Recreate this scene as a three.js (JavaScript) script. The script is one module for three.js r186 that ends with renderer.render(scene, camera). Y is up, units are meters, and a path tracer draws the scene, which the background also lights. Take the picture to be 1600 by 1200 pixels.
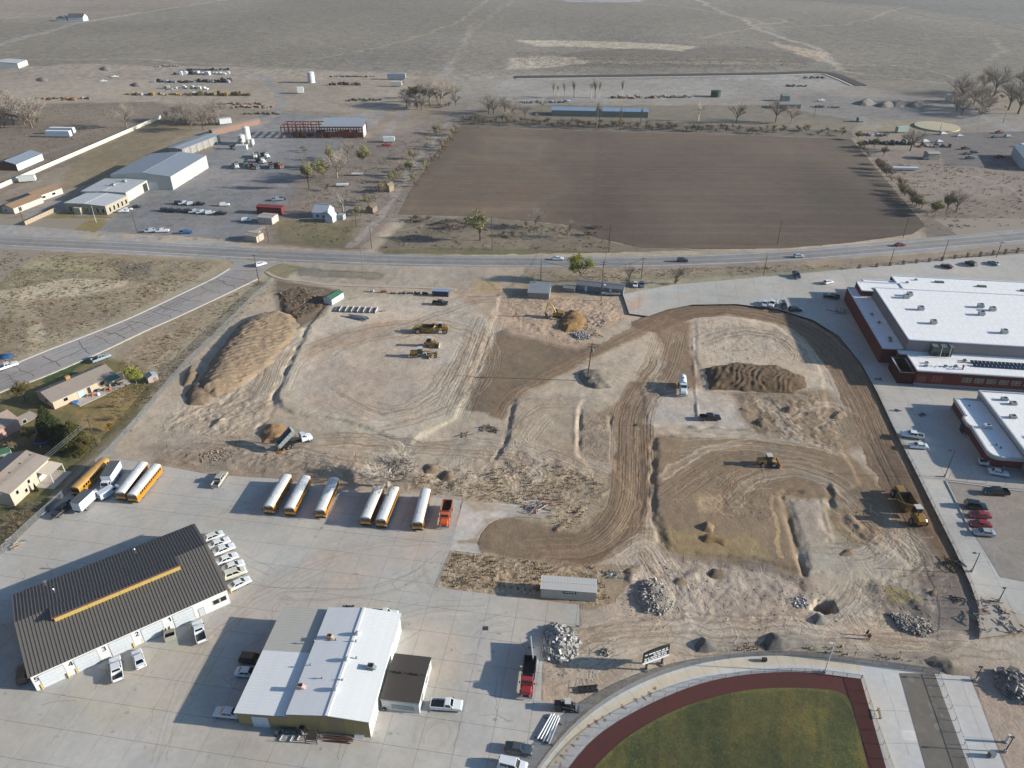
import * as THREE from 'three';
import { Sky } from 'three/addons/objects/Sky.js';
import { mergeGeometries } from 'three/addons/utils/BufferGeometryUtils.js';
import { FontLoader } from 'three/addons/loaders/FontLoader.js';
import { TextGeometry } from 'three/addons/geometries/TextGeometry.js';

// ---------------------------------------------------------------- camera, sky, sun, exposure
const scene = new THREE.Scene();
const FOCAL = 1160, PITCH = 32.01 * Math.PI / 180, EYE = 120;
const camera = new THREE.PerspectiveCamera(2 * Math.atan(600 / FOCAL) * 180 / Math.PI, 4 / 3, 1, 9000);
camera.position.set(0, EYE, 0);
camera.rotation.x = -PITCH;
const SUN = new THREE.Vector3(0.957, 0.305, 0.062).normalize();
const sky = new Sky();
sky.name = 'sky'; sky.userData.kind = 'structure';
sky.scale.setScalar(8000);
sky.material.uniforms.sunPosition.value.copy(SUN);
sky.material.uniforms.turbidity.value = 3.2;
sky.material.uniforms.rayleigh.value = 1.6;
sky.material.uniforms.mieCoefficient.value = 0.004;
scene.add(sky);
scene.environmentIntensity = 0.175;
const sun = new THREE.DirectionalLight(new THREE.Color(1, 0.915, 0.81), 4.5);
sun.position.copy(SUN).multiplyScalar(500).add(new THREE.Vector3(0, 0, -250));
sun.target.position.set(0, 0, -250);
sun.castShadow = true;
sun.shadow.mapSize.set(4096, 4096);
Object.assign(sun.shadow.camera, { left: -420, right: 420, top: 420, bottom: -420, near: 1, far: 1500 });
sun.shadow.radius = 1.5;
scene.add(sun, sun.target);
const renderer = new THREE.WebGLRenderer({ antialias: true });
renderer.toneMapping = THREE.LinearToneMapping;
renderer.toneMappingExposure = 1.68;
renderer.shadowMap.enabled = true;
scene.fog = new THREE.FogExp2(new THREE.Color(0.8, 0.8, 0.8), 0.00006);

// ---------------------------------------------------------------- helpers
const cP = Math.cos(PITCH), sP = Math.sin(PITCH);
// photo pixel -> point on the horizontal plane at height h (x, z)
function G(px, py, h = 0) {
  const u = (px - 800) / FOCAL, v = (py - 600) / FOCAL;
  const dy = -v * cP - sP, dz = -(cP - v * sP), t = (EYE - h) / -dy;
  return [u * t, dz * t];
}
const GP = (pts, h = 0) => pts.map(p => G(p[0], p[1], h));
let seed = 7;
function rnd() { seed = (seed * 1664525 + 1013904223) >>> 0; return seed / 4294967296; }
const rr = (a, b) => a + (b - a) * rnd();
const pick = a => a[Math.floor(rnd() * a.length)];
const lerp = (a, b, t) => a + (b - a) * t, clamp = (v, a, b) => v < a ? a : v > b ? b : v;
const sstep = (a, b, x) => { const t = clamp((x - a) / (b - a), 0, 1); return t * t * (3 - 2 * t); };
const D2R = Math.PI / 180;
// tileable value noise
const NS = 256, NT = new Float32Array(NS * NS);
for (let i = 0; i < NS * NS; i++) NT[i] = rnd() * 2 - 1;
function noise(x, y) {
  const xf = Math.floor(x), yf = Math.floor(y); let fx = x - xf, fy = y - yf;
  const x0 = xf & 255, y0 = (yf & 255) << 8, x1 = (xf + 1) & 255, y1 = ((yf + 1) & 255) << 8;
  fx = fx * fx * (3 - 2 * fx); fy = fy * fy * (3 - 2 * fy);
  const a = NT[y0 + x0], b = NT[y0 + x1], c = NT[y1 + x0], d = NT[y1 + x1];
  return a + (b - a) * fx + (c - a + (a - b - c + d) * fx) * fy;
}
const fbm = (x, y) => noise(x, y) * 0.55 + noise(x * 2.1 + 31, y * 2.1 + 17) * 0.28 + noise(x * 4.3 + 7, y * 4.3 + 91) * 0.17;
function inPoly(x, z, P) {
  let c = false;
  for (let i = 0, j = P.length - 1; i < P.length; j = i++) {
    const a = P[i], b = P[j];
    if ((a[1] > z) !== (b[1] > z) && x < (b[0] - a[0]) * (z - a[1]) / (b[1] - a[1]) + a[0]) c = !c;
  }
  return c;
}
function bbox(P) {
  let a = 1e9, b = -1e9, c = 1e9, d = -1e9;
  for (const [x, z] of P) { if (x < a) a = x; if (x > b) b = x; if (z < c) c = z; if (z > d) d = z; }
  return [a, b, c, d];
}
function segDist(x, z, a, b) {
  const dx = b[0] - a[0], dz = b[1] - a[1], l = dx * dx + dz * dz || 1e-9;
  const t = clamp(((x - a[0]) * dx + (z - a[1]) * dz) / l, 0, 1);
  return Math.hypot(x - a[0] - dx * t, z - a[1] - dz * t);
}
function edgeDist(x, z, P) { let d = 1e9; for (let i = 0; i < P.length; i++) { const e = segDist(x, z, P[i], P[(i + 1) % P.length]); if (e < d) d = e; } return d; }
// smooth curve through points
function spline(P, n = 10, closed = false) {
  const c = new THREE.CatmullRomCurve3(P.map(p => new THREE.Vector3(p[0], 0, p[1])), closed, 'centripetal');
  return c.getSpacedPoints(n * P.length).map(v => [v.x, v.z]);
}
function offsetPath(P, d) {
  return P.map((p, i) => {
    const a = P[Math.max(0, i - 1)], b = P[Math.min(P.length - 1, i + 1)], dx = b[0] - a[0], dz = b[1] - a[1], l = Math.hypot(dx, dz) || 1;
    return [p[0] - dz / l * d, p[1] + dx / l * d];
  });
}
const taken = {};
function numbered(n) { const k = taken[n] = (taken[n] ?? -1) + 1; return k ? n + '_' + String(k).padStart(3, '0') : n; }
const col = (c) => new THREE.Color(c);
const matCache = {};
function mat(hex, rough = 0.8, metal = 0, extra) {
  const k = hex + '|' + rough + '|' + metal + (extra ? JSON.stringify(extra) : '');
  return matCache[k] ??= new THREE.MeshStandardMaterial({ color: hex, roughness: rough, metalness: metal, side: THREE.DoubleSide, ...extra });
}
function phys(hex, rough, metal, extra) { const k = 'p' + hex + rough + metal + JSON.stringify(extra || 0); return matCache[k] ??= new THREE.MeshPhysicalMaterial({ color: hex, roughness: rough, metalness: metal, ...extra }); }
function shade(o) { o.castShadow = true; o.receiveShadow = true; return o; }
function tag(o, label, category, group, kind) { Object.assign(o.userData, { label, category }); if (group) o.userData.group = group; if (kind) o.userData.kind = kind; return o; }
function thing(name, label, category, x, y, z, ry = 0, group) {
  const o = new THREE.Group(); o.name = numbered(name); o.position.set(x, y, z); o.rotation.y = ry; scene.add(o);
  return tag(o, label, category, group);
}
function part(parent, name, geo, m) {
  if (Array.isArray(geo)) geo = geo.length > 1 ? mg(geo) : geo[0];
  const o = shade(new THREE.Mesh(geo, m)); o.name = name; parent.add(o); return o;
}
function mg(list) { return mergeGeometries(list.map(g => { g = g.index ? g.toNonIndexed() : g; for (const k of Object.keys(g.attributes)) if (k !== 'position' && k !== 'normal' && k !== 'uv') g.deleteAttribute(k); if (!g.attributes.uv) g.setAttribute('uv', new THREE.BufferAttribute(new Float32Array(g.attributes.position.count * 2), 2)); return g; })); }
function struct(name, geo, m, label) { const o = shade(new THREE.Mesh(geo, m)); o.name = numbered(name); o.userData.kind = 'structure'; if (label) o.userData.label = label; scene.add(o); return o; }
// geometry shorthands; box by size and base centre
function bx(w, h, d, x = 0, y = 0, z = 0, ry = 0) { const g = new THREE.BoxGeometry(w, h, d); if (ry) g.rotateY(ry); g.translate(x, y + h / 2, z); return g; }
function cy(r0, r1, h, x = 0, y = 0, z = 0, n = 10) { const g = new THREE.CylinderGeometry(r1, r0, h, n); g.translate(x, y + h / 2, z); return g; }
function cyX(r, l, x = 0, y = 0, z = 0, n = 14) { const g = new THREE.CylinderGeometry(r, r, l, n); g.rotateZ(Math.PI / 2); g.translate(x, y, z); return g; }
function cyZ(r, l, x = 0, y = 0, z = 0, n = 14) { const g = new THREE.CylinderGeometry(r, r, l, n); g.rotateX(Math.PI / 2); g.translate(x, y, z); return g; }
function bar(a, b, r = 0.05, n = 5, r2 = r) {
  const A = new THREE.Vector3(...a), B = new THREE.Vector3(...b), d = B.clone().sub(A), g = new THREE.CylinderGeometry(r2, r, d.length(), n);
  g.applyQuaternion(new THREE.Quaternion().setFromUnitVectors(new THREE.Vector3(0, 1, 0), d.normalize()));
  const m = A.add(B).multiplyScalar(0.5); g.translate(m.x, m.y, m.z); return g;
}
// side profile (points x,y) extruded across width w (z), bevelled
function prof(pts, w, bev = 0.05, z = 0, seg = 2) {
  const s = new THREE.Shape(pts.map(p => new THREE.Vector2(p[0], p[1])));
  const g = new THREE.ExtrudeGeometry(s, { depth: w - 2 * bev, bevelEnabled: bev > 0, bevelSize: bev, bevelThickness: bev, bevelOffset: -bev, bevelSegments: seg });
  g.translate(0, 0, z - w / 2 + bev); return g;
}
// flat or wall quad from four points
function quad(a, b, c, d) {
  const g = new THREE.BufferGeometry();
  g.setAttribute('position', new THREE.Float32BufferAttribute([...a, ...b, ...c, ...a, ...c, ...d], 3));
  g.setAttribute('uv', new THREE.Float32BufferAttribute([0, 0, 1, 0, 1, 1, 0, 0, 1, 1, 0, 1], 2));
  g.computeVertexNormals(); return g;
}
// slab lying over a polygon: top face, skirt down to y0
function slab(P, y1, y0, uv, skirt = true) {
  const c = P.map(p => new THREE.Vector2(p[0], p[1]));
  if (THREE.ShapeUtils.isClockWise(c)) { c.reverse(); P = P.slice().reverse(); }
  const f = THREE.ShapeUtils.triangulateShape(c, []), pos = [], u = [];
  const put = (p, y) => { pos.push(p[0], y, p[1]); u.push(...uv(p[0], p[1])); };
  for (const [a, b, d] of f) { put(P[a], y1); put(P[d], y1); put(P[b], y1); }
  if (skirt) for (let i = 0; i < P.length; i++) { const a = P[i], b = P[(i + 1) % P.length]; put(a, y1); put(b, y1); put(b, y0); put(a, y1); put(b, y0); put(a, y0); }
  const g = new THREE.BufferGeometry();
  g.setAttribute('position', new THREE.Float32BufferAttribute(pos, 3)); g.setAttribute('uv', new THREE.Float32BufferAttribute(u, 2));
  g.computeVertexNormals(); return g;
}
// clip polygon P by the convex polygon C
function clipPoly(P, C) {
  let out = P; let ar = 0; for (let i = 0; i < C.length; i++) { const a = C[i], b = C[(i + 1) % C.length]; ar += a[0] * b[1] - b[0] * a[1]; }
  const s = ar > 0 ? 1 : -1;
  for (let i = 0; i < C.length && out.length; i++) {
    const a = C[i], b = C[(i + 1) % C.length], side = p => s * ((b[0] - a[0]) * (p[1] - a[1]) - (b[1] - a[1]) * (p[0] - a[0]));
    const inp = out; out = [];
    for (let j = 0; j < inp.length; j++) {
      const p = inp[j], q = inp[(j + 1) % inp.length], sp = side(p), sq = side(q);
      if (sp >= 0) out.push(p);
      if ((sp >= 0) !== (sq >= 0)) { const t = sp / (sp - sq); out.push([p[0] + (q[0] - p[0]) * t, p[1] + (q[1] - p[1]) * t]); }
    }
  }
  return out;
}
const area = P => { let a = 0; for (let i = 0; i < P.length; i++) { const p = P[i], q = P[(i + 1) % P.length]; a += p[0] * q[1] - q[0] * p[1]; } return Math.abs(a / 2); };

// ---------------------------------------------------------------- painted surfaces: colours of the ground in world coordinates (metres)
class Paint {
  constructor(x0, x1, z0, z1, w, h, base) {
    Object.assign(this, { x0, x1, z0, z1, w, h });
    this.cv = document.createElement('canvas'); this.cv.width = w; this.cv.height = h;
    const c = this.c = this.cv.getContext('2d');
    c.fillStyle = base; c.fillRect(0, 0, w, h);
    c.setTransform(w / (x1 - x0), 0, 0, h / (z1 - z0), -x0 * w / (x1 - x0), -z0 * h / (z1 - z0));
    c.lineCap = 'round'; c.lineJoin = 'round';
  }
  poly(P, color, a = 1) { const c = this.c; c.globalAlpha = a; c.fillStyle = color; c.beginPath(); P.forEach((p, i) => i ? c.lineTo(p[0], p[1]) : c.moveTo(p[0], p[1])); c.closePath(); c.fill(); c.globalAlpha = 1; }
  // patch with a ragged soft border: strokes of falling strength round the outline
  soft(P, color, a, w) { this.poly(P, color, a); for (let k = 1; k <= 4; k++) this.line(P.concat([P[0]]), color, w * k / 2, a * 0.22); }
  line(P, color, w, a = 1) { const c = this.c; c.globalAlpha = a; c.strokeStyle = color; c.lineWidth = w; c.beginPath(); P.forEach((p, i) => i ? c.lineTo(p[0], p[1]) : c.moveTo(p[0], p[1])); c.stroke(); c.globalAlpha = 1; }
  dot(x, z, rx, rz, color, a = 1, rot = 0) { const c = this.c; c.globalAlpha = a; c.fillStyle = color; c.beginPath(); c.ellipse(x, z, rx, rz, rot, 0, 6.3); c.fill(); c.globalAlpha = 1; }
  speck(P, colors, n, r0, r1, a = 0.5, flat = 0.6) {
    const [x0, x1, z0, z1] = bbox(P);
    for (let i = 0; i < n; i++) { const x = rr(x0, x1), z = rr(z0, z1); if (!inPoly(x, z, P)) continue; const r = r0 + (r1 - r0) * rnd() ** 2; this.dot(x, z, r, r * rr(flat, 1), pick(colors), a * rr(0.4, 1), rr(0, 3)); }
  }
  // wheel tracks along a path: pairs of lines
  ruts(P, colors, gauge = 2, w = 0.4, a = 0.4, n = 1, spread = 0) {
    for (let i = 0; i < n; i++) { const o = rr(-spread, spread); for (const s of [-1, 1]) this.line(offsetPath(P, o + s * gauge / 2), pick(colors), w * rr(0.7, 1.3), a * rr(0.5, 1)); }
  }
  // push the outlines about and add grain; warp in metres, grain as a share of the colour
  finish({ warp = 0.8, warpScale = 4, grain = 0.08, mott = 0.08, mottScale = 3, broad = 0.06, broadScale = 18, warm = 0.02 } = {}) {
    const { w, h } = this, src = this.c.getImageData(0, 0, w, h).data, out = this.c.createImageData(w, h), o = out.data;
    const sx = (this.x1 - this.x0) / w, sz = (this.z1 - this.z0) / h;
    for (let j = 0; j < h; j++) for (let i = 0; i < w; i++) {
      const x = this.x0 + i * sx, z = this.z0 + j * sz;
      let si = i, sj = j;
      if (warp) {
        const a = noise(x / warpScale, z / warpScale), b = noise(x / warpScale + 57, z / warpScale + 13), c = noise(x / warpScale * 4.3 + 5, z / warpScale * 4.3), d = noise(x / warpScale * 4.3 + 90, z / warpScale * 4.3 + 44);
        si = clamp(Math.round(i + (a + c * 0.35) * warp / sx), 0, w - 1); sj = clamp(Math.round(j + (b + d * 0.35) * warp / sz), 0, h - 1);
      }
      const bm = noise(x / broadScale + 3, z / broadScale + 8) * broad;
      const k = 1 + (NT[((i * 7 + j * 131) ^ (j * 57)) & 65535]) * grain + noise(x / mottScale, z / mottScale) * mott * 0.6 + noise(x / mottScale * 3.7, z / mottScale * 3.7) * mott * 0.6 + bm;
      const tw = noise(x / 7 + 77, z / 7 + 11) * warm;
      const p = (sj * w + si) * 4, q = (j * w + i) * 4;
      o[q] = clamp(src[p] * (k + tw), 0, 255); o[q + 1] = clamp(src[p + 1] * k, 0, 255); o[q + 2] = clamp(src[p + 2] * (k - tw), 0, 255); o[q + 3] = 255;
    }
    this.c.putImageData(out, 0, 0);
    return this;
  }
  tex(srgb = true) { const t = new THREE.CanvasTexture(this.cv); if (srgb) t.colorSpace = THREE.SRGBColorSpace; t.wrapS = t.wrapT = THREE.ClampToEdgeWrapping; t.anisotropy = 8; return t; }
  get uv() { return (x, z) => [(x - this.x0) / (this.x1 - this.x0), 1 - (z - this.z0) / (this.z1 - this.z0)]; }
}
// small repeating relief / grain map in metres
function grainTex(n, f) {
  const d = new Uint8Array(n * n * 4);
  for (let j = 0; j < n; j++) for (let i = 0; i < n; i++) { const v = clamp(f(i, j), 0, 255); d.set([v, v, v, 255], (j * n + i) * 4); }
  const t = new THREE.DataTexture(d, n, n); t.wrapS = t.wrapT = THREE.RepeatWrapping; t.magFilter = THREE.LinearFilter; t.minFilter = THREE.LinearMipmapLinearFilter; t.generateMipmaps = true; t.needsUpdate = true; return t;
}
// ---------------------------------------------------------------- the ground
const KC = 0.93;
const C = (r, g, b, k = KC) => `rgb(${Math.round(r * k)},${Math.round(g * k)},${Math.round(b * k)})`;
const DIRT = C(182, 164, 142), PALE = C(201, 184, 165), BROWN = C(146, 122, 96), DARK = C(118, 97, 76), WEED = C(150, 134, 110), GREYD = C(160, 148, 134), TAN = C(140, 117, 90);

// outlines (photo pixels on the ground)
const yardPx = [[-60, 905], [0, 868], [62, 810], [120, 760], [185, 717], [250, 727], [330, 742], [430, 748], [540, 765], [640, 772], [722, 782], [705, 858], [678, 918], [780, 930], [905, 945], [905, 980], [850, 976], [845, 1095], [886, 1103], [925, 1098], [880, 1140], [838, 1195], [800, 1260], [-200, 1260], [-200, 990]];
const padPx = [[724, 783], [800, 788], [868, 801], [846, 810], [806, 807], [780, 810], [764, 818], [752, 832], [745, 848], [752, 866], [702, 860]];
const schoolPx = [[973, 462], [1050, 447], [1200, 434], [1340, 421], [1460, 408], [1640, 396], [1900, 378], [1900, 1010], [1640, 985], [1529, 1000], [1527, 950], [1515, 915], [1490, 860], [1455, 790], [1428, 735], [1400, 680], [1370, 615], [1345, 570], [1310, 527], [1270, 502], [1215, 485], [1150, 477], [1080, 478], [1040, 486], [1012, 496], [983, 492]];
const lotPx = [[1478, 752], [1700, 782], [1700, 960], [1600, 912], [1562, 905], [1518, 832]];
const yardP = GP(yardPx), padP = GP(padPx), schoolP = GP(schoolPx), lotP = GP(lotPx);
const streetUp = GP([[352, 404], [366, 412], [358, 420], [335, 434], [275, 463], [200, 498], [125, 528], [65, 551], [0, 578], [-120, 625]]);
const streetLo = GP([[440, 411], [420, 418], [402, 436], [350, 461], [275, 496], [225, 518], [162, 548], [62, 591], [0, 613], [-100, 660]]);
const streetP = spline(streetUp, 4).concat(spline(streetLo, 4).reverse());
const hwTop = GP([[-250, 362], [-60, 364], [0, 368], [200, 377], [400, 388], [600, 397], [800, 401], [1000, 401], [1200, 393], [1400, 376], [1600, 357], [1800, 333]]);
const hwBot = GP([[-250, 376], [-60, 381], [0, 386], [200, 395], [400, 406], [600, 414], [800, 417], [1000, 417], [1200, 410], [1400, 397], [1600, 381], [1800, 360]]);
const hwA = spline(hwTop, 6), hwB = spline(hwBot, 6), hwP = hwA.concat(hwB.slice().reverse());
const fieldP = GP([[712, 199], [930, 205], [1130, 211], [1330, 217], [1355, 246], [1400, 300], [1446, 353], [1425, 366], [1330, 379], [1225, 388], [1100, 389], [1000, 386], [935, 372], [880, 350], [760, 339], [622, 335], [640, 300], [680, 240]]);

const fenceOut = GP([[808, 1255], [847, 1197], [887, 1149], [936, 1106], [1004, 1067], [1082, 1040], [1160, 1027], [1240, 1025], [1340, 1036], [1467, 1053]]);
const trackOut = GP([[850, 1262], [885, 1205], [930, 1153], [1000, 1108], [1100, 1067], [1180, 1053], [1260, 1051], [1345, 1061]]);
const walkP = spline(fenceOut, 6).concat(GP([[1515, 1057], [1530, 1095], [1600, 1280], [1200, 1290], [830, 1290]]));
const PLAIN = C(146, 132, 113);
const S = (px, n = 8) => spline(GP(px), n);
const P = GP;
function midPaint(t) {
  t.soft(P([[-300, 130], [100, 100], [400, 106], [640, 118], [650, 140], [640, 180], [420, 170], [220, 158], [0, 162], [-300, 190]]), C(162, 148, 130), 0.9, 3);
  t.soft(P([[-300, 165], [0, 165], [230, 160], [350, 180], [250, 200], [120, 250], [0, 300], [-300, 400]]), C(121, 108, 92), 0.85, 3);
  t.soft(P([[130, 235], [245, 190], [310, 195], [160, 280], [90, 300]]), C(135, 119, 88), 0.8, 3);
  t.soft(P([[0, 262], [130, 222], [60, 240], [0, 300]]), C(149, 133, 113), 0.5, 3);
  // industrial yard, asphalt
  t.soft(P([[150, 360], [230, 290], [330, 240], [350, 200], [420, 175], [590, 185], [560, 215], [470, 290], [440, 335], [370, 375]]), C(132, 130, 128), 1, 1);
  t.soft(P([[330, 270], [460, 272], [440, 300], [320, 296]]), C(148, 142, 135), 0.6, 3);
  t.soft(P([[480, 188], [600, 172], [590, 195], [480, 200]]), C(158, 151, 146), 0.7, 2);
  t.line(S([[385, 108], [415, 125], [438, 150], [430, 175], [400, 200]]), C(151, 144, 137), 8, 1);
  t.soft(P([[100, 305], [150, 360], [45, 350], [40, 330]]), C(153, 148, 140), 0.8, 2);
  t.soft(P([[50, 350], [90, 333], [165, 340], [165, 350], [150, 362], [48, 356]]), C(135, 122, 74), 0.95, 1);
  // land east of the yard up to the field
  t.soft(P([[480, 270], [560, 215], [690, 190], [700, 200], [625, 330], [560, 390], [400, 380], [440, 330]]), C(135, 122, 108), 0.9, 3);
  t.soft(P([[430, 345], [560, 345], [540, 388], [440, 380]]), C(119, 108, 76), 0.8, 3);
  t.soft(P([[480, 362], [545, 355], [535, 385], [475, 382]]), C(100, 100, 66), 0.5, 2.5);
  t.line(S([[548, 385], [580, 355], [606, 322], [650, 250], [690, 205], [730, 140]]), C(158, 148, 135), 3.6, 0.9);
  t.line(S([[620, 180], [660, 150], [710, 95], [745, 30]]), C(155, 142, 126), 5, 0.6);
  t.line(S([[600, 215], [640, 165], [700, 100]]), C(148, 142, 137), 6, 0.7);
  t.soft(P([[590, 390], [640, 345], [770, 340], [880, 352], [960, 380], [1100, 392], [980, 398], [800, 398], [600, 396]]), C(122, 108, 90), 0.9, 2);
  t.soft(P([[600, 392], [700, 388], [980, 394], [980, 398], [600, 396]]), C(101, 101, 61), 0.6, 1.5);
  t.soft(P([[680, 340], [770, 340], [760, 360], [660, 365]]), C(106, 95, 81), 0.5, 2);
  t.line(S([[600, 365], [650, 355], [690, 343]]), C(153, 142, 128), 2.4, 0.6);
  // pond bank, gravel yard and scrapyard east
  t.soft(P([[700, 120], [800, 118], [1200, 112], [1330, 118], [1350, 135], [1600, 180], [1600, 210], [1300, 195], [700, 190]]), C(144, 135, 124), 0.9, 3);
  t.soft(P([[780, 125], [1280, 120], [1330, 133], [1250, 150], [800, 160], [770, 140]]), C(155, 148, 139), 0.9, 2);
  t.line(P([[800, 120], [1000, 117.5], [1290, 113.5]]), C(185, 178, 167), 1.6, 0.9);
  t.soft(P([[1250, 150], [1500, 155], [1560, 180], [1500, 195], [1260, 185]]), C(133, 128, 122), 0.9, 3);
  t.line(S([[1480, 160], [1530, 180], [1600, 212], [1700, 250]]), C(149, 144, 139), 7, 0.9);
  t.soft(P([[760, 165], [1200, 165], [1340, 190], [1330, 205], [900, 196], [720, 190]]), C(115, 104, 86), 0.7, 3);
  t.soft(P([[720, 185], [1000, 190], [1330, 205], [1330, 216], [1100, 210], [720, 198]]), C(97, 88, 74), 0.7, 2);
  t.soft(P([[1340, 205], [1500, 200], [1600, 215], [1750, 240], [1750, 400], [1460, 370], [1360, 245]]), C(135, 122, 108), 0.9, 3);
  t.soft(P([[1445, 210], [1600, 205], [1660, 225], [1640, 262], [1480, 258]]), C(101, 97, 94), 0.85, 2);
  t.soft(P([[1380, 190], [1480, 188], [1500, 205], [1380, 208]]), C(148, 133, 104), 0.7, 2.5);
  t.soft(P([[1440, 330], [1600, 300], [1700, 330], [1600, 355], [1450, 372]]), C(119, 106, 92), 0.7, 3);
  t.line(S([[1500, 270], [1560, 285], [1600, 310], [1660, 330]]), C(157, 144, 130), 2.5, 0.6);
  const all = P([[-300, 120], [0, 100], [1600, 130], [1900, 160], [1900, 380], [1000, 395], [0, 370], [-300, 365]]);
  t.speck(all, [C(95, 86, 72), C(104, 97, 79), C(86, 77, 65)], 9000, 0.3, 1.6, 0.4); t.speck(all, [C(171, 158, 140), C(158, 148, 131)], 5000, 0.3, 1.4, 0.35);
  t.speck(P([[700, 185], [1340, 205], [1330, 218], [712, 198]]), [C(63, 58, 47), C(108, 97, 76)], 2600, 0.3, 1.2, 0.6);
}
function farPaint(t) {
  t.poly([[-2400, -700], [-480, -640], [-200, -720], [0, -760], [300, -640], [2400, -640], [2400, -3900], [-2400, -3900]], C(126, 117, 102));
  t.poly(P([[-900, 40], [-200, 40], [200, 20], [400, -10], [300, -40], [-900, -20]]), C(142, 128, 113));
  t.soft(P([[-100, 30], [100, 18], [160, 4], [60, 0], [-100, 5]]), C(149, 135, 121), 0.7, 10);
  t.line(P([[-100, 78], [0, 70], [120, 36], [260, 14], [360, -2], [460, -16]]), C(153, 146, 137), 14, 0.9); t.line(P([[-100, 92], [0, 80], [100, 50], [180, 28]]), C(131, 117, 95), 10, 0.7);
  t.soft(P([[370, 120], [640, 60], [900, 40], [1150, 60], [1250, 110], [800, 118]]), C(130, 123, 112), 0.6, 30);
  t.soft(P([[800, 62], [900, 64], [1000, 68], [1090, 72], [1060, 80], [960, 75], [840, 72]]), C(167, 157, 139), 0.85, 6);
  t.soft(P([[800, 88], [930, 90], [920, 100], [790, 104]]), C(160, 149, 133), 0.8, 5);
  t.soft(P([[1060, 70], [1180, 74], [1290, 92], [1250, 100], [1000, 106], [850, 102], [900, 82]]), C(110, 101, 88), 0.75, 6);
  t.line(S([[1090, -2], [1110, 10], [1160, 30], [1200, 52], [1260, 70], [1296, 90], [1310, 108]], 8), C(164, 151, 137), 9, 0.9);
  t.line(S([[960, 4], [1060, 10], [1120, 20], [1180, 32], [1210, 50]], 8), C(151, 142, 130), 12, 0.6); t.line(S([[1180, 46], [1190, 38], [1230, 34], [1210, 28]], 8), C(158, 148, 133), 8, 0.8);
  t.line(S([[1545, 95], [1560, 78], [1550, 58]], 8), C(158, 146, 130), 5, 0.8); t.line(S([[1200, 60], [1300, 66], [1400, 70], [1500, 90]], 8), C(148, 137, 122), 6, 0.35);
  t.soft(P([[1150, -5], [1400, 8], [1600, 40], [1900, 60], [1900, -60], [1100, -60]]), C(101, 99, 95), 0.6, 40);
  t.line(S([[1400, 14], [1470, 30], [1540, 34], [1620, 52]], 8), C(83, 81, 76), 7, 0.5); t.line(S([[1230, 28], [1330, 60], [1450, 72]], 8), C(97, 92, 83), 5, 0.4); t.line(S([[480, 62], [560, 80], [620, 84]], 8), C(151, 142, 128), 2.5, 0.5); t.line(S([[400, 50], [480, 20], [560, 0]], 8), C(146, 137, 126), 5, 0.4);
  t.line(P([[700, 92], [760, 30], [800, 2], [830, -14]]), C(148, 137, 124), 7, 0.6); t.line(P([[720, 92], [790, 20]]), C(144, 133, 121), 4, 0.5);
  t.soft(P([[860, -8], [1010, -6], [1000, 3], [880, 3]]), C(167, 167, 166), 0.8, 8);
  t.line(P([[200, -2], [420, -6]]), C(79, 74, 68), 10, 0.8);
  t.speck([[-900, -2000], [1200, -2000], [1200, -700], [-900, -700]], [C(86, 83, 74), C(94, 88, 77), C(104, 97, 85)], 16000, 0.8, 3.2, 0.4); t.speck([[-900, -1500], [1200, -1500], [1200, -700], [-900, -700]], [C(158, 148, 131)], 5000, 0.6, 2.4, 0.3);
  t.soft(P([[812, 63], [960, 65], [1090, 72], [1060, 79], [960, 74], [850, 71]]), C(192, 178, 154), 0.8, 5); t.soft(P([[790, 92], [900, 90], [930, 98], [800, 108]]), C(186, 172, 150), 0.7, 5); t.soft(P([[1210, 66], [1290, 84], [1300, 100], [1240, 80]]), C(188, 166, 140), 0.7, 4);
  for (let i = 0; i < 9; i++) t.line(S([[820 + i * 20, 82 + i * 2.6], [1000 + i * 20, 84 + i * 2.4], [1200 + i * 8, 86 + i * 2.4]], 8), pick([C(106, 96, 82), C(176, 162, 140), C(120, 108, 90)]), rr(3, 7), 0.5);
  for (const q of [[[1300, 108], [1400, 122], [1520, 132], [1640, 128]], [[1310, 100], [1420, 104], [1500, 126]], [[1440, 60], [1540, 58], [1640, 66]], [[430, 100], [560, 80], [700, 40], [760, 0]], [[1100, 60], [1180, 44], [1300, 40], [1420, 10]], [[0, 96], [180, 92], [400, 104], [640, 116]]]) t.line(S(q, 8), C(178, 162, 138), 4, 0.6);
  t.speck(P([[800, 80], [1290, 88], [1290, 108], [800, 114]]), [C(88, 80, 68), C(100, 90, 74)], 900, 1, 4, 0.5);
}

const near = [-200, 200, -340, -58];
const tileL = new Paint(-200, 0, -340, -58, 2048, 2048, DIRT), tileR = new Paint(0, 200, -340, -58, 2048, 2048, DIRT);
const bumpL = new Paint(-200, 0, -340, -58, 2048, 2048, 'rgb(120,120,120)'), bumpR = new Paint(0, 200, -340, -58, 2048, 2048, 'rgb(120,120,120)');
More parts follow.
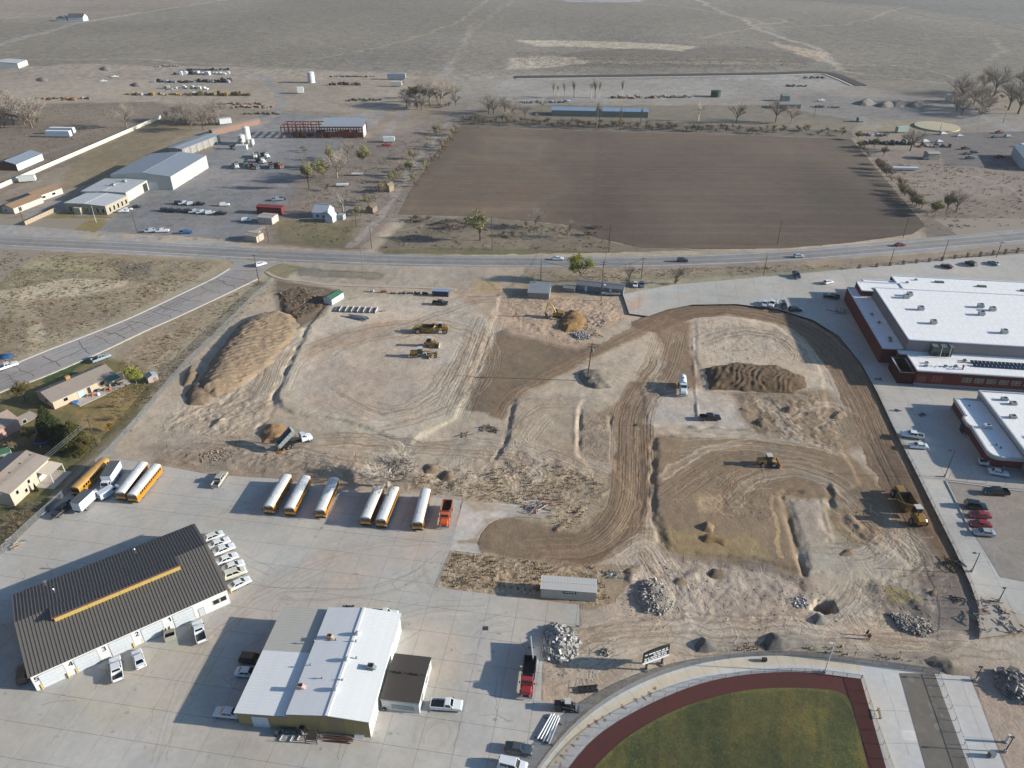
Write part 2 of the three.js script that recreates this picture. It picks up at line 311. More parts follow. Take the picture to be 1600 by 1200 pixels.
// run the same drawing on both halves of the near ground (same random numbers on each)
function both(f, tiles = [tileL, tileR]) { const s = seed; let e = s; for (const t of tiles) { seed = s; f(t); e = seed; } seed = e; }
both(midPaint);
both(t => {
  t.poly(P([[-300, 384], [0, 388], [400, 406], [800, 417], [1000, 417], [1200, 410], [1400, 397], [1600, 381], [1900, 350], [1900, 1300], [-300, 1300]]), DIRT);
  // dry grass and weeds west and north of the site
  t.poly(P([[-300, 380], [0, 388], [400, 405], [460, 440], [400, 470], [280, 580], [170, 700], [60, 810], [-300, 1000]]), C(166, 150, 124));
  t.poly(P([[400, 405], [1700, 380], [1700, 420], [1330, 425], [980, 455], [830, 458], [480, 440]]), C(172, 157, 138));
  t.soft(P([[820, 420], [1330, 405], [1600, 385], [1600, 398], [1340, 418], [1000, 440], [830, 440]]), C(140, 122, 98), 0.6, 1.5);
  t.soft(P([[820, 430], [990, 432], [1330, 415], [1330, 420], [1000, 450], [820, 448]]), C(124, 122, 90), 0.4, 1.2);
  t.soft(P([[0, 392], [150, 396], [340, 410], [290, 440], [180, 440], [0, 410]]), C(138, 120, 94), 0.5, 2);
  t.soft(P([[0, 420], [90, 422], [160, 440], [90, 455], [0, 455]]), C(120, 112, 84), 0.6, 2);
  t.soft(P([[180, 410], [235, 412], [230, 432], [195, 432]]), C(104, 96, 84), 0.6, 1.5);
  t.soft(P([[0, 455], [110, 435], [200, 440], [190, 447], [120, 462], [0, 470]]), C(198, 182, 152), 0.85, 1.5);
  t.soft(P([[0, 408], [120, 410], [160, 425], [100, 420], [0, 418]]), C(170, 160, 118), 0.7, 1.5);
  t.soft(P([[60, 470], [150, 460], [230, 455], [250, 465], [150, 500], [70, 520]]), C(142, 122, 98), 0.55, 2);
  t.soft(P([[40, 510], [62, 506], [68, 552], [46, 560]]), C(190, 172, 142), 0.9, 1);
  t.soft(P([[0, 500], [40, 505], [45, 550], [0, 560]]), C(132, 115, 92), 0.5, 2);
  t.speck(P([[0, 392], [340, 412], [260, 465], [60, 550], [0, 570]]), [C(106, 92, 68), C(122, 112, 78), C(128, 108, 80)], 5200, 0.15, 0.8, 0.55);
  t.speck(P([[0, 392], [340, 412], [260, 465], [60, 550], [0, 570]]), [C(206, 192, 160), C(196, 180, 140)], 4200, 0.12, 0.6, 0.5);
  // verge between street and site
  t.soft(P([[400, 440], [420, 450], [290, 560], [200, 640], [150, 600], [230, 525]]), C(182, 163, 134), 0.8, 2);
  t.soft(P([[230, 520], [330, 470], [300, 520], [200, 590], [175, 570]]), C(150, 130, 104), 0.5, 2.5);
  t.speck(P([[400, 440], [450, 440], [290, 570], [190, 690], [150, 600], [230, 525]]), [C(116, 96, 70), C(205, 190, 152), C(140, 118, 88)], 5000, 0.12, 0.6, 0.55);
  // gardens
  t.soft(P([[60, 570], [165, 560], [240, 590], [215, 640], [150, 700], [60, 780], [0, 800], [0, 600]]), C(118, 108, 66), 1, 2);
  t.soft(P([[120, 640], [190, 612], [222, 622], [170, 672], [140, 680]]), C(150, 124, 76), 0.8, 2);
  t.soft(P([[75, 572], [130, 566], [105, 585], [70, 598]]), C(52, 78, 34), 0.9, 1);
  t.soft(P([[95, 690], [125, 700], [70, 790], [0, 850], [0, 800]]), C(96, 96, 54), 0.8, 1.5);
  t.soft(P([[0, 700], [100, 690], [60, 730], [0, 770]]), C(88, 82, 56), 0.7, 2);
  t.soft(P([[0, 820], [60, 790], [55, 812], [0, 862]]), C(128, 112, 84), 0.9, 1.5);
  t.speck(P([[40, 570], [240, 590], [150, 700], [0, 860], [0, 600]]), [C(88, 86, 44), C(150, 128, 78), C(106, 100, 54)], 3500, 0.15, 0.7, 0.45);
  // site: graded surfaces
  t.soft(P([[478, 512], [520, 470], [700, 462], [775, 460], [768, 517], [728, 640], [640, 700], [540, 665], [432, 622]]), PALE, 0.8, 4);
  t.soft(P([[500, 530], [600, 505], [680, 500], [650, 520], [520, 545], [480, 560]]), C(176, 152, 128), 0.6, 3);
  t.soft(P([[470, 585], [520, 570], [640, 590], [660, 620], [600, 650], [500, 640]]), C(184, 164, 144), 0.5, 4);
  t.soft(P([[200, 690], [260, 650], [360, 620], [424, 645], [410, 690], [300, 700], [230, 715]]), C(184, 166, 142), 0.8, 3);
  t.soft(P([[230, 700], [420, 690], [560, 720], [720, 770], [540, 760], [330, 738], [240, 724]]), C(150, 132, 112), 0.8, 2);
  t.soft(P([[775, 522], [792, 512], [880, 532], [955, 540], [900, 572], [830, 605], [790, 650], [732, 640], [752, 590]]), C(124, 104, 82), 0.95, 1);
  t.soft(P([[750, 600], [800, 590], [780, 640], [735, 640]]), C(126, 106, 84), 0.5, 2);
  t.soft(P([[1060, 476], [1080, 474], [1010, 520], [880, 580], [800, 630], [785, 655], [768, 650], [780, 622], [850, 582], [960, 528]]), C(136, 112, 86), 0.95, 1);
  t.soft(P([[820, 610], [950, 600], [1000, 560], [1020, 520], [1050, 510], [1070, 560], [1070, 640], [1010, 660], [990, 640], [940, 625]]), C(194, 174, 152), 0.8, 3);
  t.soft(P([[805, 622], [915, 622], [905, 640], [905, 708], [930, 740], [840, 765], [775, 720]]), C(176, 158, 136), 0.8, 2);
  t.soft(P([[912, 650], [955, 640], [950, 726], [925, 715], [905, 705]]), C(158, 138, 114), 0.8, 1.5);
  // haul road round the site: damp graded soil
  t.soft(P([[735, 850], [760, 815], [800, 808], [870, 825], [900, 835], [935, 800], [955, 760], [965, 700], [960, 640], [985, 600], [1005, 600], [1015, 680], [1012, 790], [1000, 830], [960, 860], [930, 882], [800, 870]]), C(132, 109, 84), 0.97, 1.2);
  t.soft(P([[748, 845], [762, 815], [810, 808], [850, 822], [840, 850], [800, 868], [760, 862]]), C(132, 112, 88), 0.8, 1.5);
  t.poly(P([[955, 640], [1004, 640], [1012, 790], [1000, 830], [955, 790], [965, 700]]), C(140, 116, 90), 0.7);
  t.line(S([[975, 830], [990, 790], [986, 720], [985, 650], [1010, 580], [1022, 530]]), C(158, 134, 106), 4, 0.4);
  const ring = S([[1015, 506], [1040, 494], [1080, 484], [1150, 484], [1215, 494], [1262, 512], [1300, 545], [1333, 590], [1355, 640], [1382, 700], [1410, 755], [1436, 805], [1466, 862], [1490, 905]], 8);
  t.line(ring, C(120, 98, 74), 12, 1); t.line(offsetPath(ring, 2.5), C(102, 82, 60), 4, 0.6); t.line(offsetPath(ring, -4), C(146, 122, 94), 2, 0.6);
  t.soft(P([[1012, 505], [1050, 500], [1078, 505], [1080, 560], [1085, 600], [1060, 620], [1040, 600], [1040, 540]]), C(132, 108, 84), 0.85, 2);
  t.soft(P([[1082, 502], [1140, 494], [1210, 505], [1262, 540], [1285, 580], [1270, 610], [1200, 570], [1105, 566], [1085, 540]]), C(190, 172, 150), 0.9, 2);
  t.soft(P([[1020, 610], [1100, 614], [1170, 625], [1180, 670], [1010, 660]]), C(190, 176, 160), 0.9, 1.5);
  t.soft(P([[1150, 616], [1290, 610], [1330, 650], [1350, 690], [1320, 705], [1190, 680], [1160, 650]]), C(138, 117, 94), 0.9, 2);
  t.soft(P([[1022, 682], [1175, 684], [1320, 706], [1380, 770], [1400, 820], [1310, 780], [1230, 772], [1256, 896], [1180, 876], [1040, 862], [1022, 800]]), TAN, 0.95, 1.2);
  t.soft(P([[1090, 775], [1122, 778], [1118, 800], [1095, 798]]), C(182, 156, 122), 0.7, 1.5);
  t.line(P([[1204, 776], [1210, 815], [1222, 870]]), C(192, 160, 116), 1.1, 0.8);
  t.soft(P([[1040, 835], [1180, 845], [1200, 872], [1050, 862]]), C(156, 130, 92), 0.7, 2);
  t.soft(P([[1232, 782], [1280, 780], [1298, 845], [1262, 850]]), C(178, 164, 146), 0.95, 0.8);
  t.soft(P([[1258, 850], [1380, 850], [1430, 890], [1400, 900], [1265, 894]]), C(176, 162, 144), 0.9, 1.5);
  t.soft(P([[1300, 790], [1380, 800], [1390, 850], [1330, 850], [1305, 830]]), C(140, 116, 88), 0.8, 2);
  t.soft(P([[1380, 800], [1440, 840], [1480, 900], [1500, 960], [1420, 950], [1390, 880]]), C(158, 142, 124), 0.8, 2);
  t.soft(P([[1040, 866], [1180, 880], [1253, 902], [1260, 930], [1180, 900], [1060, 890]]), C(116, 100, 84), 0.85, 1.5);
  t.soft(P([[1335, 912], [1385, 915], [1430, 935], [1455, 965], [1430, 975], [1340, 935]]), C(122, 110, 98), 0.9, 1.5);  // floor of the cut, painted darker than the ground round it
  t.soft(P([[1430, 900], [1500, 900], [1526, 950], [1524, 1000], [1475, 995], [1450, 950]]), C(128, 116, 104), 0.85, 2);  // ground beside the retaining edge, painted in a darker tone
  t.soft(P([[1385, 918], [1420, 925], [1440, 940], [1400, 938]]), C(152, 136, 78), 0.6, 1);
  t.soft(P([[940, 890], [1040, 870], [1250, 905], [1260, 950], [1330, 960], [1300, 985], [1000, 990], [930, 960]]), C(176, 160, 142), 0.85, 2);
  t.soft(P([[850, 985], [950, 970], [1100, 978], [1350, 985], [1600, 1000], [1700, 1010], [1700, 1035], [1480, 1020], [1330, 1005], [1120, 1005], [960, 1020], [905, 1080], [850, 1090]]), C(184, 169, 151), 0.9, 2);
  t.soft(P([[850, 1040], [1000, 1030], [930, 1080], [850, 1092]]), C(168, 148, 124), 0.7, 1.5);
  t.soft(P([[1120, 1004], [1200, 1000], [1350, 1015], [1480, 1030], [1530, 1070], [1480, 1050], [1300, 1020], [1130, 1022]]), C(140, 130, 118), 0.8, 1.5);
  t.soft(P([[1520, 1050], [1560, 1040], [1700, 1080], [1700, 1250], [1600, 1250], [1560, 1130]]), C(174, 152, 134), 0.9, 1.5);
  // weedy strip south of the pad, and by the buses
  t.poly(P([[682, 918], [702, 862], [935, 886], [1000, 880], [960, 945], [905, 950]]), C(158, 138, 112), 1);
  t.speck(P([[684, 916], [704, 864], [935, 886], [960, 945]]), [C(98, 78, 56), C(206, 186, 156), C(126, 102, 74), C(190, 168, 136)], 5200, 0.1, 0.55, 0.6);
  t.soft(P([[690, 760], [870, 740], [950, 745], [945, 790], [900, 830], [870, 822], [800, 800], [724, 782]]), C(168, 148, 122), 0.8, 1.5);
  t.speck(P([[640, 740], [860, 720], [950, 745], [940, 800], [890, 835], [800, 790], [660, 770]]), [C(104, 84, 62), C(200, 180, 152), C(130, 108, 82)], 4200, 0.1, 0.5, 0.55);
  // excavator heap and its surroundings, sandy marks
  t.soft(P([[700, 450], [830, 452], [975, 470], [980, 495], [900, 545], [800, 520], [770, 500]]), C(186, 160, 132), 0.85, 2);
  t.soft(P([[745, 440], [775, 440], [782, 452], [745, 455]]), C(186, 158, 112), 0.8, 1.5);
  t.soft(P([[800, 430], [1000, 430], [990, 460], [800, 462]]), C(146, 132, 112), 0.5, 2);
  t.soft(P([[430, 440], [520, 452], [505, 490], [470, 510], [440, 490]]), C(104, 88, 70), 0.75, 2);
  t.soft(P([[465, 418], [600, 428], [590, 436], [470, 430]]), C(112, 104, 86), 0.5, 1.5);
  t.soft(P([[405, 420], [440, 412], [470, 418], [440, 436]]), C(128, 120, 84), 0.7, 1.5);
});
// wheel tracks: colour on the soil, and relief
const trackSets = [
  [[[450, 610], [480, 560], [580, 520], [690, 515], [745, 540], [730, 600], [650, 645], [540, 660], [470, 640]], 4, 7],
  [[[470, 590], [520, 620], [600, 655], [680, 630], [730, 560], [760, 480]], 5, 6],
  [[[560, 540], [640, 515], [740, 480], [780, 475]], 4, 4], [[[700, 650], [740, 560], [765, 490]], 6, 5], [[[520, 690], [640, 690], [780, 700], [900, 730], [980, 750]], 5, 5],
  [[[985, 860], [990, 780], [986, 700], [990, 640], [1030, 570], [1050, 500]], 9, 5], [[[760, 855], [860, 862], [930, 850], [975, 800], [985, 720], [985, 640]], 8, 4],
  [[[780, 650], [800, 620], [880, 575], [980, 525], [1060, 480]], 3, 2.2], [[[990, 650], [1020, 610], [1060, 600]], 5, 3],
  [[[1030, 500], [1100, 484], [1200, 492], [1280, 530], [1335, 600], [1385, 710], [1440, 815], [1480, 890]], 9, 4.5],
  [[[1120, 790], [1180, 740], [1260, 735], [1330, 770], [1390, 830], [1440, 860]], 6, 4], [[[1040, 700], [1150, 690], [1300, 715], [1340, 740]], 8, 5],
  [[[1030, 780], [1120, 720], [1200, 700]], 4, 5], [[[1270, 870], [1350, 870], [1400, 840], [1430, 880], [1390, 900]], 6, 4],
  [[[1180, 640], [1240, 660], [1300, 640], [1330, 680]], 7, 4], [[[1200, 620], [1260, 680], [1320, 700]], 6, 4],
  [[[960, 880], [1010, 850], [1060, 920], [1100, 980]], 6, 4], [[[1000, 870], [1060, 960], [1120, 985]], 5, 5], [[[860, 1000], [980, 985], [1150, 990], [1350, 995], [1600, 1012]], 8, 5],
  [[[1340, 950], [1360, 980], [1420, 992], [1480, 990]], 5, 3], [[[1290, 975], [1330, 940], [1350, 900]], 4, 4], [[[250, 680], [330, 650], [400, 620], [430, 560], [475, 515]], 6, 4],
  [[[220, 700], [320, 690], [430, 700], [560, 720], [660, 745]], 5, 3], [[[450, 700], [540, 690], [660, 705], [740, 700]], 6, 4], [[[810, 720], [840, 745], [815, 760], [800, 740], [805, 715]], 4, 1],
  [[[1090, 540], [1150, 520], [1220, 530], [1270, 590]], 7, 5], [[[880, 1040], [960, 1005], [1050, 990]], 4, 4], [[[800, 690], [850, 640], [900, 640]], 4, 5], [[[840, 700], [930, 740], [990, 745]], 4, 3],
];
const HAUL = new Set([5, 6, 7, 9]);
const drawTracks = (f) => both(t => { trackSets.forEach(([px, n, sp], k) => { const q = S(px, 6); for (let i = 0; i < n; i++) { const o = rr(-sp, sp), g = rr(1.8, 2.4), ww = rr(0.35, 0.7), s = Math.floor(rr(0, q.length * 0.3)), e = Math.floor(rr(q.length * 0.65, q.length)); f(t, offsetPath(q, o).slice(s, e), g, ww, o, k); } }); }, f.tiles);
{ const f = (t, q, g, w, o, k) => { const a = pick(HAUL.has(k) ? [C(112, 91, 70), C(124, 102, 78), C(164, 140, 112), C(104, 84, 64)] : [C(206, 190, 170), C(120, 100, 80), C(132, 112, 90), C(200, 182, 160), C(142, 120, 96)]); t.line(q, a, g * 1.3, 0.1); for (const s of [-1, 1]) t.line(offsetPath(q, s * g / 2), a, w, 0.3); for (let i = 0; i < 5; i++) t.line(offsetPath(q, rr(-2.6, 2.6)).slice(Math.floor(rr(0, q.length * 0.5)), Math.floor(rr(q.length * 0.5, q.length))), HAUL.has(k) ? pick([C(100, 80, 60), C(172, 148, 120)]) : pick([C(112, 92, 72), C(216, 200, 180)]), rr(0.1, 0.22), 0.35); }; f.tiles = [tileL, tileR]; drawTracks(f); }
{ const f = (t, q, g, w) => { for (const s of [-1, 1]) { const l = offsetPath(q, s * g / 2); t.line(l, 'rgb(150,150,150)', w * 2, 0.4); t.line(l, 'rgb(70,70,70)', w, 0.6); } }; f.tiles = [bumpL, bumpR]; drawTracks(f); }
// short scuffs and blade marks all over the messy parts
const messy = [
  [P([[1150, 616], [1290, 612], [1345, 700], [1300, 712], [1180, 680]]), 0.28], [P([[1090, 740], [1200, 745], [1200, 820], [1110, 810]]), 0.12], [P([[1040, 868], [1255, 902], [1330, 950], [1300, 985], [1000, 985], [960, 940], [1000, 885]]), 0.22],
  [P([[1300, 790], [1390, 800], [1440, 850], [1480, 930], [1460, 990], [1340, 975], [1330, 900], [1400, 880], [1320, 850]]), 0.22], [P([[240, 700], [420, 690], [720, 740], [720, 775], [540, 756], [260, 722]]), 0.25],
  [P([[780, 455], [975, 470], [975, 500], [900, 545], [800, 515]]), 0.25], [P([[820, 690], [950, 740], [900, 830], [820, 790], [640, 760], [660, 730]]), 0.2], [P([[430, 445], [520, 455], [500, 490], [450, 500]]), 0.4],
  [P([[230, 680], [300, 600], [400, 600], [420, 650], [380, 690]]), 0.3], [P([[684, 916], [704, 864], [935, 886], [960, 945]]), 0.12], [P([[1110, 1002], [1350, 1012], [1520, 1050], [1480, 1048], [1300, 1020], [1130, 1022]]), 0.3], [P([[860, 1000], [990, 1010], [920, 1080], [855, 1085]]), 0.15],
  [P([[905, 640], [955, 645], [950, 728], [905, 706]]), 0.18], [P([[1085, 500], [1210, 505], [1270, 560], [1200, 570], [1105, 566]]), 0.1],
];
both(t => { for (const [M, a] of messy) { const [x0, x1, z0, z1] = bbox(M), n = Math.round((x1 - x0) * (z1 - z0) * 0.16); for (let i = 0; i < n; i++) { const x = rr(x0, x1), z = rr(z0, z1), an = rr(0, 6.3), l = rr(1, 5), k = rr(-0.5, 0.5), c = pick([C(110, 90, 70), C(206, 188, 164), C(132, 110, 86), C(196, 174, 148)]), w = rr(0.15, 0.5); if (inPoly(x, z, M)) t.line([[x, z], [x + Math.cos(an) * l / 2, z + Math.sin(an) * l / 2], [x + Math.cos(an + k) * l, z + Math.sin(an + k) * l]], c, w, 0.35); } } });
both(t => { for (const [M, a] of messy) { const [x0, x1, z0, z1] = bbox(M), n = Math.round((x1 - x0) * (z1 - z0) * 0.3); for (let i = 0; i < n; i++) { const x = rr(x0, x1), z = rr(z0, z1), an = rr(0, 6.3), l = rr(0.6, 4), k = rr(-0.5, 0.5), c = pick(['rgb(30,30,30)', 'rgb(220,220,220)', 'rgb(190,190,190)', 'rgb(60,60,60)']), w = rr(0.12, 0.36); if (inPoly(x, z, M)) t.line([[x, z], [x + Math.cos(an) * l / 2, z + Math.sin(an) * l / 2], [x + Math.cos(an + k) * l, z + Math.sin(an + k) * l]], c, w, 0.45); } } }, [bumpL, bumpR]);
tileL.finish(); tileR.finish();
for (const b of [bumpL, bumpR]) b.finish({ warp: 0, grain: 0.1, mott: 0.22, mottScale: 1.5, broad: 0, warm: 0 });

// relief of the near ground as geometry
const raised = [ // outline, height, ramp
  [P([[480, 510], [463, 545], [444, 586], [429, 618], [440, 643], [486, 655], [535, 659], [640, 698], [716, 655], [769, 520], [784, 462], [700, 457], [560, 462], [505, 478]]), 1.0, 1.6],
  [P([[804, 622], [795, 650], [787, 690], [774, 716], [830, 758], [930, 740], [906, 706], [906, 640], [916, 622]]), 0.9, 1.3],
  [P([[956, 640], [951, 728], [1000, 800], [1019, 790], [1021, 680], [1004, 600]]), -0.45, 1.2],
  [P([[1022, 682], [1175, 684], [1320, 706], [1350, 760], [1306, 772], [1222, 772], [1256, 898], [1180, 878], [1042, 862], [1022, 800]]), 0.8, 1.2],
  [P([[1228, 778], [1282, 779], [1300, 846], [1390, 848], [1430, 890], [1400, 902], [1262, 896]]), 0.75, 1.2],
  [P([[1272, 934], [1304, 937], [1309, 957], [1290, 962], [1266, 951]]), -4, 1.0],
  [P([[1335, 912], [1385, 915], [1430, 935], [1455, 965], [1430, 975], [1340, 935]]), -0.9, 2],
  [P([[1040, 868], [1180, 882], [1253, 904], [1260, 930], [1180, 902], [1060, 892]]), -0.8, 1.6],
  [P([[1085, 503], [1140, 495], [1210, 506], [1262, 540], [1287, 580], [1296, 640], [1280, 660], [1190, 625], [1100, 612], [1084, 560]]), 0.5, 1.0],
  [P([[1088, 617], [1168, 626], [1176, 660], [1088, 655]]), 0.4, 0.8],
];
const strokes = [ // ditches and ridges: path, half width, height
  [S([[479, 511], [462, 546], [443, 587], [427, 620], [423, 645], [404, 667]]), 1.6, -0.7], [S([[470, 512], [440, 550], [390, 590], [345, 625]]), 1.4, 0.5],
  [S([[907, 642], [905, 680], [904, 708]]), 0.9, -0.8], [S([[898, 642], [899, 700]]), 0.8, 0.35], [S([[954, 650], [951, 728]]), 1.0, -0.6],
  [S([[1020, 676], [1019, 797], [1032, 845]]), 1.3, -0.7], [S([[1012, 690], [1011, 800]]), 1.6, 0.3], [S([[996, 664], [1090, 668], [1174, 673]]), 1.1, 0.7], [S([[1000, 670], [1174, 679]]), 0.8, -0.4],
  [S([[1221, 777], [1256, 898]]), 1.0, -0.8], [S([[1226, 768], [1275, 768]]), 1.0, -0.6], [S([[1292, 765], [1308, 805], [1330, 832], [1365, 850]]), 1.6, -0.9], [S([[1300, 760], [1322, 800], [1345, 825]]), 1.4, 0.5], [S([[1282, 775], [1300, 848]]), 0.8, 0.5],
  [S([[802, 622], [790, 690], [772, 720]]), 1.3, -0.5], [S([[782, 450], [769, 517], [731, 638]]), 0.8, 0.3], [S([[870, 828], [905, 800], [950, 765]]), 1.2, 0.8], [S([[700, 786], [790, 785]]), 0.6, 0.2],
  [S([[1082, 505], [1084, 560], [1090, 655]]), 0.7, 0.5], [S([[1185, 645], [1190, 668]]), 1.5, -0.8], [S([[1240, 640], [1290, 650]]), 1.5, 0.7], [S([[1160, 640], [1200, 648], [1260, 645]]), 1.2, 0.6], [S([[1190, 610], [1260, 618], [1310, 640]]), 1.4, -0.6],
  [S([[860, 492], [790, 500], [760, 500]]), 1.0, -0.5], [S([[1430, 880], [1460, 920]]), 2, 0.5], [S([[300, 620], [360, 600], [395, 630], [350, 660]]), 2.2, 0.7], [S([[330, 670], [370, 640], [400, 620]]), 1.5, 0.8], [S([[250, 720], [330, 728], [440, 735]]), 1.5, 0.5], [S([[650, 760], [720, 775]]), 1.5, 0.4],
  [S([[660, 735], [690, 745]]), 2, -0.8], [S([[740, 738], [750, 742]]), 1.5, -0.8], [S([[985, 905], [1000, 890], [1020, 890]]), 2, 0.7], [S([[1060, 905], [1080, 900]]), 2, 0.8], [S([[1120, 880], [1180, 892]]), 1.5, 0.5],
];
const gx = [], gz = [];
for (let x = -200; x < 200.01;) { gx.push(x); x += (x > -128 && x < 102) ? 0.42 : 2; } gx[gx.length - 1] = 200;
for (let z = -340; z < -57.99;) { gz.push(z); z += (z > -272 && z < -84) ? 0.42 : 2; } gz[gz.length - 1] = -58;
const NXG = gx.length, NZG = gz.length, HG = new Float32Array(NXG * NZG);
const rangeOf = (a, lo, hi) => { let i = 0, j = a.length - 1; while (i < j && a[i] < lo) i++; while (j > i && a[j] > hi) j--; return [i, j]; };
const over = (Pg, m, f) => { const [x0, x1, z0, z1] = bbox(Pg), [i0, i1] = rangeOf(gx, x0 - m, x1 + m), [j0, j1] = rangeOf(gz, z0 - m, z1 + m); for (let j = j0; j <= j1; j++) for (let i = i0; i <= i1; i++) f(gx[i], gz[j], j * NXG + i); };
for (let j = 0; j < NZG; j++) for (let i = 0; i < NXG; i++) HG[j * NXG + i] = fbm(gx[i] / 9, gz[j] / 9) * 0.12 + noise(gx[i] / 1.7, gz[j] / 1.7) * 0.035;
for (const [Pg, h, r] of raised) over(Pg, 0, (x, z, k) => { if (inPoly(x, z, Pg)) HG[k] += h * (h < -2 ? 0.8 : 0.36) * sstep(0, r * 1.3 * (1 + 0.5 * noise(x / 3, z / 3)), edgeDist(x, z, Pg) + 0.3 * noise(x, z)); });
for (const [L, w, h] of strokes) over(L, w * 2, (x, z, k) => { let d = 1e9; for (let i = 0; i < L.length - 1; i++) d = Math.min(d, segDist(x, z, L[i], L[i + 1])); const ww = w * (1 + 0.35 * noise(x / 2.2, z / 2.2)); if (d < ww) HG[k] += h * 0.42 * (1 - sstep(0, ww, d)) * clamp(0.55 + 1.7 * noise(x / 3.2 + 9, z / 3.2), 0, 1.5); });
for (const [M, a] of messy) over(M, 0, (x, z, k) => { if (inPoly(x, z, M)) HG[k] += a * (fbm(x / 3.4, z / 3.4) * 0.9 + 0.4 * noise(x / 0.9, z / 0.9)) * sstep(0, 4, edgeDist(x, z, M)); });
// flat beds under the paved surfaces
for (const [Pg, y] of [[yardP, -0.12], [padP, -0.12], [streetP, -0.12], [hwP, -0.12], [schoolP, -0.12], [walkP, -0.12], [fieldP, -0.12]]) over(Pg, 2.5, (x, z, k) => { if (inPoly(x, z, Pg)) HG[k] = y; else { const d = edgeDist(x, z, Pg); if (d < 2.5) HG[k] = lerp(0, HG[k], d / 2.5); } });
function groundY(x, z) {
  if (x < -200 || x > 200 || z < -340 || z > -58) return 0;
  let i = 0, j = 0, a = 0, b = NXG - 1; while (b - a > 1) { const m = (a + b) >> 1; if (gx[m] <= x) a = m; else b = m; } i = a;
  a = 0; b = NZG - 1; while (b - a > 1) { const m = (a + b) >> 1; if (gz[m] <= z) a = m; else b = m; } j = a;
  const fx = (x - gx[i]) / (gx[i + 1] - gx[i]), fz = (z - gz[j]) / (gz[j + 1] - gz[j]), k = j * NXG + i;
  return lerp(lerp(HG[k], HG[k + 1], fx), lerp(HG[k + NXG], HG[k + NXG + 1], fx), fz);
}
function gridMesh(i0, i1, uv) {
  const n = i1 - i0 + 1, pos = new Float32Array(n * NZG * 3), u = new Float32Array(n * NZG * 2), idx = [];
  for (let j = 0; j < NZG; j++) for (let i = i0; i <= i1; i++) { const q = j * n + i - i0; pos.set([gx[i], HG[j * NXG + i], gz[j]], q * 3); u.set(uv(gx[i], gz[j]), q * 2); }
  for (let j = 0; j < NZG - 1; j++) for (let i = 0; i < n - 1; i++) { const a = j * n + i; idx.push(a, a + n, a + 1, a + 1, a + n, a + n + 1); }
  const g = new THREE.BufferGeometry(); g.setAttribute('position', new THREE.BufferAttribute(pos, 3)); g.setAttribute('uv', new THREE.BufferAttribute(u, 2)); g.setIndex(idx); g.computeVertexNormals(); return g;
}
const iMid = gx.reduce((b, x, i) => Math.abs(x) < Math.abs(gx[b]) ? i : b, 0);
const soilMat = (t, b, s = 0.2) => new THREE.MeshStandardMaterial({ map: t.tex(), bumpMap: b ? b.tex(false) : null, bumpScale: s, roughness: 1, side: THREE.DoubleSide });
struct('ground', gridMesh(0, iMid, tileL.uv), soilMat(tileL, bumpL));
struct('ground', gridMesh(iMid, NXG - 1, tileR.uv), soilMat(tileR, bumpR));
// ---------------------------------------------------------------- farther ground
const mid = new Paint(-480, 520, -700, -340, 2048, 1024, PLAIN), far = new Paint(-2400, 2400, -3900, -700, 2048, 1024, PLAIN);
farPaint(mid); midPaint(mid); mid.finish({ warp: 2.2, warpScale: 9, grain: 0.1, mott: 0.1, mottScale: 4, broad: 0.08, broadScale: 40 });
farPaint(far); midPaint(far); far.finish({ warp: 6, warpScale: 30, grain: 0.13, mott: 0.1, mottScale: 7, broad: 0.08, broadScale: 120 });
function flatRect(x0, x1, z0, z1, uv, nx = 1, nz = 1) {
  const pos = [], u = [], idx = [];
  for (let j = 0; j <= nz; j++) for (let i = 0; i <= nx; i++) { const x = lerp(x0, x1, i / nx), z = lerp(z0, z1, j / nz); pos.push(x, 0, z); u.push(...uv(x, z)); }
  for (let j = 0; j < nz; j++) for (let i = 0; i < nx; i++) { const a = j * (nx + 1) + i; idx.push(a, a + nx + 1, a + 1, a + 1, a + nx + 1, a + nx + 2); }
  const g = new THREE.BufferGeometry(); g.setAttribute('position', new THREE.Float32BufferAttribute(pos, 3)); g.setAttribute('uv', new THREE.Float32BufferAttribute(u, 2)); g.setIndex(idx); g.computeVertexNormals(); return g;
}
const scrubBump = grainTex(256, (i, j) => 128 + 110 * fbm(i / 256 * 64, j / 256 * 64));
const farMat = new THREE.MeshStandardMaterial({ map: far.tex(), roughness: 1, side: THREE.DoubleSide });
struct('plain', flatRect(-480, 520, -700, -340, mid.uv), new THREE.MeshStandardMaterial({ map: mid.tex(), roughness: 1, side: THREE.DoubleSide }));
struct('desert', flatRect(-2400, 2400, -3900, -700, far.uv), farMat);
const sideMat = mat(C(150, 138, 122), 1);
for (const [a, b, c, d] of [[-2400, -480, -700, -340], [520, 2400, -700, -340], [-2400, -200, -340, 500], [200, 2400, -340, 500], [-200, 200, -58, 500]]) struct('terrain', flatRect(a, b, c, d, (x, z) => [x / 40, z / 40]), sideMat);

// ---------------------------------------------------------------- paved sheets
function sheet(name, Pg, y, paint, rough = 0.95, label) { return struct(name, slab(Pg, y, y - 0.15, paint.uv), new THREE.MeshStandardMaterial({ map: paint.tex(), roughness: rough, side: THREE.DoubleSide }), label); }
function paintFor(Pg, w, h, base) { const [a, b, c, d] = bbox(Pg); return new Paint(a, b, c, d, w, h, base); }
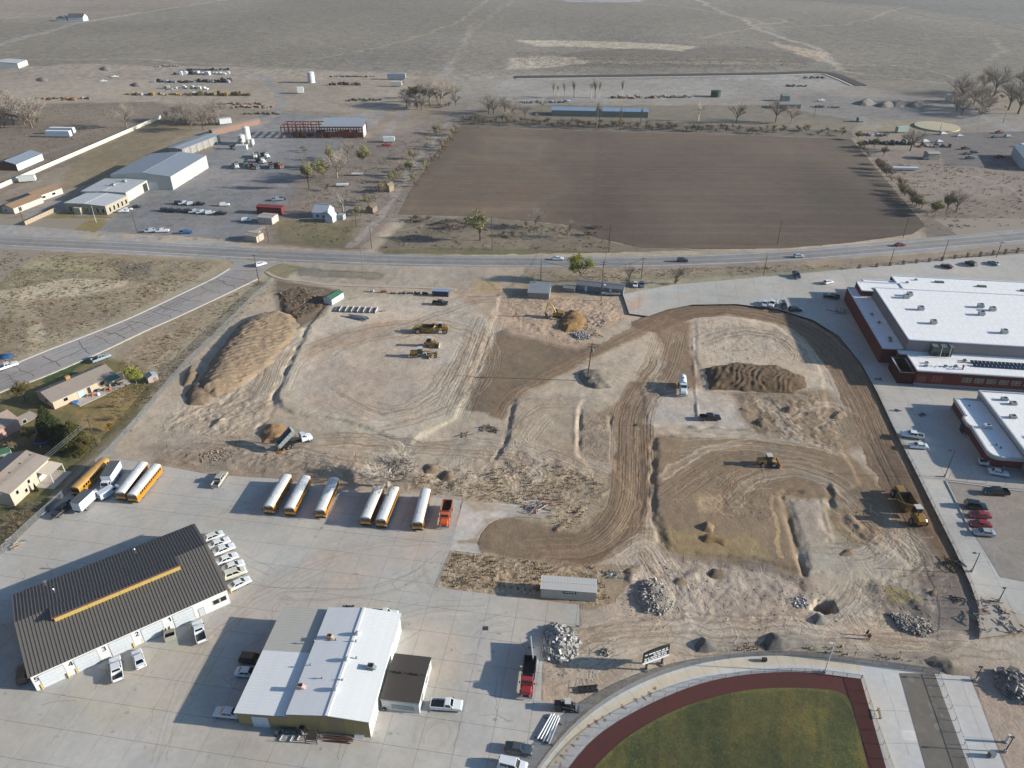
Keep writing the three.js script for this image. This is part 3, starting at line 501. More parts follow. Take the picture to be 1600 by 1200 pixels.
// highway
{
  const t = paintFor(hwP, 2048, 512, C(150, 146, 142));
  const cl = hwA.map((p, i) => [(p[0] + hwB[i][0]) / 2, (p[1] + hwB[i][1]) / 2]);
  t.line(offsetPath(cl, 2.2), C(128, 126, 124), 3.4, 0.8); t.line(offsetPath(cl, -2.2), C(132, 130, 128), 3.4, 0.8);
  t.line(offsetPath(cl, 4.2), C(214, 210, 202), 0.28, 0.9); t.line(offsetPath(cl, -4.2), C(206, 202, 194), 0.28, 0.8);
  t.line(offsetPath(cl, 0.16), C(196, 170, 96), 0.16, 0.6);
  t.finish({ warp: 0.1, warpScale: 3, grain: 0.05, mott: 0.06, mottScale: 5, broad: 0.05, broadScale: 30 });
  sheet('highway', hwP, 0.03, t);
  const sh = GP([[-260, 340], [0, 350], [150, 362], [400, 384], [350, 405], [0, 388], [-260, 378]]);
  const s = paintFor(sh, 1024, 256, C(166, 160, 152)); s.speck(sh, [C(130, 120, 108), C(186, 178, 166)], 900, 0.3, 1.4, 0.3); s.finish({ warp: 0.4, grain: 0.05 }); sheet('road_shoulder', sh, 0.012, s);
}
// side street with tar-filled cracks, kerbs along both edges
{
  const t = paintFor(streetP, 1024, 1024, C(158, 151, 144));
  const mid2 = streetUp.slice(1).map((p, i) => [(p[0] + streetLo[i + 1][0]) / 2, (p[1] + streetLo[i + 1][1]) / 2]), cl = spline(mid2, 12);
  for (let i = 4; i < cl.length - 4; i += 4 + Math.floor(rnd() * 5)) { // cross cracks
    const a = offsetPath(cl, -5.6)[i], b = offsetPath(cl, 5.6)[Math.min(cl.length - 1, i + Math.floor(rr(-2, 3)))], q = []; for (let k = 0; k <= 6; k++) q.push([lerp(a[0], b[0], k / 6) + rr(-0.5, 0.5), lerp(a[1], b[1], k / 6) + rr(-0.7, 0.7)]); t.line(q, C(84, 80, 76), rr(0.18, 0.4), 0.85);
  }
  for (let k = 0; k < 16; k++) { const o = rr(-3.5, 3.5), s = Math.floor(rr(0, cl.length * 0.8)), q = offsetPath(cl, o).slice(s, s + Math.floor(rr(8, 26))).map(p => [p[0] + rr(-0.35, 0.35), p[1] + rr(-0.35, 0.35)]); if (q.length > 2) t.line(q, C(90, 86, 82), rr(0.15, 0.32), 0.7); }
  t.finish({ warp: 0.15, warpScale: 2, grain: 0.05, mott: 0.05, mottScale: 3, broad: 0.05, broadScale: 14 });
  sheet('street', streetP, 0.02, t);
  const kerbMat = mat(C(196, 188, 174), 0.95);
  for (const L of [spline(streetUp.slice(2), 6), spline(streetLo.slice(2), 6)]) {
    const A = offsetPath(L, 0.45), B = offsetPath(L, -0.45), Pk = A.concat(B.reverse());
    struct('kerb', slab(Pk, 0.16, -0.05, (x, z) => [x, z]), kerbMat);
  }
}
// ploughed field: furrows run across it
{
  const t = paintFor(fieldP, 2048, 1024, C(97, 81, 67));
  t.soft(P([[712, 200], [930, 206], [925, 372], [880, 350], [622, 335]]), C(106, 89, 73), 0.6, 6);
  t.soft(P([[640, 300], [720, 240], [860, 260], [900, 300], [800, 330], [640, 334]]), C(126, 106, 85), 0.5, 10);
  t.soft(P([[1330, 220], [1440, 350], [1300, 350], [1250, 260]]), C(90, 77, 66), 0.5, 8);
  t.soft(P([[760, 215], [860, 220], [840, 250], [760, 250]]), C(124, 106, 88), 0.4, 6);
  for (let i = 0; i < 150; i++) { const y0 = 200 + i * 1.3, l = P([[600, y0], [900, y0 + 4], [1200, y0 + 6], [1480, y0 + 10]]); t.line(l, pick([C(86, 70, 56), C(140, 119, 97), C(98, 81, 66)]), rr(0.3, 1.4), rr(0.08, 0.32)); }
  t.line(P([[938, 206], [930, 300], [925, 370]]), C(90, 76, 64), 3, 0.25);
  t.finish({ warp: 1.2, warpScale: 14, grain: 0.07, mott: 0.06, mottScale: 6, broad: 0.14, broadScale: 42 });
  sheet('ploughed_field', fieldP, 0.05, t, 1);
}
// concrete yard in slabs: each slab its own piece, recessed joints between
function slabs(name, Pg, origin, ang, sx, sz, y, base, paint, rough, gap = 0.05) {
  const bed = struct(name, slab(Pg, y - 0.03, y - 0.2, paint.uv), mat(base, 1));
  const m = new THREE.MeshStandardMaterial({ map: paint.tex(), roughness: rough, side: THREE.DoubleSide });
  const c = Math.cos(ang), s = Math.sin(ang), loc = Pg.map(([x, z]) => [(x - origin[0]) * c + (z - origin[1]) * s, -(x - origin[0]) * s + (z - origin[1]) * c]), [a, b, d, e] = bbox(loc);
  let n = 0; const rest = [];
  for (let i = Math.floor(a / sx); i * sx < b; i++) for (let j = Math.floor(d / sz); j * sz < e; j++) {
    const q = [[i * sx + gap / 2, j * sz + gap / 2], [(i + 1) * sx - gap / 2, j * sz + gap / 2], [(i + 1) * sx - gap / 2, (j + 1) * sz - gap / 2], [i * sx + gap / 2, (j + 1) * sz - gap / 2]];
    const r = clipPoly(loc, q); if (r.length < 3 || area(r) < 0.3) continue;
    const w = r.map(([u, v]) => [origin[0] + u * c - v * s, origin[1] + u * s + v * c]);
    const g = slab(w, y + rr(-0.004, 0.004), y - 0.028, paint.uv); if (n++ < 300) part(bed, 'slab', g, m); else rest.push(g);
  }
  if (rest.length) { const o = part(bed, 'slabs', mg(rest), m); o.userData.kind = 'stuff'; }
  return bed;
}
{
  const t = paintFor(yardP.map(p => [clamp(p[0], -130, 60), Math.min(p[1], -62)]), 2048, 2048, C(188, 182, 170));
  t.speck(yardP, [C(204, 198, 186), C(176, 169, 158)], 500, 1.5, 6, 0.14);
  t.soft(P([[700, 800], [690, 850], [560, 900], [420, 960], [330, 1000], [380, 940], [500, 870], [620, 840]]), C(200, 180, 158), 0.4, 2.5);
  t.soft(P([[640, 960], [720, 1000], [700, 1100], [660, 1040]]), C(202, 186, 160), 0.35, 2.5);
  t.soft(P([[100, 1090], [260, 1010], [330, 1000], [320, 1090], [160, 1130]]), C(190, 176, 150), 0.35, 3);
  const arcs = [[[410, 915], [560, 918], [640, 895], [690, 860]], [[440, 935], [600, 925], [670, 890]], [[660, 870], [655, 900], [680, 930]], [[300, 1000], [420, 900], [560, 850], [700, 840]], [[200, 860], [350, 870], [420, 900]], [[120, 830], [220, 800], [330, 800]], [[560, 990], [640, 960], [760, 950]], [[660, 1160], [665, 1140], [690, 1130], [705, 1145], [690, 1165]], [[740, 1000], [760, 980], [800, 975]], [[250, 1190], [300, 1050], [380, 960], [520, 880]]];
  for (const a of arcs) t.ruts(S(a), [C(150, 146, 140), C(210, 196, 176), C(160, 152, 142)], 1.9, 0.3, 0.35, 4, 1.5);
  for (let i = 0; i < 46; i++) { const [x, z] = G(rr(0, 840), rr(760, 1190)); const q = [[x, z]]; let an = rr(0, 6.3); for (let k = 0; k < 7; k++) { an += rr(-0.5, 0.5); q.push([q[k][0] + Math.cos(an) * rr(0.5, 1.4), q[k][1] + Math.sin(an) * rr(0.5, 1.4)]); } t.line(q, C(120, 114, 106), rr(0.05, 0.12), 0.6); }
  for (let i = 0; i < 140; i++) { const [x, z] = G(rr(0, 840), rr(760, 1190)); t.dot(x, z, rr(0.1, 0.5), rr(0.1, 0.4), C(116, 106, 96), rr(0.1, 0.4)); }
  t.finish({ warp: 0.4, warpScale: 3, grain: 0.04, mott: 0.04, mottScale: 2.5, broad: 0.04, broadScale: 12 });
  const o = G(700, 850), q = G(678, 918);
  slabs('concrete_yard', yardP, o, Math.atan2(q[1] - o[1], q[0] - o[0]), 6.1, 6.1, 0.03, C(110, 104, 96), t, 0.9);
  const u = paintFor(padP, 512, 512, C(200, 193, 181)); u.speck(padP, [C(176, 160, 140)], 200, 0.3, 1.5, 0.3);
  u.soft(P([[740, 850], [760, 815], [805, 804], [870, 800], [870, 830], [752, 868]]), C(140, 120, 96), 0.3, 1.2); u.soft(P([[720, 845], [750, 846], [750, 850], [720, 849]]), C(150, 126, 100), 0.5, 0.5); u.soft(P([[724, 783], [870, 802], [850, 808], [740, 795]]), C(170, 150, 124), 0.5, 1);
  u.finish({ warp: 0.8, warpScale: 3, grain: 0.05 });
  sheet('concrete_pad', padP, 0.05, u, 0.95);
  const ys = GP([[722, 783], [732, 784], [700, 880], [686, 917], [678, 917], [704, 858]]); const v = paintFor(ys, 128, 256, C(160, 146, 128)); v.finish({ grain: 0.08 }); sheet('gutter_strip', ys, 0.045, v);
}
// school grounds: raised concrete apron with a retaining edge, asphalt parking lot
const SY = 0.55;
{
  const t = paintFor(schoolP, 1024, 2048, C(186, 181, 170));
  t.speck(schoolP, [C(206, 202, 192), C(178, 172, 162)], 400, 1.5, 6, 0.16);
  t.speck(P([[968, 478], [985, 468], [1004, 466], [1000, 482], [980, 494]]), [C(204, 150, 120), C(198, 160, 134)], 260, 0.3, 1.3, 0.4);
  t.soft(P([[1340, 600], [1365, 600], [1410, 690], [1395, 690]]), C(170, 164, 156), 0.6, 1.5);
  t.soft(P([[1300, 560], [1330, 560], [1380, 660], [1420, 700], [1400, 700]]), C(150, 144, 134), 0.5, 1);
  t.soft(P([[1525, 940], [1560, 940], [1600, 985], [1640, 1000], [1530, 1005]]), C(176, 160, 140), 0.7, 2);
  for (let i = 0; i < 40; i++) { const [x, z] = G(rr(1280, 1340), rr(480, 580)); t.line([[x, z], [x + rr(2, 5), z + rr(3, 8)]], C(150, 142, 132), 0.3, 0.25); }
  t.finish({ warp: 0.4, warpScale: 3, grain: 0.04, mott: 0.04, mottScale: 3, broad: 0.05, broadScale: 14 });
  const o = G(1478, 752), q = G(1518, 832);
  slabs('school_apron', schoolP, o, Math.atan2(q[1] - o[1], q[0] - o[0]), 7.2, 7.2, SY, C(96, 92, 88), t, 0.9, 0.04);
  const u = paintFor(lotP, 1024, 1024, C(140, 131, 120)); for (let k = 0; k < 40; k++) { const [x, z] = G(rr(1530, 1640), rr(770, 920)); u.c.globalAlpha = 0.25; u.c.strokeStyle = C(166, 156, 142); u.c.lineWidth = 0.25; u.c.beginPath(); u.c.arc(x, z, rr(3, 12), rr(0, 6), rr(1, 7)); u.c.stroke(); u.c.globalAlpha = 1; }
  u.finish({ warp: 0.3, grain: 0.09, mott: 0.06 });
  sheet('parking_lot', lotP, SY + 0.03, u, 0.95);
  for (const L of [[[1478, 752], [1518, 832]], [[1478, 752], [1700, 782]]]) { const [a, b] = GP(L, SY), dx = b[0] - a[0], dz = b[1] - a[1], l = Math.hypot(dx, dz); const g = bx(l, 0.2, 0.3); g.rotateY(-Math.atan2(dz, dx)); g.translate((a[0] + b[0]) / 2, SY - 0.01, (a[1] + b[1]) / 2); struct('kerb', g, mat(C(196, 190, 180), 0.95)); }
}
// sports ground: turf, cinder track, concrete walks, asphalt strip
{
  const tr = spline(trackOut, 6), walk = walkP;
  const t = paintFor(walk, 1024, 1024, C(198, 195, 188)); t.line(offsetPath(tr, -2.6), C(206, 188, 150), 1.6, 0.6);
  for (let i = 0; i < 45; i++) { const q = offsetPath(tr, rr(-2.4, -1.4))[Math.floor(rr(4, tr.length * 0.45))]; t.dot(q[0], q[1], rr(0.15, 0.6), rr(0.1, 0.3), C(120, 88, 66), 0.5, rr(0, 3)); }
  for (let i = 0; i < tr.length; i += 2) { const a = offsetPath(tr, -0.5)[i], b = offsetPath(tr, -6)[i]; t.line([a, b], C(150, 146, 140), 0.08, 0.7); }
  for (const [a, b] of [[[1378, 1052], [1420, 1180]], [[1500, 1060], [1545, 1180]], [[1350, 1110], [1430, 1112]], [[1480, 1100], [1530, 1104]], [[1370, 1160], [1440, 1164]], [[1500, 1150], [1550, 1155]]]) t.line(P([a, b]), C(150, 147, 142), 0.12, 0.6);
  t.soft(P([[1408, 1143], [1438, 1144], [1442, 1158], [1412, 1157]]), C(216, 215, 211), 0.7, 0.3);
  t.finish({ warp: 0.15, grain: 0.03, mott: 0.04 });
  sheet('stadium_walk', walk, 0.03, t, 0.9);
  const trk = tr.concat(GP([[1345, 1061], [1410, 1290], [850, 1290]]));
  const u = paintFor(trk, 512, 512, C(82, 40, 37)); u.finish({ warp: 0.2, grain: 0.04, mott: 0.05 }); sheet('cinder_track', trk, 0.07, u, 1);
  const gr = spline(GP([[890, 1250], [925, 1203], [980, 1152], [1060, 1108], [1140, 1084], [1200, 1076], [1280, 1077], [1312, 1082], [1326, 1092], [1340, 1135], [1375, 1290]]), 6).concat(GP([[870, 1290]]));
  const v = paintFor(gr, 1024, 1024, C(74, 75, 36));
  v.speck(gr, [C(110, 94, 46), C(56, 66, 30), C(96, 86, 42), C(50, 62, 28)], 1200, 1, 5, 0.3); for (let i = 0; i < 60; i++) { const q = P([[900 + i * 9, 1290], [940 + i * 8, 1070]]); v.line(q, pick([C(112, 98, 46), C(54, 66, 30)]), rr(0.4, 1.2), 0.2); } v.line(gr, C(124, 116, 62), 1.2, 0.35);
  v.speck(gr, [C(110, 104, 56), C(50, 62, 28), C(86, 88, 44)], 26000, 0.06, 0.2, 0.5);
  v.finish({ warp: 0.5, grain: 0.12, mott: 0.12, mottScale: 1.2, broad: 0.08, broadScale: 9 }); sheet('turf', gr, 0.11, v, 1);
  const as = GP([[1405, 1052], [1460, 1052.5], [1545, 1285], [1470, 1285]]); const w = paintFor(as, 256, 512, C(112, 105, 96)); w.speck(as, [C(160, 152, 140)], 30, 0.2, 0.8, 0.5); w.finish({ warp: 0.1, grain: 0.06, mott: 0.07 }); sheet('asphalt_strip', as, 0.06, w, 0.95);
}
// ---------------------------------------------------------------- vehicles: front at +x, width along z, wheels on y = 0
const GLASS = phys('#0c1013', 0.12, 0, { clearcoat: 1, clearcoatRoughness: 0.05 });
const TYRE = mat('#17171a', 0.95), RIM = mat('#9a9c9e', 0.4, 0.7), BLACK = mat('#141415', 0.7), STEEL = mat('#6f7375', 0.5, 0.6), LAMP = phys('#d9d9d2', 0.2, 0), TAIL = phys('#8a1512', 0.3, 0), CHROME = mat('#b9bcbe', 0.25, 0.9), DKGREY = mat('#3a3b3c', 0.8);
const paintOf = hex => phys(hex, 0.35, 0, { clearcoat: 0.7, clearcoatRoughness: 0.12 });
// cabin: bottom and top rectangles
function frustum(b0, b1, t0, t1, y0, y1, wb, wt) {
  const B = [[b0, y0, -wb / 2], [b1, y0, -wb / 2], [b1, y0, wb / 2], [b0, y0, wb / 2]], T = [[t0, y1, -wt / 2], [t1, y1, -wt / 2], [t1, y1, wt / 2], [t0, y1, wt / 2]];
  const g = mg([quad(T[0], T[3], T[2], T[1]), quad(B[0], T[0], T[1], B[1]), quad(B[2], T[2], T[3], B[3]), quad(B[1], T[1], T[2], B[2]), quad(B[3], T[3], T[0], B[0])]);
  return { g, front: [B[1], B[2], T[2], T[1]], back: [B[3], B[0], T[0], T[3]], right: [B[2], B[3], T[3], T[2]], left: [B[0], B[1], T[1], T[0]] };
}
// window pane on a four-cornered face: u0..u1 along, v0..v1 up, d proud
function pane(f, u0, u1, v0, v1, d = 0.015) {
  const V = f.map(p => new THREE.Vector3(...p)), at = (u, v) => V[0].clone().lerp(V[1], u).lerp(V[3].clone().lerp(V[2], u), v);
  const n = V[1].clone().sub(V[0]).cross(V[3].clone().sub(V[0])).normalize(), c = V[0].clone().add(V[1]).add(V[2]).add(V[3]).multiplyScalar(0.25);
  const mid = new THREE.Vector3((Math.min(...f.map(p => p[0])) + Math.max(...f.map(p => p[0]))) / 2, c.y, 0);
  const o = f.out ?? null; if (o ? n.dot(o) < 0 : n.dot(c.clone().sub(new THREE.Vector3(f.cx ?? 0, c.y - 0.3, 0))) < 0) n.negate();
  const q = [at(u0, v0), at(u1, v0), at(u1, v1), at(u0, v1)].map(p => p.addScaledVector(n, d).toArray());
  return quad(...q);
}
function wheels(t, xs, track, r, w = 0.24, name = 'wheel', dual = []) {
  const ty = new THREE.TorusGeometry(r * 0.74, r * 0.26, 6, 14); ty.scale(1, 1, w / (r * 0.52)); const rim = cyZ(r * 0.58, w * 0.8, 0, 0, 0, 12);
  for (const x of xs) for (const s of [-1, 1]) {
    const o = new THREE.Group(); o.name = name; o.position.set(x, r, s * track / 2); t.add(o);
    part(o, 'tyre', ty, TYRE); part(o, 'rim', rim, RIM);
  }
}
const KIND = {
  sedan: { L: 4.8, W: 1.84, hood: 0.92, roof: 1.46, cab: [-1.75, 1.15, -1.0, 0.35], deck: 1.0 },
  suv: { L: 4.8, W: 1.95, hood: 1.06, roof: 1.78, cab: [-2.25, 1.2, -2.0, 0.5], deck: 1.06 },
  hatch: { L: 4.3, W: 1.8, hood: 0.95, roof: 1.52, cab: [-2.0, 1.15, -1.5, 0.35], deck: 0.98 },
  wagon: { L: 5.1, W: 1.98, hood: 1.08, roof: 1.82, cab: [-2.4, 1.2, -2.2, 0.55], deck: 1.08 },
};
const protos = {};
function carProto(kind, hex, small) {
  const key = kind + hex + small; if (protos[key]) return protos[key];
  const t = new THREE.Group(), body = paintOf(hex);
  if (kind === 'pickup' || kind === 'single_cab' || kind === 'utility') {
    const L = 5.8, W = 1.98, sc = kind !== 'pickup', cb = sc ? [-0.35, 1.25, -0.2, 0.7] : [-1.15, 1.25, -0.95, 0.6], bx0 = sc ? -0.4 : -1.2;
    part(t, 'body', prof([[bx0, 0.42], [2.75, 0.42], [2.88, 0.55], [2.86, 0.98], [2.6, 1.1], [1.2, 1.2], [bx0, 1.2]], W, 0.09), body);
    if (kind === 'utility') { for (const s of [-1, 1]) part(t, 'service_box', bx(2.4, 0.85, 0.5, -1.65, 0.55, s * 0.75), body); part(t, 'bed_floor', bx(2.4, 0.1, 1.1, -1.65, 0.62, 0), DKGREY); }
    else { part(t, 'bed', [bx(-2.88 - bx0 < 0 ? bx0 + 2.88 : 1, 0.72, 0.09, (bx0 - 2.88) / 2, 0.5, W / 2 - 0.05), bx(bx0 + 2.88, 0.72, 0.09, (bx0 - 2.88) / 2, 0.5, -W / 2 + 0.05), bx(0.08, 0.7, W - 0.2, bx0 - 0.03, 0.52, 0)], body); part(t, 'bed_floor', bx(bx0 + 2.8, 0.08, W - 0.2, (bx0 - 2.85) / 2, 0.62, 0), DKGREY); }
    part(t, 'tailgate', bx(0.07, 0.66, W - 0.16, -2.86, 0.54, 0), body);
    const c = frustum(cb[0], cb[1], cb[2], cb[3], 1.18, 1.86, W - 0.16, W - 0.46); for (const k of ['front', 'back', 'left', 'right']) c[k].cx = (cb[0] + cb[1]) / 2;
    part(t, 'cab', c.g, body); part(t, 'windshield', pane(c.front, 0.06, 0.94, 0.1, 0.9), GLASS); part(t, 'rear_window', pane(c.back, 0.08, 0.92, 0.15, 0.85), GLASS);
    if (!small) { for (const f of [c.left, c.right]) for (const [a, b] of (sc ? [[0.12, 0.85]] : [[0.06, 0.45], [0.5, 0.93]])) part(t, 'side_window', pane(f, a, b, 0.12, 0.85), GLASS); for (const s of [-1, 1]) { part(t, 'headlight', bx(0.08, 0.2, 0.42, 2.84, 0.75, s * 0.72), LAMP); part(t, 'tail_light', bx(0.06, 0.4, 0.14, -2.88, 0.75, s * 0.88), TAIL); part(t, 'mirror', bx(0.12, 0.16, 0.24, 1.1, 1.25, s * 1.08), BLACK); } part(t, 'bumper', bx(0.2, 0.25, W - 0.1, -2.92, 0.42, 0), CHROME); part(t, 'bumper', bx(0.14, 0.28, W - 0.1, 2.9, 0.42, 0), CHROME); }
    wheels(t, [-1.75, 1.85], W - 0.26, 0.4, 0.27); part(t, 'chassis', bx(4.6, 0.25, 1.2, -0.2, 0.3, 0), BLACK);
  } else if (kind === 'van') {
    const W = 2.0; part(t, 'body', prof([[-2.75, 0.4], [2.5, 0.4], [2.72, 0.6], [2.66, 1.05], [1.9, 1.25], [1.2, 1.98], [0.8, 2.08], [-2.6, 2.08], [-2.75, 1.9]], W, 0.16, 0, 3), body);
    part(t, 'windshield', quad([1.92, 1.3, -0.8], [1.92, 1.3, 0.8], [1.24, 1.96, 0.72], [1.24, 1.96, -0.72]), GLASS); for (const s of [-0.45, 0.45]) part(t, 'rear_window', bx(0.04, 0.5, 0.7, -2.77, 1.3, s), GLASS); for (const s of [-1, 1]) part(t, 'side_window', bx(0.9, 0.5, 0.04, 0.95, 1.32, s * 1.0), GLASS);
    wheels(t, [-1.7, 1.7], W - 0.24, 0.37); part(t, 'bumper', bx(0.15, 0.25, 1.9, -2.8, 0.38, 0), DKGREY); part(t, 'bumper', bx(0.15, 0.25, 1.9, 2.7, 0.38, 0), DKGREY);
  } else {
    const k = KIND[kind], h = k.L / 2, W = k.W;
    part(t, 'body', prof([[-h + 0.1, 0.32], [h - 0.1, 0.32], [h, 0.5], [h - 0.06, 0.74], [h - 0.4, k.hood - 0.06], [k.cab[1], k.hood + 0.04], [k.cab[0], k.deck + 0.02], [-h + 0.12, k.deck - 0.06], [-h, 0.6]], W, 0.13, 0, 3), body);
    const c = frustum(k.cab[0], k.cab[1], k.cab[2], k.cab[3], k.hood, k.roof, W - 0.14, W - 0.52); for (const q of ['front', 'back', 'left', 'right']) c[q].cx = (k.cab[0] + k.cab[1]) / 2;
    part(t, 'cabin', c.g, body); part(t, 'windshield', pane(c.front, 0.05, 0.95, 0.06, 0.92), GLASS); part(t, 'rear_window', pane(c.back, 0.08, 0.92, 0.12, 0.9), GLASS);
    if (!small) { for (const f of [c.left, c.right]) for (const [a, b] of [[0.08, 0.47], [0.51, 0.9]]) part(t, 'side_window', pane(f, a, b, 0.14, 0.86), GLASS); for (const s of [-1, 1]) { part(t, 'headlight', bx(0.1, 0.15, 0.36, h - 0.1, 0.62, s * (W / 2 - 0.3)), LAMP); part(t, 'tail_light', bx(0.08, 0.16, 0.36, -h + 0.05, 0.72, s * (W / 2 - 0.28)), TAIL); part(t, 'mirror', bx(0.12, 0.12, 0.2, k.cab[1] - 0.35, k.hood + 0.08, s * (W / 2 + 0.04)), body); } }
    wheels(t, [-h * 0.57, h * 0.6], W - 0.22, 0.33, 0.22); part(t, 'chassis', bx(k.L - 0.6, 0.15, W - 0.5, 0, 0.2, 0), BLACK);
  }
  return protos[key] = t;
}
// set down a thing built from a prototype: rear and front pixels of its footprint centreline
function setDown(proto, name, label, category, rear, front, group, y, hpx = 0.5) {
  const a = G(rear[0], rear[1], hpx + (y || 0)), b = G(front[0], front[1], hpx + (y || 0)), x = (a[0] + b[0]) / 2, z = (a[1] + b[1]) / 2, ry = Math.atan2(-(b[1] - a[1]), b[0] - a[0]);
  const o = proto.clone(); o.name = numbered(name); o.position.set(x, y ?? Math.max(0, groundY(x, z)), z); o.rotation.y = ry; scene.add(o); return tag(o, label, category, group);
}
const CATN = { sedan: ['sedan', 'car'], suv: ['sport_utility_car', 'car'], hatch: ['hatchback', 'car'], wagon: ['sport_utility_car', 'car'], pickup: ['pickup_truck', 'pickup'], single_cab: ['pickup_truck', 'pickup'], utility: ['service_truck', 'pickup'], van: ['van', 'van'] };
function car(kind, hex, rear, front, label, group, y, small = false) { return setDown(carProto(kind, hex, small), CATN[kind][0], label, CATN[kind][1], rear, front, group, y); }
const YY = 0.03, WHITE = '#d6d8d8', SILVER = '#9aa0a4', BLK = '#101113';
// ---- buses
function busProto(roofHex, bodyHex) {
  const t = new THREE.Group(), Y = paintOf(bodyHex), R = mat(roofHex, 0.55), L = 11.9, W = 2.44;
  const sec = pts => { const g = prof(pts, L, 0.08, 0, 2); g.rotateY(Math.PI / 2); return g; };
  part(t, 'body', sec([[-W / 2, 0.55], [W / 2, 0.55], [W / 2, 2.5], [-W / 2, 2.5]]), Y);
  const rf = []; for (let i = 0; i <= 12; i++) { const a = Math.PI * i / 12; rf.push([Math.cos(a) * (W / 2 - 0.0), 2.48 + Math.sin(a) ** 0.8 * 0.55]); } part(t, 'roof', sec(rf), R);
  for (const s of [-1, 1]) { for (let i = 0; i < 12; i++) part(t, 'window', bx(0.66, 0.62, 0.03, -5.1 + i * 0.84, 1.72, s * (W / 2 + 0.005)), GLASS); for (const y of [0.95, 1.35, 1.62]) part(t, 'rub_rail', bx(L - 0.3, 0.06, 0.05, 0, y, s * (W / 2 + 0.005)), BLACK); part(t, 'mirror', [bx(0.1, 0.4, 0.24, L / 2 + 0.35, 1.7, s * 1.4), bar([L / 2 - 0.05, 2.2, s * 1.15], [L / 2 + 0.35, 2.1, s * 1.4], 0.03)], BLACK); part(t, 'headlight', bx(0.05, 0.22, 0.3, L / 2 + 0.01, 0.85, s * 0.9), LAMP); }
  part(t, 'windshield', bx(0.04, 0.95, 2.15, L / 2 + 0.0, 1.5, 0), GLASS); part(t, 'rear_door', bx(0.04, 1.5, 1.0, -L / 2 - 0.005, 0.8, 0), GLASS); for (const s of [-1, 1]) part(t, 'rear_window', bx(0.04, 0.6, 0.5, -L / 2 - 0.005, 1.7, s * 0.85), GLASS);
  part(t, 'door', bx(0.8, 1.7, 0.04, L / 2 - 0.65, 0.62, W / 2 + 0.01), GLASS); for (const s of [-1, 1]) { part(t, 'bumper', bx(0.2, 0.3, W, s * (L / 2 + 0.08), 0.45, 0), BLACK); part(t, 'roof_hatch', bx(0.7, 0.06, 0.7, s * 2.5, 3.02, 0), R); }
  for (const z of [-0.9, -0.5, 0.5, 0.9]) part(t, 'warning_light', bx(0.05, 0.14, 0.16, L / 2 + 0.0, 2.56, z), z * z > 0.5 ? TAIL : mat('#c98a1a', 0.4));
  wheels(t, [-3.4, 3.7], W - 0.3, 0.5, 0.32); part(t, 'chassis', bx(10.5, 0.3, 1.4, 0, 0.35, 0), BLACK);
  return t;
}
const bus = busProto('#cfd0cc', '#c8860f');
[[[666, 768], [652, 824]], [[618, 763], [594, 821]], [[594, 761], [570, 817]], [[524, 750], [499, 806]], [[480, 747], [451, 802]], [[451, 744], [418, 800]]].forEach(([r, f], i) =>
  setDown(bus, 'school_bus', ['yellow school bus with white roof parked next to the orange dump truck', 'yellow school bus under the bare tree, on the side towards the orange truck', 'yellow school bus under the bare tree, the second of the close pair', 'yellow school bus standing alone between the close pair and the far pair', 'yellow school bus, second from the end of the row across the yard', 'yellow school bus at the far end of the row beside the bare earth bank'][i], 'bus', r, f, 'white roofed school buses in the yard', YY, 1.6));
setDown(bus, 'school_bus', 'yellow school bus near the box trucks, its flank to the open yard', 'bus', [246, 731], [207, 779], 'white roofed school buses in the yard', YY, 1.6);
setDown(bus, 'school_bus', 'yellow school bus parked tight between the white van and another bus', 'bus', [225, 728], [189, 775], 'white roofed school buses in the yard', YY, 1.6);
setDown(busProto('#b28a4e', '#bd8420'), 'school_bus', 'old school bus with tan yellow roof beside the chain link fence', 'bus', [165, 722], [118, 768], null, YY, 1.6);
// ---- box trucks
function boxTruck(hex, boxHex, Lb = 6.2) {
  const t = new THREE.Group(), b = paintOf(hex), m = mat(boxHex, 0.5);
  part(t, 'cargo_box', prof([[-4, 0.95], [-4 + Lb, 0.95], [-4 + Lb, 3.45], [-4, 3.45]], 2.5, 0.05), m); part(t, 'box_rail', bx(Lb, 0.1, 2.54, -4 + Lb / 2, 3.42, 0), STEEL); part(t, 'box_rail', bx(Lb, 0.12, 2.54, -4 + Lb / 2, 0.92, 0), STEEL); part(t, 'rear_door', bx(0.04, 2.2, 2.2, -4.02, 1.1, 0), m);
  const x = -4 + Lb + 0.1, c = frustum(x, x + 1.5, x + 0.1, x + 1.0, 1.5, 2.35, 2.1, 1.8); for (const k of ['front', 'back', 'left', 'right']) c[k].cx = x + 0.7;
  part(t, 'cab', [c.g, bx(1.5, 0.9, 2.1, x + 0.75, 0.62, 0)], b); part(t, 'hood', prof([[x + 1.4, 0.6], [x + 2.7, 0.6], [x + 2.75, 1.15], [x + 2.5, 1.4], [x + 1.4, 1.55]], 1.9, 0.12), b); part(t, 'windshield', pane(c.front, 0.06, 0.94, 0.1, 0.9), GLASS); for (const f of [c.left, c.right]) part(t, 'side_window', pane(f, 0.15, 0.85, 0.15, 0.85), GLASS);
  for (const s of [-1, 1]) { part(t, 'headlight', bx(0.05, 0.2, 0.3, x + 2.74, 0.8, s * 0.7), LAMP); part(t, 'mirror', bx(0.1, 0.45, 0.2, x + 1.2, 1.6, s * 1.25), BLACK); } part(t, 'bumper', bx(0.15, 0.3, 2.1, x + 2.8, 0.45, 0), CHROME);
  wheels(t, [-2.4, x + 1.9], 2.05, 0.5, 0.32); part(t, 'chassis', bx(8.6, 0.3, 1, 0.2, 0.55, 0), BLACK); return t;
}
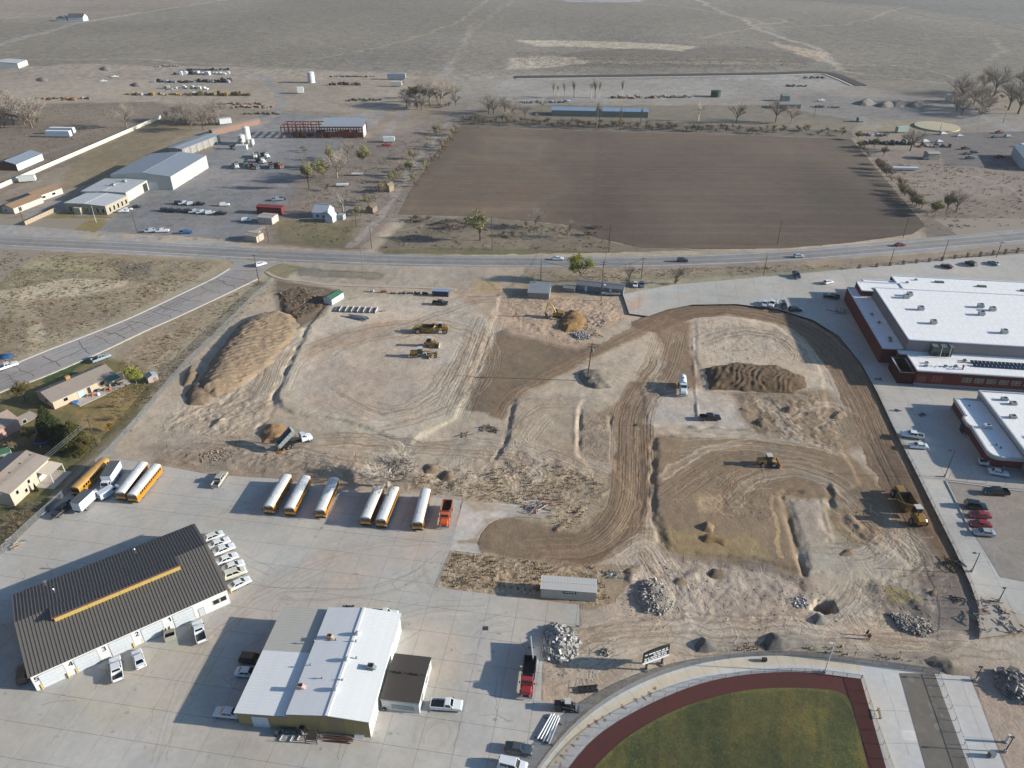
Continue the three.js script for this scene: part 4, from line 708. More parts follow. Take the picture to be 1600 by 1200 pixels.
setDown(boxTruck(WHITE, '#cfd3d6'), 'box_truck', 'white box truck with its cab pointing at the second box truck', 'truck', [185, 726], [160, 764], 'white box trucks by the fence', YY, 1.6);
setDown(boxTruck(WHITE, '#c6cacd', 5), 'box_truck', 'white box truck with its rear door to the open yard', 'truck', [122, 793], [153, 764], 'white box trucks by the fence', YY, 1.6);
// ---- dump trucks: bed tips by angle
function dumpTruck(cabHex, bedHex, tip = 0, rearAxles = 1, load) {
  const t = new THREE.Group(), b = paintOf(cabHex), m = mat(bedHex, 0.6, 0.2), n = rearAxles > 2 ? 1.2 : 0;
  part(t, 'cab', [bx(1.5, 1.3, 2.3, 1.6, 1.0, 0)], b); const c = frustum(0.85, 2.3, 0.95, 1.9, 2.1, 2.9, 2.2, 1.9); for (const k of ['front', 'back', 'left', 'right']) c[k].cx = 1.5;
  part(t, 'cab_roof', c.g, b); part(t, 'windshield', pane(c.front, 0.06, 0.94, 0.1, 0.9), GLASS); for (const f of [c.left, c.right]) part(t, 'side_window', pane(f, 0.15, 0.85, 0.15, 0.85), GLASS);
  part(t, 'hood', prof([[2.2, 0.8], [3.7, 0.8], [3.78, 1.5], [3.5, 1.85], [2.2, 2.1]], 1.9, 0.18, 0, 3), b); for (const s of [-1, 1]) { part(t, 'fender', prof([[2.4, 0.9], [3.7, 0.9], [3.5, 1.3], [2.7, 1.35]], 0.4, 0.06, s * 1.02), b); part(t, 'headlight', bx(0.05, 0.22, 0.3, 3.78, 1.0, s * 0.75), LAMP); part(t, 'mirror', bx(0.1, 0.5, 0.2, 2.1, 2.2, s * 1.35), BLACK); part(t, 'exhaust_stack', cy(0.09, 0.09, 2.4, 0.75, 1.0, s * 1.0), CHROME); }
  part(t, 'bumper', bx(0.2, 0.4, 2.3, 3.85, 0.5, 0), CHROME); part(t, 'chassis', bx(8 + n, 0.35, 1, -0.2 - n / 2, 0.75, 0), BLACK);
  const bed = new THREE.Group(); bed.name = 'bed'; bed.position.set(-4 - n, 1.15, 0); bed.rotation.z = tip; t.add(bed); const Lb = 4.5 + n;
  part(bed, 'floor', bx(Lb, 0.12, 2.3, Lb / 2, 0, 0), m); for (const s of [-1, 1]) { part(bed, 'side', prof([[0, 0.05], [Lb, 0.05], [Lb, 1.35], [0.2, 1.2]], 0.1, 0.02, s * 1.15), m); for (let i = 0; i < 6; i++) part(bed, 'rib', bx(0.1, 1.1, 0.08, 0.5 + i * (Lb - 0.8) / 5, 0.08, s * 1.23), m); }
  part(bed, 'headboard', bx(0.12, 1.6, 2.4, Lb, 0.05, 0), m); const tg = part(bed, 'tailgate', bx(0.1, 1.15, 2.3, 0, tip ? -0.55 : 0.05, 0), m); if (tip) { tg.rotation.z = -0.9; tg.position.y = 0.6; }
  if (load) part(bed, 'load', bx(Lb - 0.3, 0.5, 2.1, Lb / 2, 0.12, 0), mat(load, 1));
  if (tip) part(t, 'hoist', bar([-0.3, 1.0, 0], [-4 - n + Math.cos(tip) * Lb, 1.15 + Math.sin(tip) * Lb, 0], 0.12), CHROME);
  wheels(t, rearAxles > 2 ? [-4.3, -3.1, -1.9] : rearAxles > 1 ? [-3.2, -1.9] : [-2.6], 2.0, 0.52, 0.55); wheels(t, [3.0], 2.0, 0.52, 0.32); return t;
}
setDown(dumpTruck('#c9541a', '#a8562c', 0, 1, '#1a1a1c'), 'dump_truck', 'orange dump truck with black bed parked beside the buses', 'truck', [700, 786], [693, 822], null, YY, 1.2);
setDown(dumpTruck('#8f2028', '#26282b', 0, 1), 'dump_truck', 'red dump truck with dark empty bed beside the rubble heap', 'truck', [828, 1035], [822, 1083], null, YY, 1.2);
setDown(dumpTruck('#d3d7da', '#8b8f8c', 0.62, 3), 'dump_truck', 'white dump truck tipping earth from its raised grey bed', 'truck', [441, 697], [490, 681], null, undefined, 1);
// ---- cars and pickups of the yard
car('hatch', '#c9ccc8', [326, 842], [343, 835], 'white car at the end of the row, against the dark roof edge', 'white cars parked in a row at the garage end', YY);
[[[330, 854], [355, 844], 'sedan', WHITE], [[336, 864], [364, 853], 'sedan', WHITE], [[342, 879], [368, 868], 'sedan', WHITE], [[349, 891], [380, 879], 'sedan', WHITE], [[354, 901], [381, 891], 'suv', '#c4c3b4']].forEach(([r, f, k, c], i) => car(k, c, r, f, ['white sedan second from the far end of the row by the garage', 'white sedan third from the far end of the row by the garage', 'white sedan in the middle of the row by the garage', 'white sedan next to the beige car in the row by the garage', 'beige car squeezed between two white sedans by the garage'][i], 'white cars parked in a row at the garage end', YY));
car('sedan', WHITE, [360, 919], [389, 905], 'white sedan next to the yellow bollard at the garage corner', 'white cars parked in a row at the garage end', YY);
car('single_cab', WHITE, [316, 1003], [308, 973], 'white pickup truck backed away from garage door number one', null, YY);
car('pickup', WHITE, [185, 1063], [180, 1030], 'white pickup truck with loaded bed outside garage door number three', null, YY);
car('sedan', WHITE, [221, 1042], [213, 1018], 'white sedan standing between garage doors two and three', null, YY);
car('suv', BLK, [35, 1066], [37, 1040], 'black car in the shade of the garage end wall', null, YY);
car('suv', BLK, [380, 1029], [408, 1032], 'black car tucked against the white workshop', null, YY);
car('sedan', WHITE, [374, 1050], [400, 1052], 'white sedan beside the black car at the workshop wall', null, YY);
car('sedan', '#cfd3d5', [374, 1116], [336, 1112], 'white sedan at the front corner of the white workshop', null, YY);
car('single_cab', WHITE, [677, 1101], [719, 1104], 'white pickup truck beside the brown roofed portable', null, YY);
car('sedan', '#3f464b', [791, 1167], [830, 1173], 'dark grey sedan next to the stack of white pipes', null, YY);
car('wagon', '#d0d3d6', [774, 1190], [828, 1203], 'white car with black sunroof next to the dark grey sedan', null, YY);
car('pickup', '#1e2023', [111, 788], [87, 806], 'black pickup truck in the shade of the white box truck', null, YY);
car('van', '#c3cad0', [161, 776], [181, 764], 'white van parked between box truck and school bus', null, YY);
car('pickup', '#a9a79c', [338, 758], [349, 742], 'pale pickup truck alone by the earth bank', null, YY);
car('single_cab', '#d6d6d2', [588, 960], [612, 962], 'white truck behind the back wall of the workshop', null, YY);
// ---- cars of the school, the site and the highway
const SYV = SY + 0.01, LY = SY + 0.035;
car('pickup', WHITE, [1441, 683], [1409, 678], 'white pickup truck nosed up to the school fence', null, SYV);
car('sedan', WHITE, [1449, 698], [1421, 696], 'white sedan next to the white pickup at the school fence', null, SYV);
car('pickup', WHITE, [1531, 722], [1566, 728], 'white pickup truck at the curved school wing', null, SYV);
car('sedan', WHITE, [1545, 736], [1575, 741], 'white sedan next to the pickup at the curved school wing', null, SYV);
car('pickup', BLK, [1575, 770], [1537, 768], 'black pickup truck alone at the top of the gravel lot', null, LY);
car('wagon', BLK, [1507, 788], [1542, 793], 'black car at the end of the row in the gravel lot', null, LY);
car('sedan', '#8a141c', [1548, 806], [1514, 804], 'red sedan next to the black car in the gravel lot', 'red cars in the gravel lot', LY);
car('sedan', '#8a141c', [1546, 820], [1517, 818], 'red sedan next to the silver car in the gravel lot', 'red cars in the gravel lot', LY);
car('sedan', SILVER, [1554, 834], [1521, 831], 'silver sedan at the end of the row in the gravel lot', null, LY);
car('pickup', BLK, [1311, 465], [1287, 462], 'black pickup truck in the shade of the school wall', null, SYV);
car('hatch', WHITE, [1286, 443], [1302, 439], 'white car crossing the concrete north of the school', null, SYV);
car('pickup', '#1d2328', [1242, 427], [1247, 434], 'dark pickup truck by the verge of the school drive', null, SYV);
car('suv', BLK, [1230, 484], [1255, 484], 'black car at the edge of the haul road', null, SYV);
car('sedan', '#c7ccce', [1196, 470], [1194, 479], 'pale car at the edge of the haul road', null, SYV);
car('pickup', WHITE, [1211, 470], [1203, 480], 'white pickup truck at the foot of the lamp post', null, SYV);
car('wagon', '#2a2c2c', [1222, 474], [1226, 481], 'dark car between white pickup and black car', null, SYV);
car('sedan', '#c9cdd0', [994, 440], [992, 449], 'white car parked at the blue mobile home', null, 0.03); car('sedan', '#545d68', [1003, 440], [1003, 449], 'grey car parked at the blue mobile home', null, 0.03);
car('sedan', '#5f1820', [1486, 418], [1473, 414], 'dark red car parked by the pillared fence', null, SYV); car('suv', '#16211f', [1524, 415], [1510, 409], 'black car parked by the pillared fence', null, SYV); car('sedan', SILVER, [1560, 414], [1546, 408], 'silver car parked by the pillared fence', null, SYV);
car('pickup', BLK, [675, 475], [701, 476], 'black pickup truck standing on the pale graded pad', null); car('pickup', BLK, [1094, 653], [1125, 653], 'black pickup truck in the middle of the site', null);
car('sedan', WHITE, [864, 404], [880, 404], 'white sedan driving on the highway', null, 0.04); car('suv', '#2a2022', [1059, 407], [1074, 407], 'dark car driving on the highway', null, 0.04); car('hatch', '#a8b0b6', [1240, 400.5], [1256, 400], 'silver car driving on the highway', null, 0.04); car('sedan', '#7a1420', [1399, 383], [1414, 382], 'red sedan driving on the highway', null, 0.04);
car('pickup', WHITE, [2, 576], [23, 569], 'white pickup truck parked on the cracked street', null, 0.03); car('suv', '#cfd3d6', [404, 414], [411, 412], 'white car waiting at the street corner', null, 0.03);
// ---------------------------------------------------------------- buildings
function wallTex(r, g, b, f) { const n = 256, d = new Uint8Array(n * n * 4); for (let j = 0; j < n; j++) for (let i = 0; i < n; i++) { const k = f(i, j); d.set([clamp(r * k, 0, 255), clamp(g * k, 0, 255), clamp(b * k, 0, 255), 255], (j * n + i) * 4); } const t = new THREE.DataTexture(d, n, n); t.colorSpace = THREE.SRGBColorSpace; t.wrapS = t.wrapT = THREE.RepeatWrapping; t.magFilter = THREE.LinearFilter; t.minFilter = THREE.LinearMipmapLinearFilter; t.generateMipmaps = true; t.needsUpdate = true; return t; }
const weather = (i, j) => 1 + 0.05 * fbm(i / 12, j / 12) + 0.03 * NT[(j * 256 + i) & 65535] + 0.03 * fbm(i / 5, j / 60);
const weatherTex = wallTex(244, 244, 244, weather);
function wmat(hex, rough = 0.85, metal = 0) { return matCache['w' + hex + rough + metal] ??= new THREE.MeshStandardMaterial({ color: hex, map: weatherTex, roughness: rough, metalness: metal, side: THREE.DoubleSide }); }
// roof sheets: strips from edge a->b (eave) to d->c (ridge), each strip a panel with a standing seam
function panelRoof(g, a, b, c, d, n, m, rib = 0.07, name = 'roof_panel') {
  const A = new THREE.Vector3(...a), B = new THREE.Vector3(...b), Cc = new THREE.Vector3(...c), D = new THREE.Vector3(...d);
  const nrm = B.clone().sub(A).cross(D.clone().sub(A)).normalize(); if (nrm.y < 0) nrm.negate();
  const w = A.distanceTo(B) / n, len = A.distanceTo(D), u = B.clone().sub(A).normalize(), v = D.clone().sub(A).normalize();
  const base = new THREE.Matrix4().makeBasis(u, nrm, v.clone().negate()), flip = base.determinant() < 0; if (flip) base.makeBasis(u, nrm, v);
  const geo = mg([bx(w - 0.004, 0.05, len, 0, 0, (flip ? 1 : -1) * len / 2), bx(0.05, rib, len, -w / 2 + 0.03, 0.05, (flip ? 1 : -1) * len / 2)]);
  for (let i = 0; i < n; i++) { const o = part(g, name, geo, m); o.quaternion.setFromRotationMatrix(base); o.position.copy(A).addScaledVector(u, w * (i + 0.5)); }
}
// frame from two pixels at eave height (front left, front right) and one at the back right
function frame(fl, fr, br, h) {
  const A = G(fl[0], fl[1], h), B = G(fr[0], fr[1], h), Cb = G(br[0], br[1], h), W = Math.hypot(B[0] - A[0], B[1] - A[1]), ux = (B[0] - A[0]) / W, uz = (B[1] - A[1]) / W;
  return { A, W, D: Math.abs((Cb[0] - B[0]) * uz - (Cb[1] - B[1]) * ux), ry: Math.atan2(-uz, ux), loc: (px, py, hh) => { const p = G(px, py, hh), dx = p[0] - A[0], dz = p[1] - A[1]; return [dx * ux + dz * uz, -dx * uz + dz * ux]; } };
}
function opening(g, face, W, D, [u0, u1, y0, y1, type, hex], base) {
  const w = u1 - u0, h = y1 - y0, m = type === 'window' ? GLASS : wmat(hex || '#b9bcbd', 0.6), o = new THREE.Group(); o.name = type === 'window' ? 'window' : type; g.add(o);
  const fm = mat(type === 'window' ? '#c9cac6' : '#8f908e', 0.7);
  part(o, type === 'window' ? 'pane' : 'leaf', bx(w, h, 0.06, 0, 0, 0), m);
  for (const s of [-1, 1]) part(o, 'frame', bx(0.08, h + 0.08, 0.1, s * (w / 2 + 0.04), -0.04, 0), fm); part(o, 'frame', bx(w, 0.08, 0.1, 0, h, 0), fm);
  if (type === 'roller_door') for (let k = 1; k < 4; k++) part(o, 'panel_joint', bx(w - 0.1, 0.04, 0.08, 0, h * k / 4, 0), fm);
  const um = (u0 + u1) / 2; if (face === 'front') o.position.set(um, base + y0, 0.03); else if (face === 'back') o.position.set(um, base + y0, -D - 0.03); else { o.position.set(face === 'right' ? W + 0.03 : -0.03, base + y0, -um); o.rotation.y = Math.PI / 2; }
}
function bld({ name = 'shed', label, category = 'building', group, fl, fr, br, h, ridge, axis = 'x', base = 0, wall = '#c9c7c0', roof = '#b9bec2', gable, over = 0.3, panels = 0, seam = 0.06, roofMetal = 0.3, D, open = [], flat, extra, ridgeAt = 0.5 }) {
  const F = frame(fl, fr, br || fr, h + base), W = F.W; D = D ?? F.D;
  const g = thing(name, label, category, F.A[0], 0, F.A[1], F.ry, group), wm = wmat(wall), rm = wmat(roof, 0.55, roofMetal);
  ridge ??= h; const H = base + h, R = base + ridge;
  if (axis === 'x') { // ridge parallel to the front
    const zr = -D * ridgeAt;
    part(g, 'front_wall', bx(W, h, 0.15, W / 2, base, -0.075), wm); part(g, 'back_wall', bx(W, h, 0.15, W / 2, base, -D + 0.075), wm);
    for (const x of [0.075, W - 0.075]) { const s = prof([[0, base], [D - 0.3, base], [D - 0.3, H], [-zr - 0.15, R - 0.02], [0, H]], 0.15, 0); s.rotateY(Math.PI / 2); s.translate(x, 0, -0.15); part(g, 'end_wall', s, gable ? wmat(gable) : wm); }
    const k = (R - H) / -zr, k2 = (R - H) / (D + zr), y = 0.03, a = [-over, H - k * over + y, over], b = [W + over, H - k * over + y, over], c = [W + over, R + y, zr], d = [-over, R + y, zr], e = [-over, H - k2 * over + y, -D - over], f = [W + over, H - k2 * over + y, -D - over];
    if (panels) { panelRoof(g, a, b, c, d, Math.round(W / panels), rm, seam); panelRoof(g, e, f, c, d, Math.round(W / panels), rm, seam); }
    else { part(g, 'roof_slope', quad(a, b, c, d), rm); part(g, 'roof_slope', quad(f, e, d, c), rm); part(g, 'fascia', [bx(W + 2 * over, 0.16, 0.05, W / 2, a[1] - 0.15, over - 0.03)], mat('#8d8a84', 0.8)); }
    part(g, 'ridge_cap', bx(W + 2 * over, 0.07, 0.3, W / 2, R + 0.06, zr), rm);
  } else { // ridge runs back from the front
    const xr = W * ridgeAt;
    for (const x of [0.075, W - 0.075]) part(g, 'side_wall', bx(0.15, h, D, x, base, -D / 2), wm);
    for (const z of [-0.075, -D + 0.075]) part(g, z > -1 ? 'front_wall' : 'back_wall', prof([[0.15, base], [W - 0.15, base], [W - 0.15, H], [xr, R - 0.02], [0.15, H]], 0.15, 0, z), gable ? wmat(gable) : wm);
    const y = 0.03, k = (R - H) / xr, k2 = (R - H) / (W - xr), a = [-over, H - k * over + y, over], b = [-over, H - k * over + y, -D - over], c = [xr, R + y, -D - over], d = [xr, R + y, over], e = [W + over, H - k2 * over + y, over], f = [W + over, H - k2 * over + y, -D - over];
    if (panels) { panelRoof(g, a, b, c, d, Math.round(D / panels), rm, seam); panelRoof(g, e, f, c, d, Math.round(D / panels), rm, seam); } else { part(g, 'roof_slope', quad(a, d, c, b), rm); part(g, 'roof_slope', quad(e, f, c, d), rm); }
    part(g, 'ridge_cap', bx(0.3, 0.07, D + 2 * over, xr, R + 0.06, -D / 2), rm);
  }
  for (const [face, ...o] of open) opening(g, face, W, D, o, base);
  if (extra) extra(g, F, W, D, H, R);
  return g;
}
const font = await new FontLoader().loadAsync('fonts/droid/droid_sans_bold.typeface.json');
function text(s, size, depth = 0.03) { const g = new TextGeometry(s, { font, size, depth, curveSegments: 4 }); g.computeBoundingBox(); const b = g.boundingBox; g.translate(-(b.max.x + b.min.x) / 2, -(b.max.y + b.min.y) / 2, 0); return g; }
function ventPipe(g, x, y, z, h = 1, r = 0.12, m = STEEL) { const o = part(g, 'vent_pipe', [cy(r, r, h, x, y, z), cy(r * 1.9, r * 0.6, 0.25, x, y + h, z)], m); return o; }
function turbine(g, x, y, z, m = mat('#c9ccce', 0.4, 0.5)) { part(g, 'turbine_vent', [cy(0.35, 0.3, 0.35, x, y, z), (() => { const s = new THREE.SphereGeometry(0.48, 12, 8); s.scale(1, 0.8, 1); s.translate(x, y + 0.68, z); return s; })()], m); }
function hvac(g, x, y, z, w = 1.8, h = 1.2, d = 1.4, m = wmat('#9fa3a3', 0.6)) { const o = new THREE.Group(); o.name = 'roof_unit'; o.position.set(x, y, z); g.add(o); part(o, 'casing', bx(w, h, d), m); part(o, 'fan', cy(d * 0.34, d * 0.34, 0.12, w * 0.2, h, 0, 14), BLACK); part(o, 'hood', prof([[w / 2, h * 0.3], [w / 2 + 0.5, h * 0.2], [w / 2, h * 0.9]], d * 0.8, 0), m); }

// ---- dark-roofed garage with five numbered bays
{
  const H = 4.2, R = 6.5, F = frame([46, 1057], [354, 920], [304, 820], H), W = 35.5, D = 23.4, zr = -12.6;
  const g = thing('bus_garage', 'long garage with dark seamed metal roof and five numbered white bays', 'building', F.A[0], 0, F.A[1], F.ry);
  const wm = wmat('#cfd0cd', 0.7), rm = wmat('#6b665f', 0.65, 0.05), ym = wmat('#b39a55');
  part(g, 'front_wall', bx(W, H - 0.08, 0.2, W / 2, 0, -0.1), wm); part(g, 'back_wall', bx(W, H - 0.1, 0.2, W / 2, 0, -D + 0.1), wm);
  for (const x of [0.1, W - 0.1]) { const s = prof([[0, 0], [D - 0.4, 0], [D - 0.4, H - 0.08], [-zr - 0.2, R - 0.08], [0, H - 0.08]], 0.2, 0); s.rotateY(Math.PI / 2); s.translate(x, 0, -0.2); part(g, 'end_wall', s, wmat('#b9b4a6')); }
  const k = (R - H) / -zr, k2 = (R - H) / (D + zr), n = 59;
  panelRoof(g, [-0.3, H - k * 0.3, 0.3], [W + 0.3, H - k * 0.3, 0.3], [W + 0.3, R, zr], [-0.3, R, zr], n, rm, 0.1);
  panelRoof(g, [-0.3, H - k2 * 0.3, -D - 0.3], [W + 0.3, H - k2 * 0.3, -D - 0.3], [W + 0.3, R, zr], [-0.3, R, zr], n, rm, 0.1);
  // clerestory: the back slope runs on past the ridge over a yellow wall
  const zc = -9.1, yc = H + k * -zc, yt = R + k2 * (zc - zr), x0 = 6, x1 = 29.3;
  panelRoof(g, [x0 - 0.3, R + 0.12, zr], [x1 + 0.3, R + 0.12, zr], [x1 + 0.3, yt + 0.2, zc + 0.5], [x0 - 0.3, yt + 0.2, zc + 0.5], 39, rm, 0.1);
  for (let i = 0; i < 4; i++) part(g, 'clerestory_panel', bx((x1 - x0) / 4 - 0.04, yt - yc + 0.1, 0.14, x0 + (i + 0.5) * (x1 - x0) / 4, yc, zc), ym);
  for (const x of [x0, x1]) { const s = prof([[-zc, yc], [-zr, R], [-zr, R + 0.1], [-zc, yt + 0.1]], 0.12, 0); s.rotateY(Math.PI / 2); s.translate(x, 0, 0); part(g, 'clerestory_cheek', s, rm); }
  part(g, 'clerestory_fascia', bx(x1 - x0 + 0.7, 0.22, 0.08, (x0 + x1) / 2, yt + 0.0, zc + 0.54), mat('#6e3a33', 0.7));
  // roller doors between the numbered piers
  const X = (zx, zy, h) => F.loc(zx / 4, 800 + zy / 4, h)[0];
  [[250, 1050, 405, 985], [470, 955, 612, 890], [690, 862, 828, 798], [892, 772, 1022, 715], [1092, 690, 1215, 632]].forEach(([a, b, c, d]) => opening(g, 'front', W, D, [X(a, b, 2.5), X(c, d, 2.5), 0.05, 3.5, 'roller_door', '#bfc3c6'], 0));
  [['5', 228, 1045], ['4', 440, 945], ['3', 650, 857], ['2', 857, 765], ['1', 1060, 678]].forEach(([s, a, b]) => { const t = part(g, 'bay_number', text(s, 1.1), BLACK); t.position.set(X(a, b, 2.9), 2.9, 0.0); });
  for (const [a, b] of [[1362, 575], [1400, 555]]) { const x = X(a, b, 2.2); opening(g, 'front', W, D, [x - 0.7, x + 0.7, 1.5, 2.7, 'window'], 0); }
  opening(g, 'front', W, D, [X(1270, 640, 1.2) - 0.5, X(1270, 640, 1.2) + 0.5, 0.05, 2.2, 'door', '#b5b9bb'], 0);
  ventPipe(g, ...((p) => [p[0], 5.6, p[1]])(F.loc(70, 912, 6)), 0.9, 0.25, CHROME); ventPipe(g, ...((p) => [p[0], 6, p[1]])(F.loc(84, 923, 6.5)), 0.9, 0.12, CHROME); ventPipe(g, ...((p) => [p[0], 6.1, p[1]])(F.loc(211, 862, 6.5)), 1.1, 0.14, CHROME);
  // yellow bollards either side of each door
  for (const [a, b] of [[265, 1100], [430, 1030], [482, 1000], [632, 928], [690, 900], [838, 840], [890, 810], [1028, 755], [1092, 705], [1222, 660], [1445, 500]]) { const [x, z] = G(a / 4, 800 + b / 4, 0.3), o = thing('bollard', 'yellow steel bollard guarding a numbered garage door', 'bollard', x, YY, z, 0, 'yellow bollards at the garage doors'); part(o, 'post', cy(0.14, 0.14, 1.15, 0, 0, 0, 10), mat('#c49a3c', 0.7)); part(o, 'cap', new THREE.SphereGeometry(0.14, 10, 6).translate(0, 1.15, 0), mat('#c49a3c', 0.7)); }
}
// ---- white workshop with a lower lean-to
{
  const F = frame([368, 1111], [573, 1131], [630, 966], 4), W = 23.6, D = 22.9, xs = 9.4, xr = 16.5;
  const a = G(368, 1111, 3.9), g = thing('workshop', 'white ribbed metal roof workshop with tan front and lower lean-to', 'building', a[0], 0, a[1], F.ry);
  const tan = wmat('#9a875c'), wh = wmat('#d2d3d1', 0.6), rm = wmat('#e8e8e4', 0.55, 0), rt = wmat('#bdb9ac', 0.6), h0 = 3.7, h1 = 4.15, e = 4.75, r = 5.5;
  // ribbed cladding boards on the front
  for (let i = 0; i < 16; i++) { const w = W / 16, x = (i + 0.5) * w, t = x < xs ? lerp(h0, h1, x / xs) : x < xr ? lerp(e, r, (x - xs) / (xr - xs)) : lerp(r, e, (x - xr) / (W - xr)); part(g, 'cladding_panel', bx(w - 0.03, t - 0.25, 0.12, x, 0, -0.06 + (i % 2) * 0.012), i > 10 && i < 13 ? wmat('#8c7d60') : tan); }
  part(g, 'front_wall', prof([[0.1, 0], [W - 0.1, 0], [W - 0.1, e - 0.05], [xr, r - 0.05], [xs, e - 0.05], [xs, h1 - 0.05], [0.1, h0 - 0.05]], 0.2, 0, -0.25), tan);
  part(g, 'back_wall', prof([[0.1, 0], [W - 0.1, 0], [W - 0.1, e - 0.05], [xr, r - 0.05], [xs, e - 0.05], [xs, h1 - 0.05], [0.1, h0 - 0.05]], 0.2, 0, -D + 0.1), tan);
  part(g, 'side_wall', bx(0.2, e - 0.1, D, W - 0.1, 0, -D / 2 - 0.05), wh); part(g, 'side_wall', bx(0.2, h0 - 0.1, D, 0.1, 0, -D / 2 - 0.05), tan); part(g, 'step_wall', bx(0.15, e - h1, D - 0.3, xs + 0.1, h1 - 0.05, -D / 2), rm);
  panelRoof(g, [W + 0.3, e - 0.03, -D - 0.3], [W + 0.3, e - 0.03, 0.3], [xr, r, 0.3], [xr, r, -D - 0.3], 38, rm, 0.02); panelRoof(g, [xs - 0.2, e - 0.02, -D - 0.3], [xs - 0.2, e - 0.02, 0.3], [xr, r, 0.3], [xr, r, -D - 0.3], 38, rm, 0.02);
  panelRoof(g, [-0.3, h0 - 0.02, -12.8], [-0.3, h0 - 0.02, 0.3], [xs, h1, 0.3], [xs, h1, -12.8], 21, rm, 0.02); panelRoof(g, [-0.3, h0 - 0.02, -D - 0.3], [-0.3, h0 - 0.02, -12.82], [xs, h1, -12.82], [xs, h1, -D - 0.3], 17, rt, 0.02);
  part(g, 'ridge_cap', bx(0.5, 0.08, D + 0.6, xr, r + 0.06, -D / 2), rm); for (const [x0, x1, y0, y1] of [[-0.3, xs, h0, h1], [xs, xr, e, r], [xr, W + 0.3, r, e]]) part(g, 'verge_trim', bar([x0, y0, 0.33], [x1, y1, 0.33], 0.09, 4), mat('#6f6a66', 0.7));
  opening(g, 'front', W, D, [2.6, 5.6, 0.05, 2.9, 'roller_door', '#c2cbd4'], 0);
  opening(g, 'right', W, D, [17.5, 21.5, 0.05, 3.6, 'roller_door', '#cfd2d2'], 0); opening(g, 'right', W, D, [3, 4, 0.05, 2.1, 'door', '#c6c9ca'], 0);
  const at = (zx, zy, h) => F.loc(360 + zx * 0.225, 920 + zy * 0.225, h);
  for (const [zx, zy, h] of [[885, 320, 5.5], [812, 500, 5.5], [735, 705, 5.5]]) { const p = at(zx, zy, h); turbine(g, p[0], h - 0.15, p[1]); }
  for (const [zx, zy, h, c] of [[690, 345, 4.9, '#a98a70'], [488, 690, 4.8, '#b3938c']]) { const p = at(zx, zy, h); hvac(g, p[0], h, p[1], 0.9, 0.8, 0.9, wmat(c)); }
  { const p = at(975, 550, 5.2); hvac(g, p[0], 5.0, p[1], 1.1, 0.9, 1.1, wmat('#6f7a78')); }
  for (const [zx, zy, h] of [[585, 370, 4.8], [560, 535, 4.8], [640, 628, 5.1], [780, 640, 5.4], [735, 362, 5.1], [875, 370, 5.5], [878, 488, 5.3]]) { const p = at(zx, zy, h); ventPipe(g, p[0], h - 0.1, p[1], 0.5, 0.1); }
}
// ---- brown-roofed portable
bld({ name: 'portable_building', label: 'white portable with brown shingle roof against the workshop', fl: [595, 1092], fr: [654, 1099], br: [674, 1028], h: 3.0, ridge: 3.45, axis: 'x', wall: '#c3c4c0', roof: '#4b443d', roofMetal: 0, over: 0.15, ridgeAt: 0.58, open: [['right', 1.5, 3, 1.2, 2.2, 'window'], ['right', 5, 6.5, 1.2, 2.2, 'window'], ['right', 7.4, 8.3, 0.4, 2.4, 'door', '#aab4b6'], ['front', 1.9, 5.9, 0.7, 1.7, 'panel_door', '#8f979a']], extra: (g, F, W, D, H, R) => { for (const x of [1.6, 2.4, 4.6, 5.4]) part(g, 'roof_vent', bx(0.35, 0.3, 0.35, x, R + 0.0, -D * 0.56), DKGREY); const o = new THREE.Group(); o.name = 'wheel'; o.position.set(0.4, 0.45, 0.25); g.add(o); part(o, 'tyre', new THREE.TorusGeometry(0.32, 0.12, 6, 14), TYRE); part(o, 'rim', cyZ(0.24, 0.16), RIM); } });
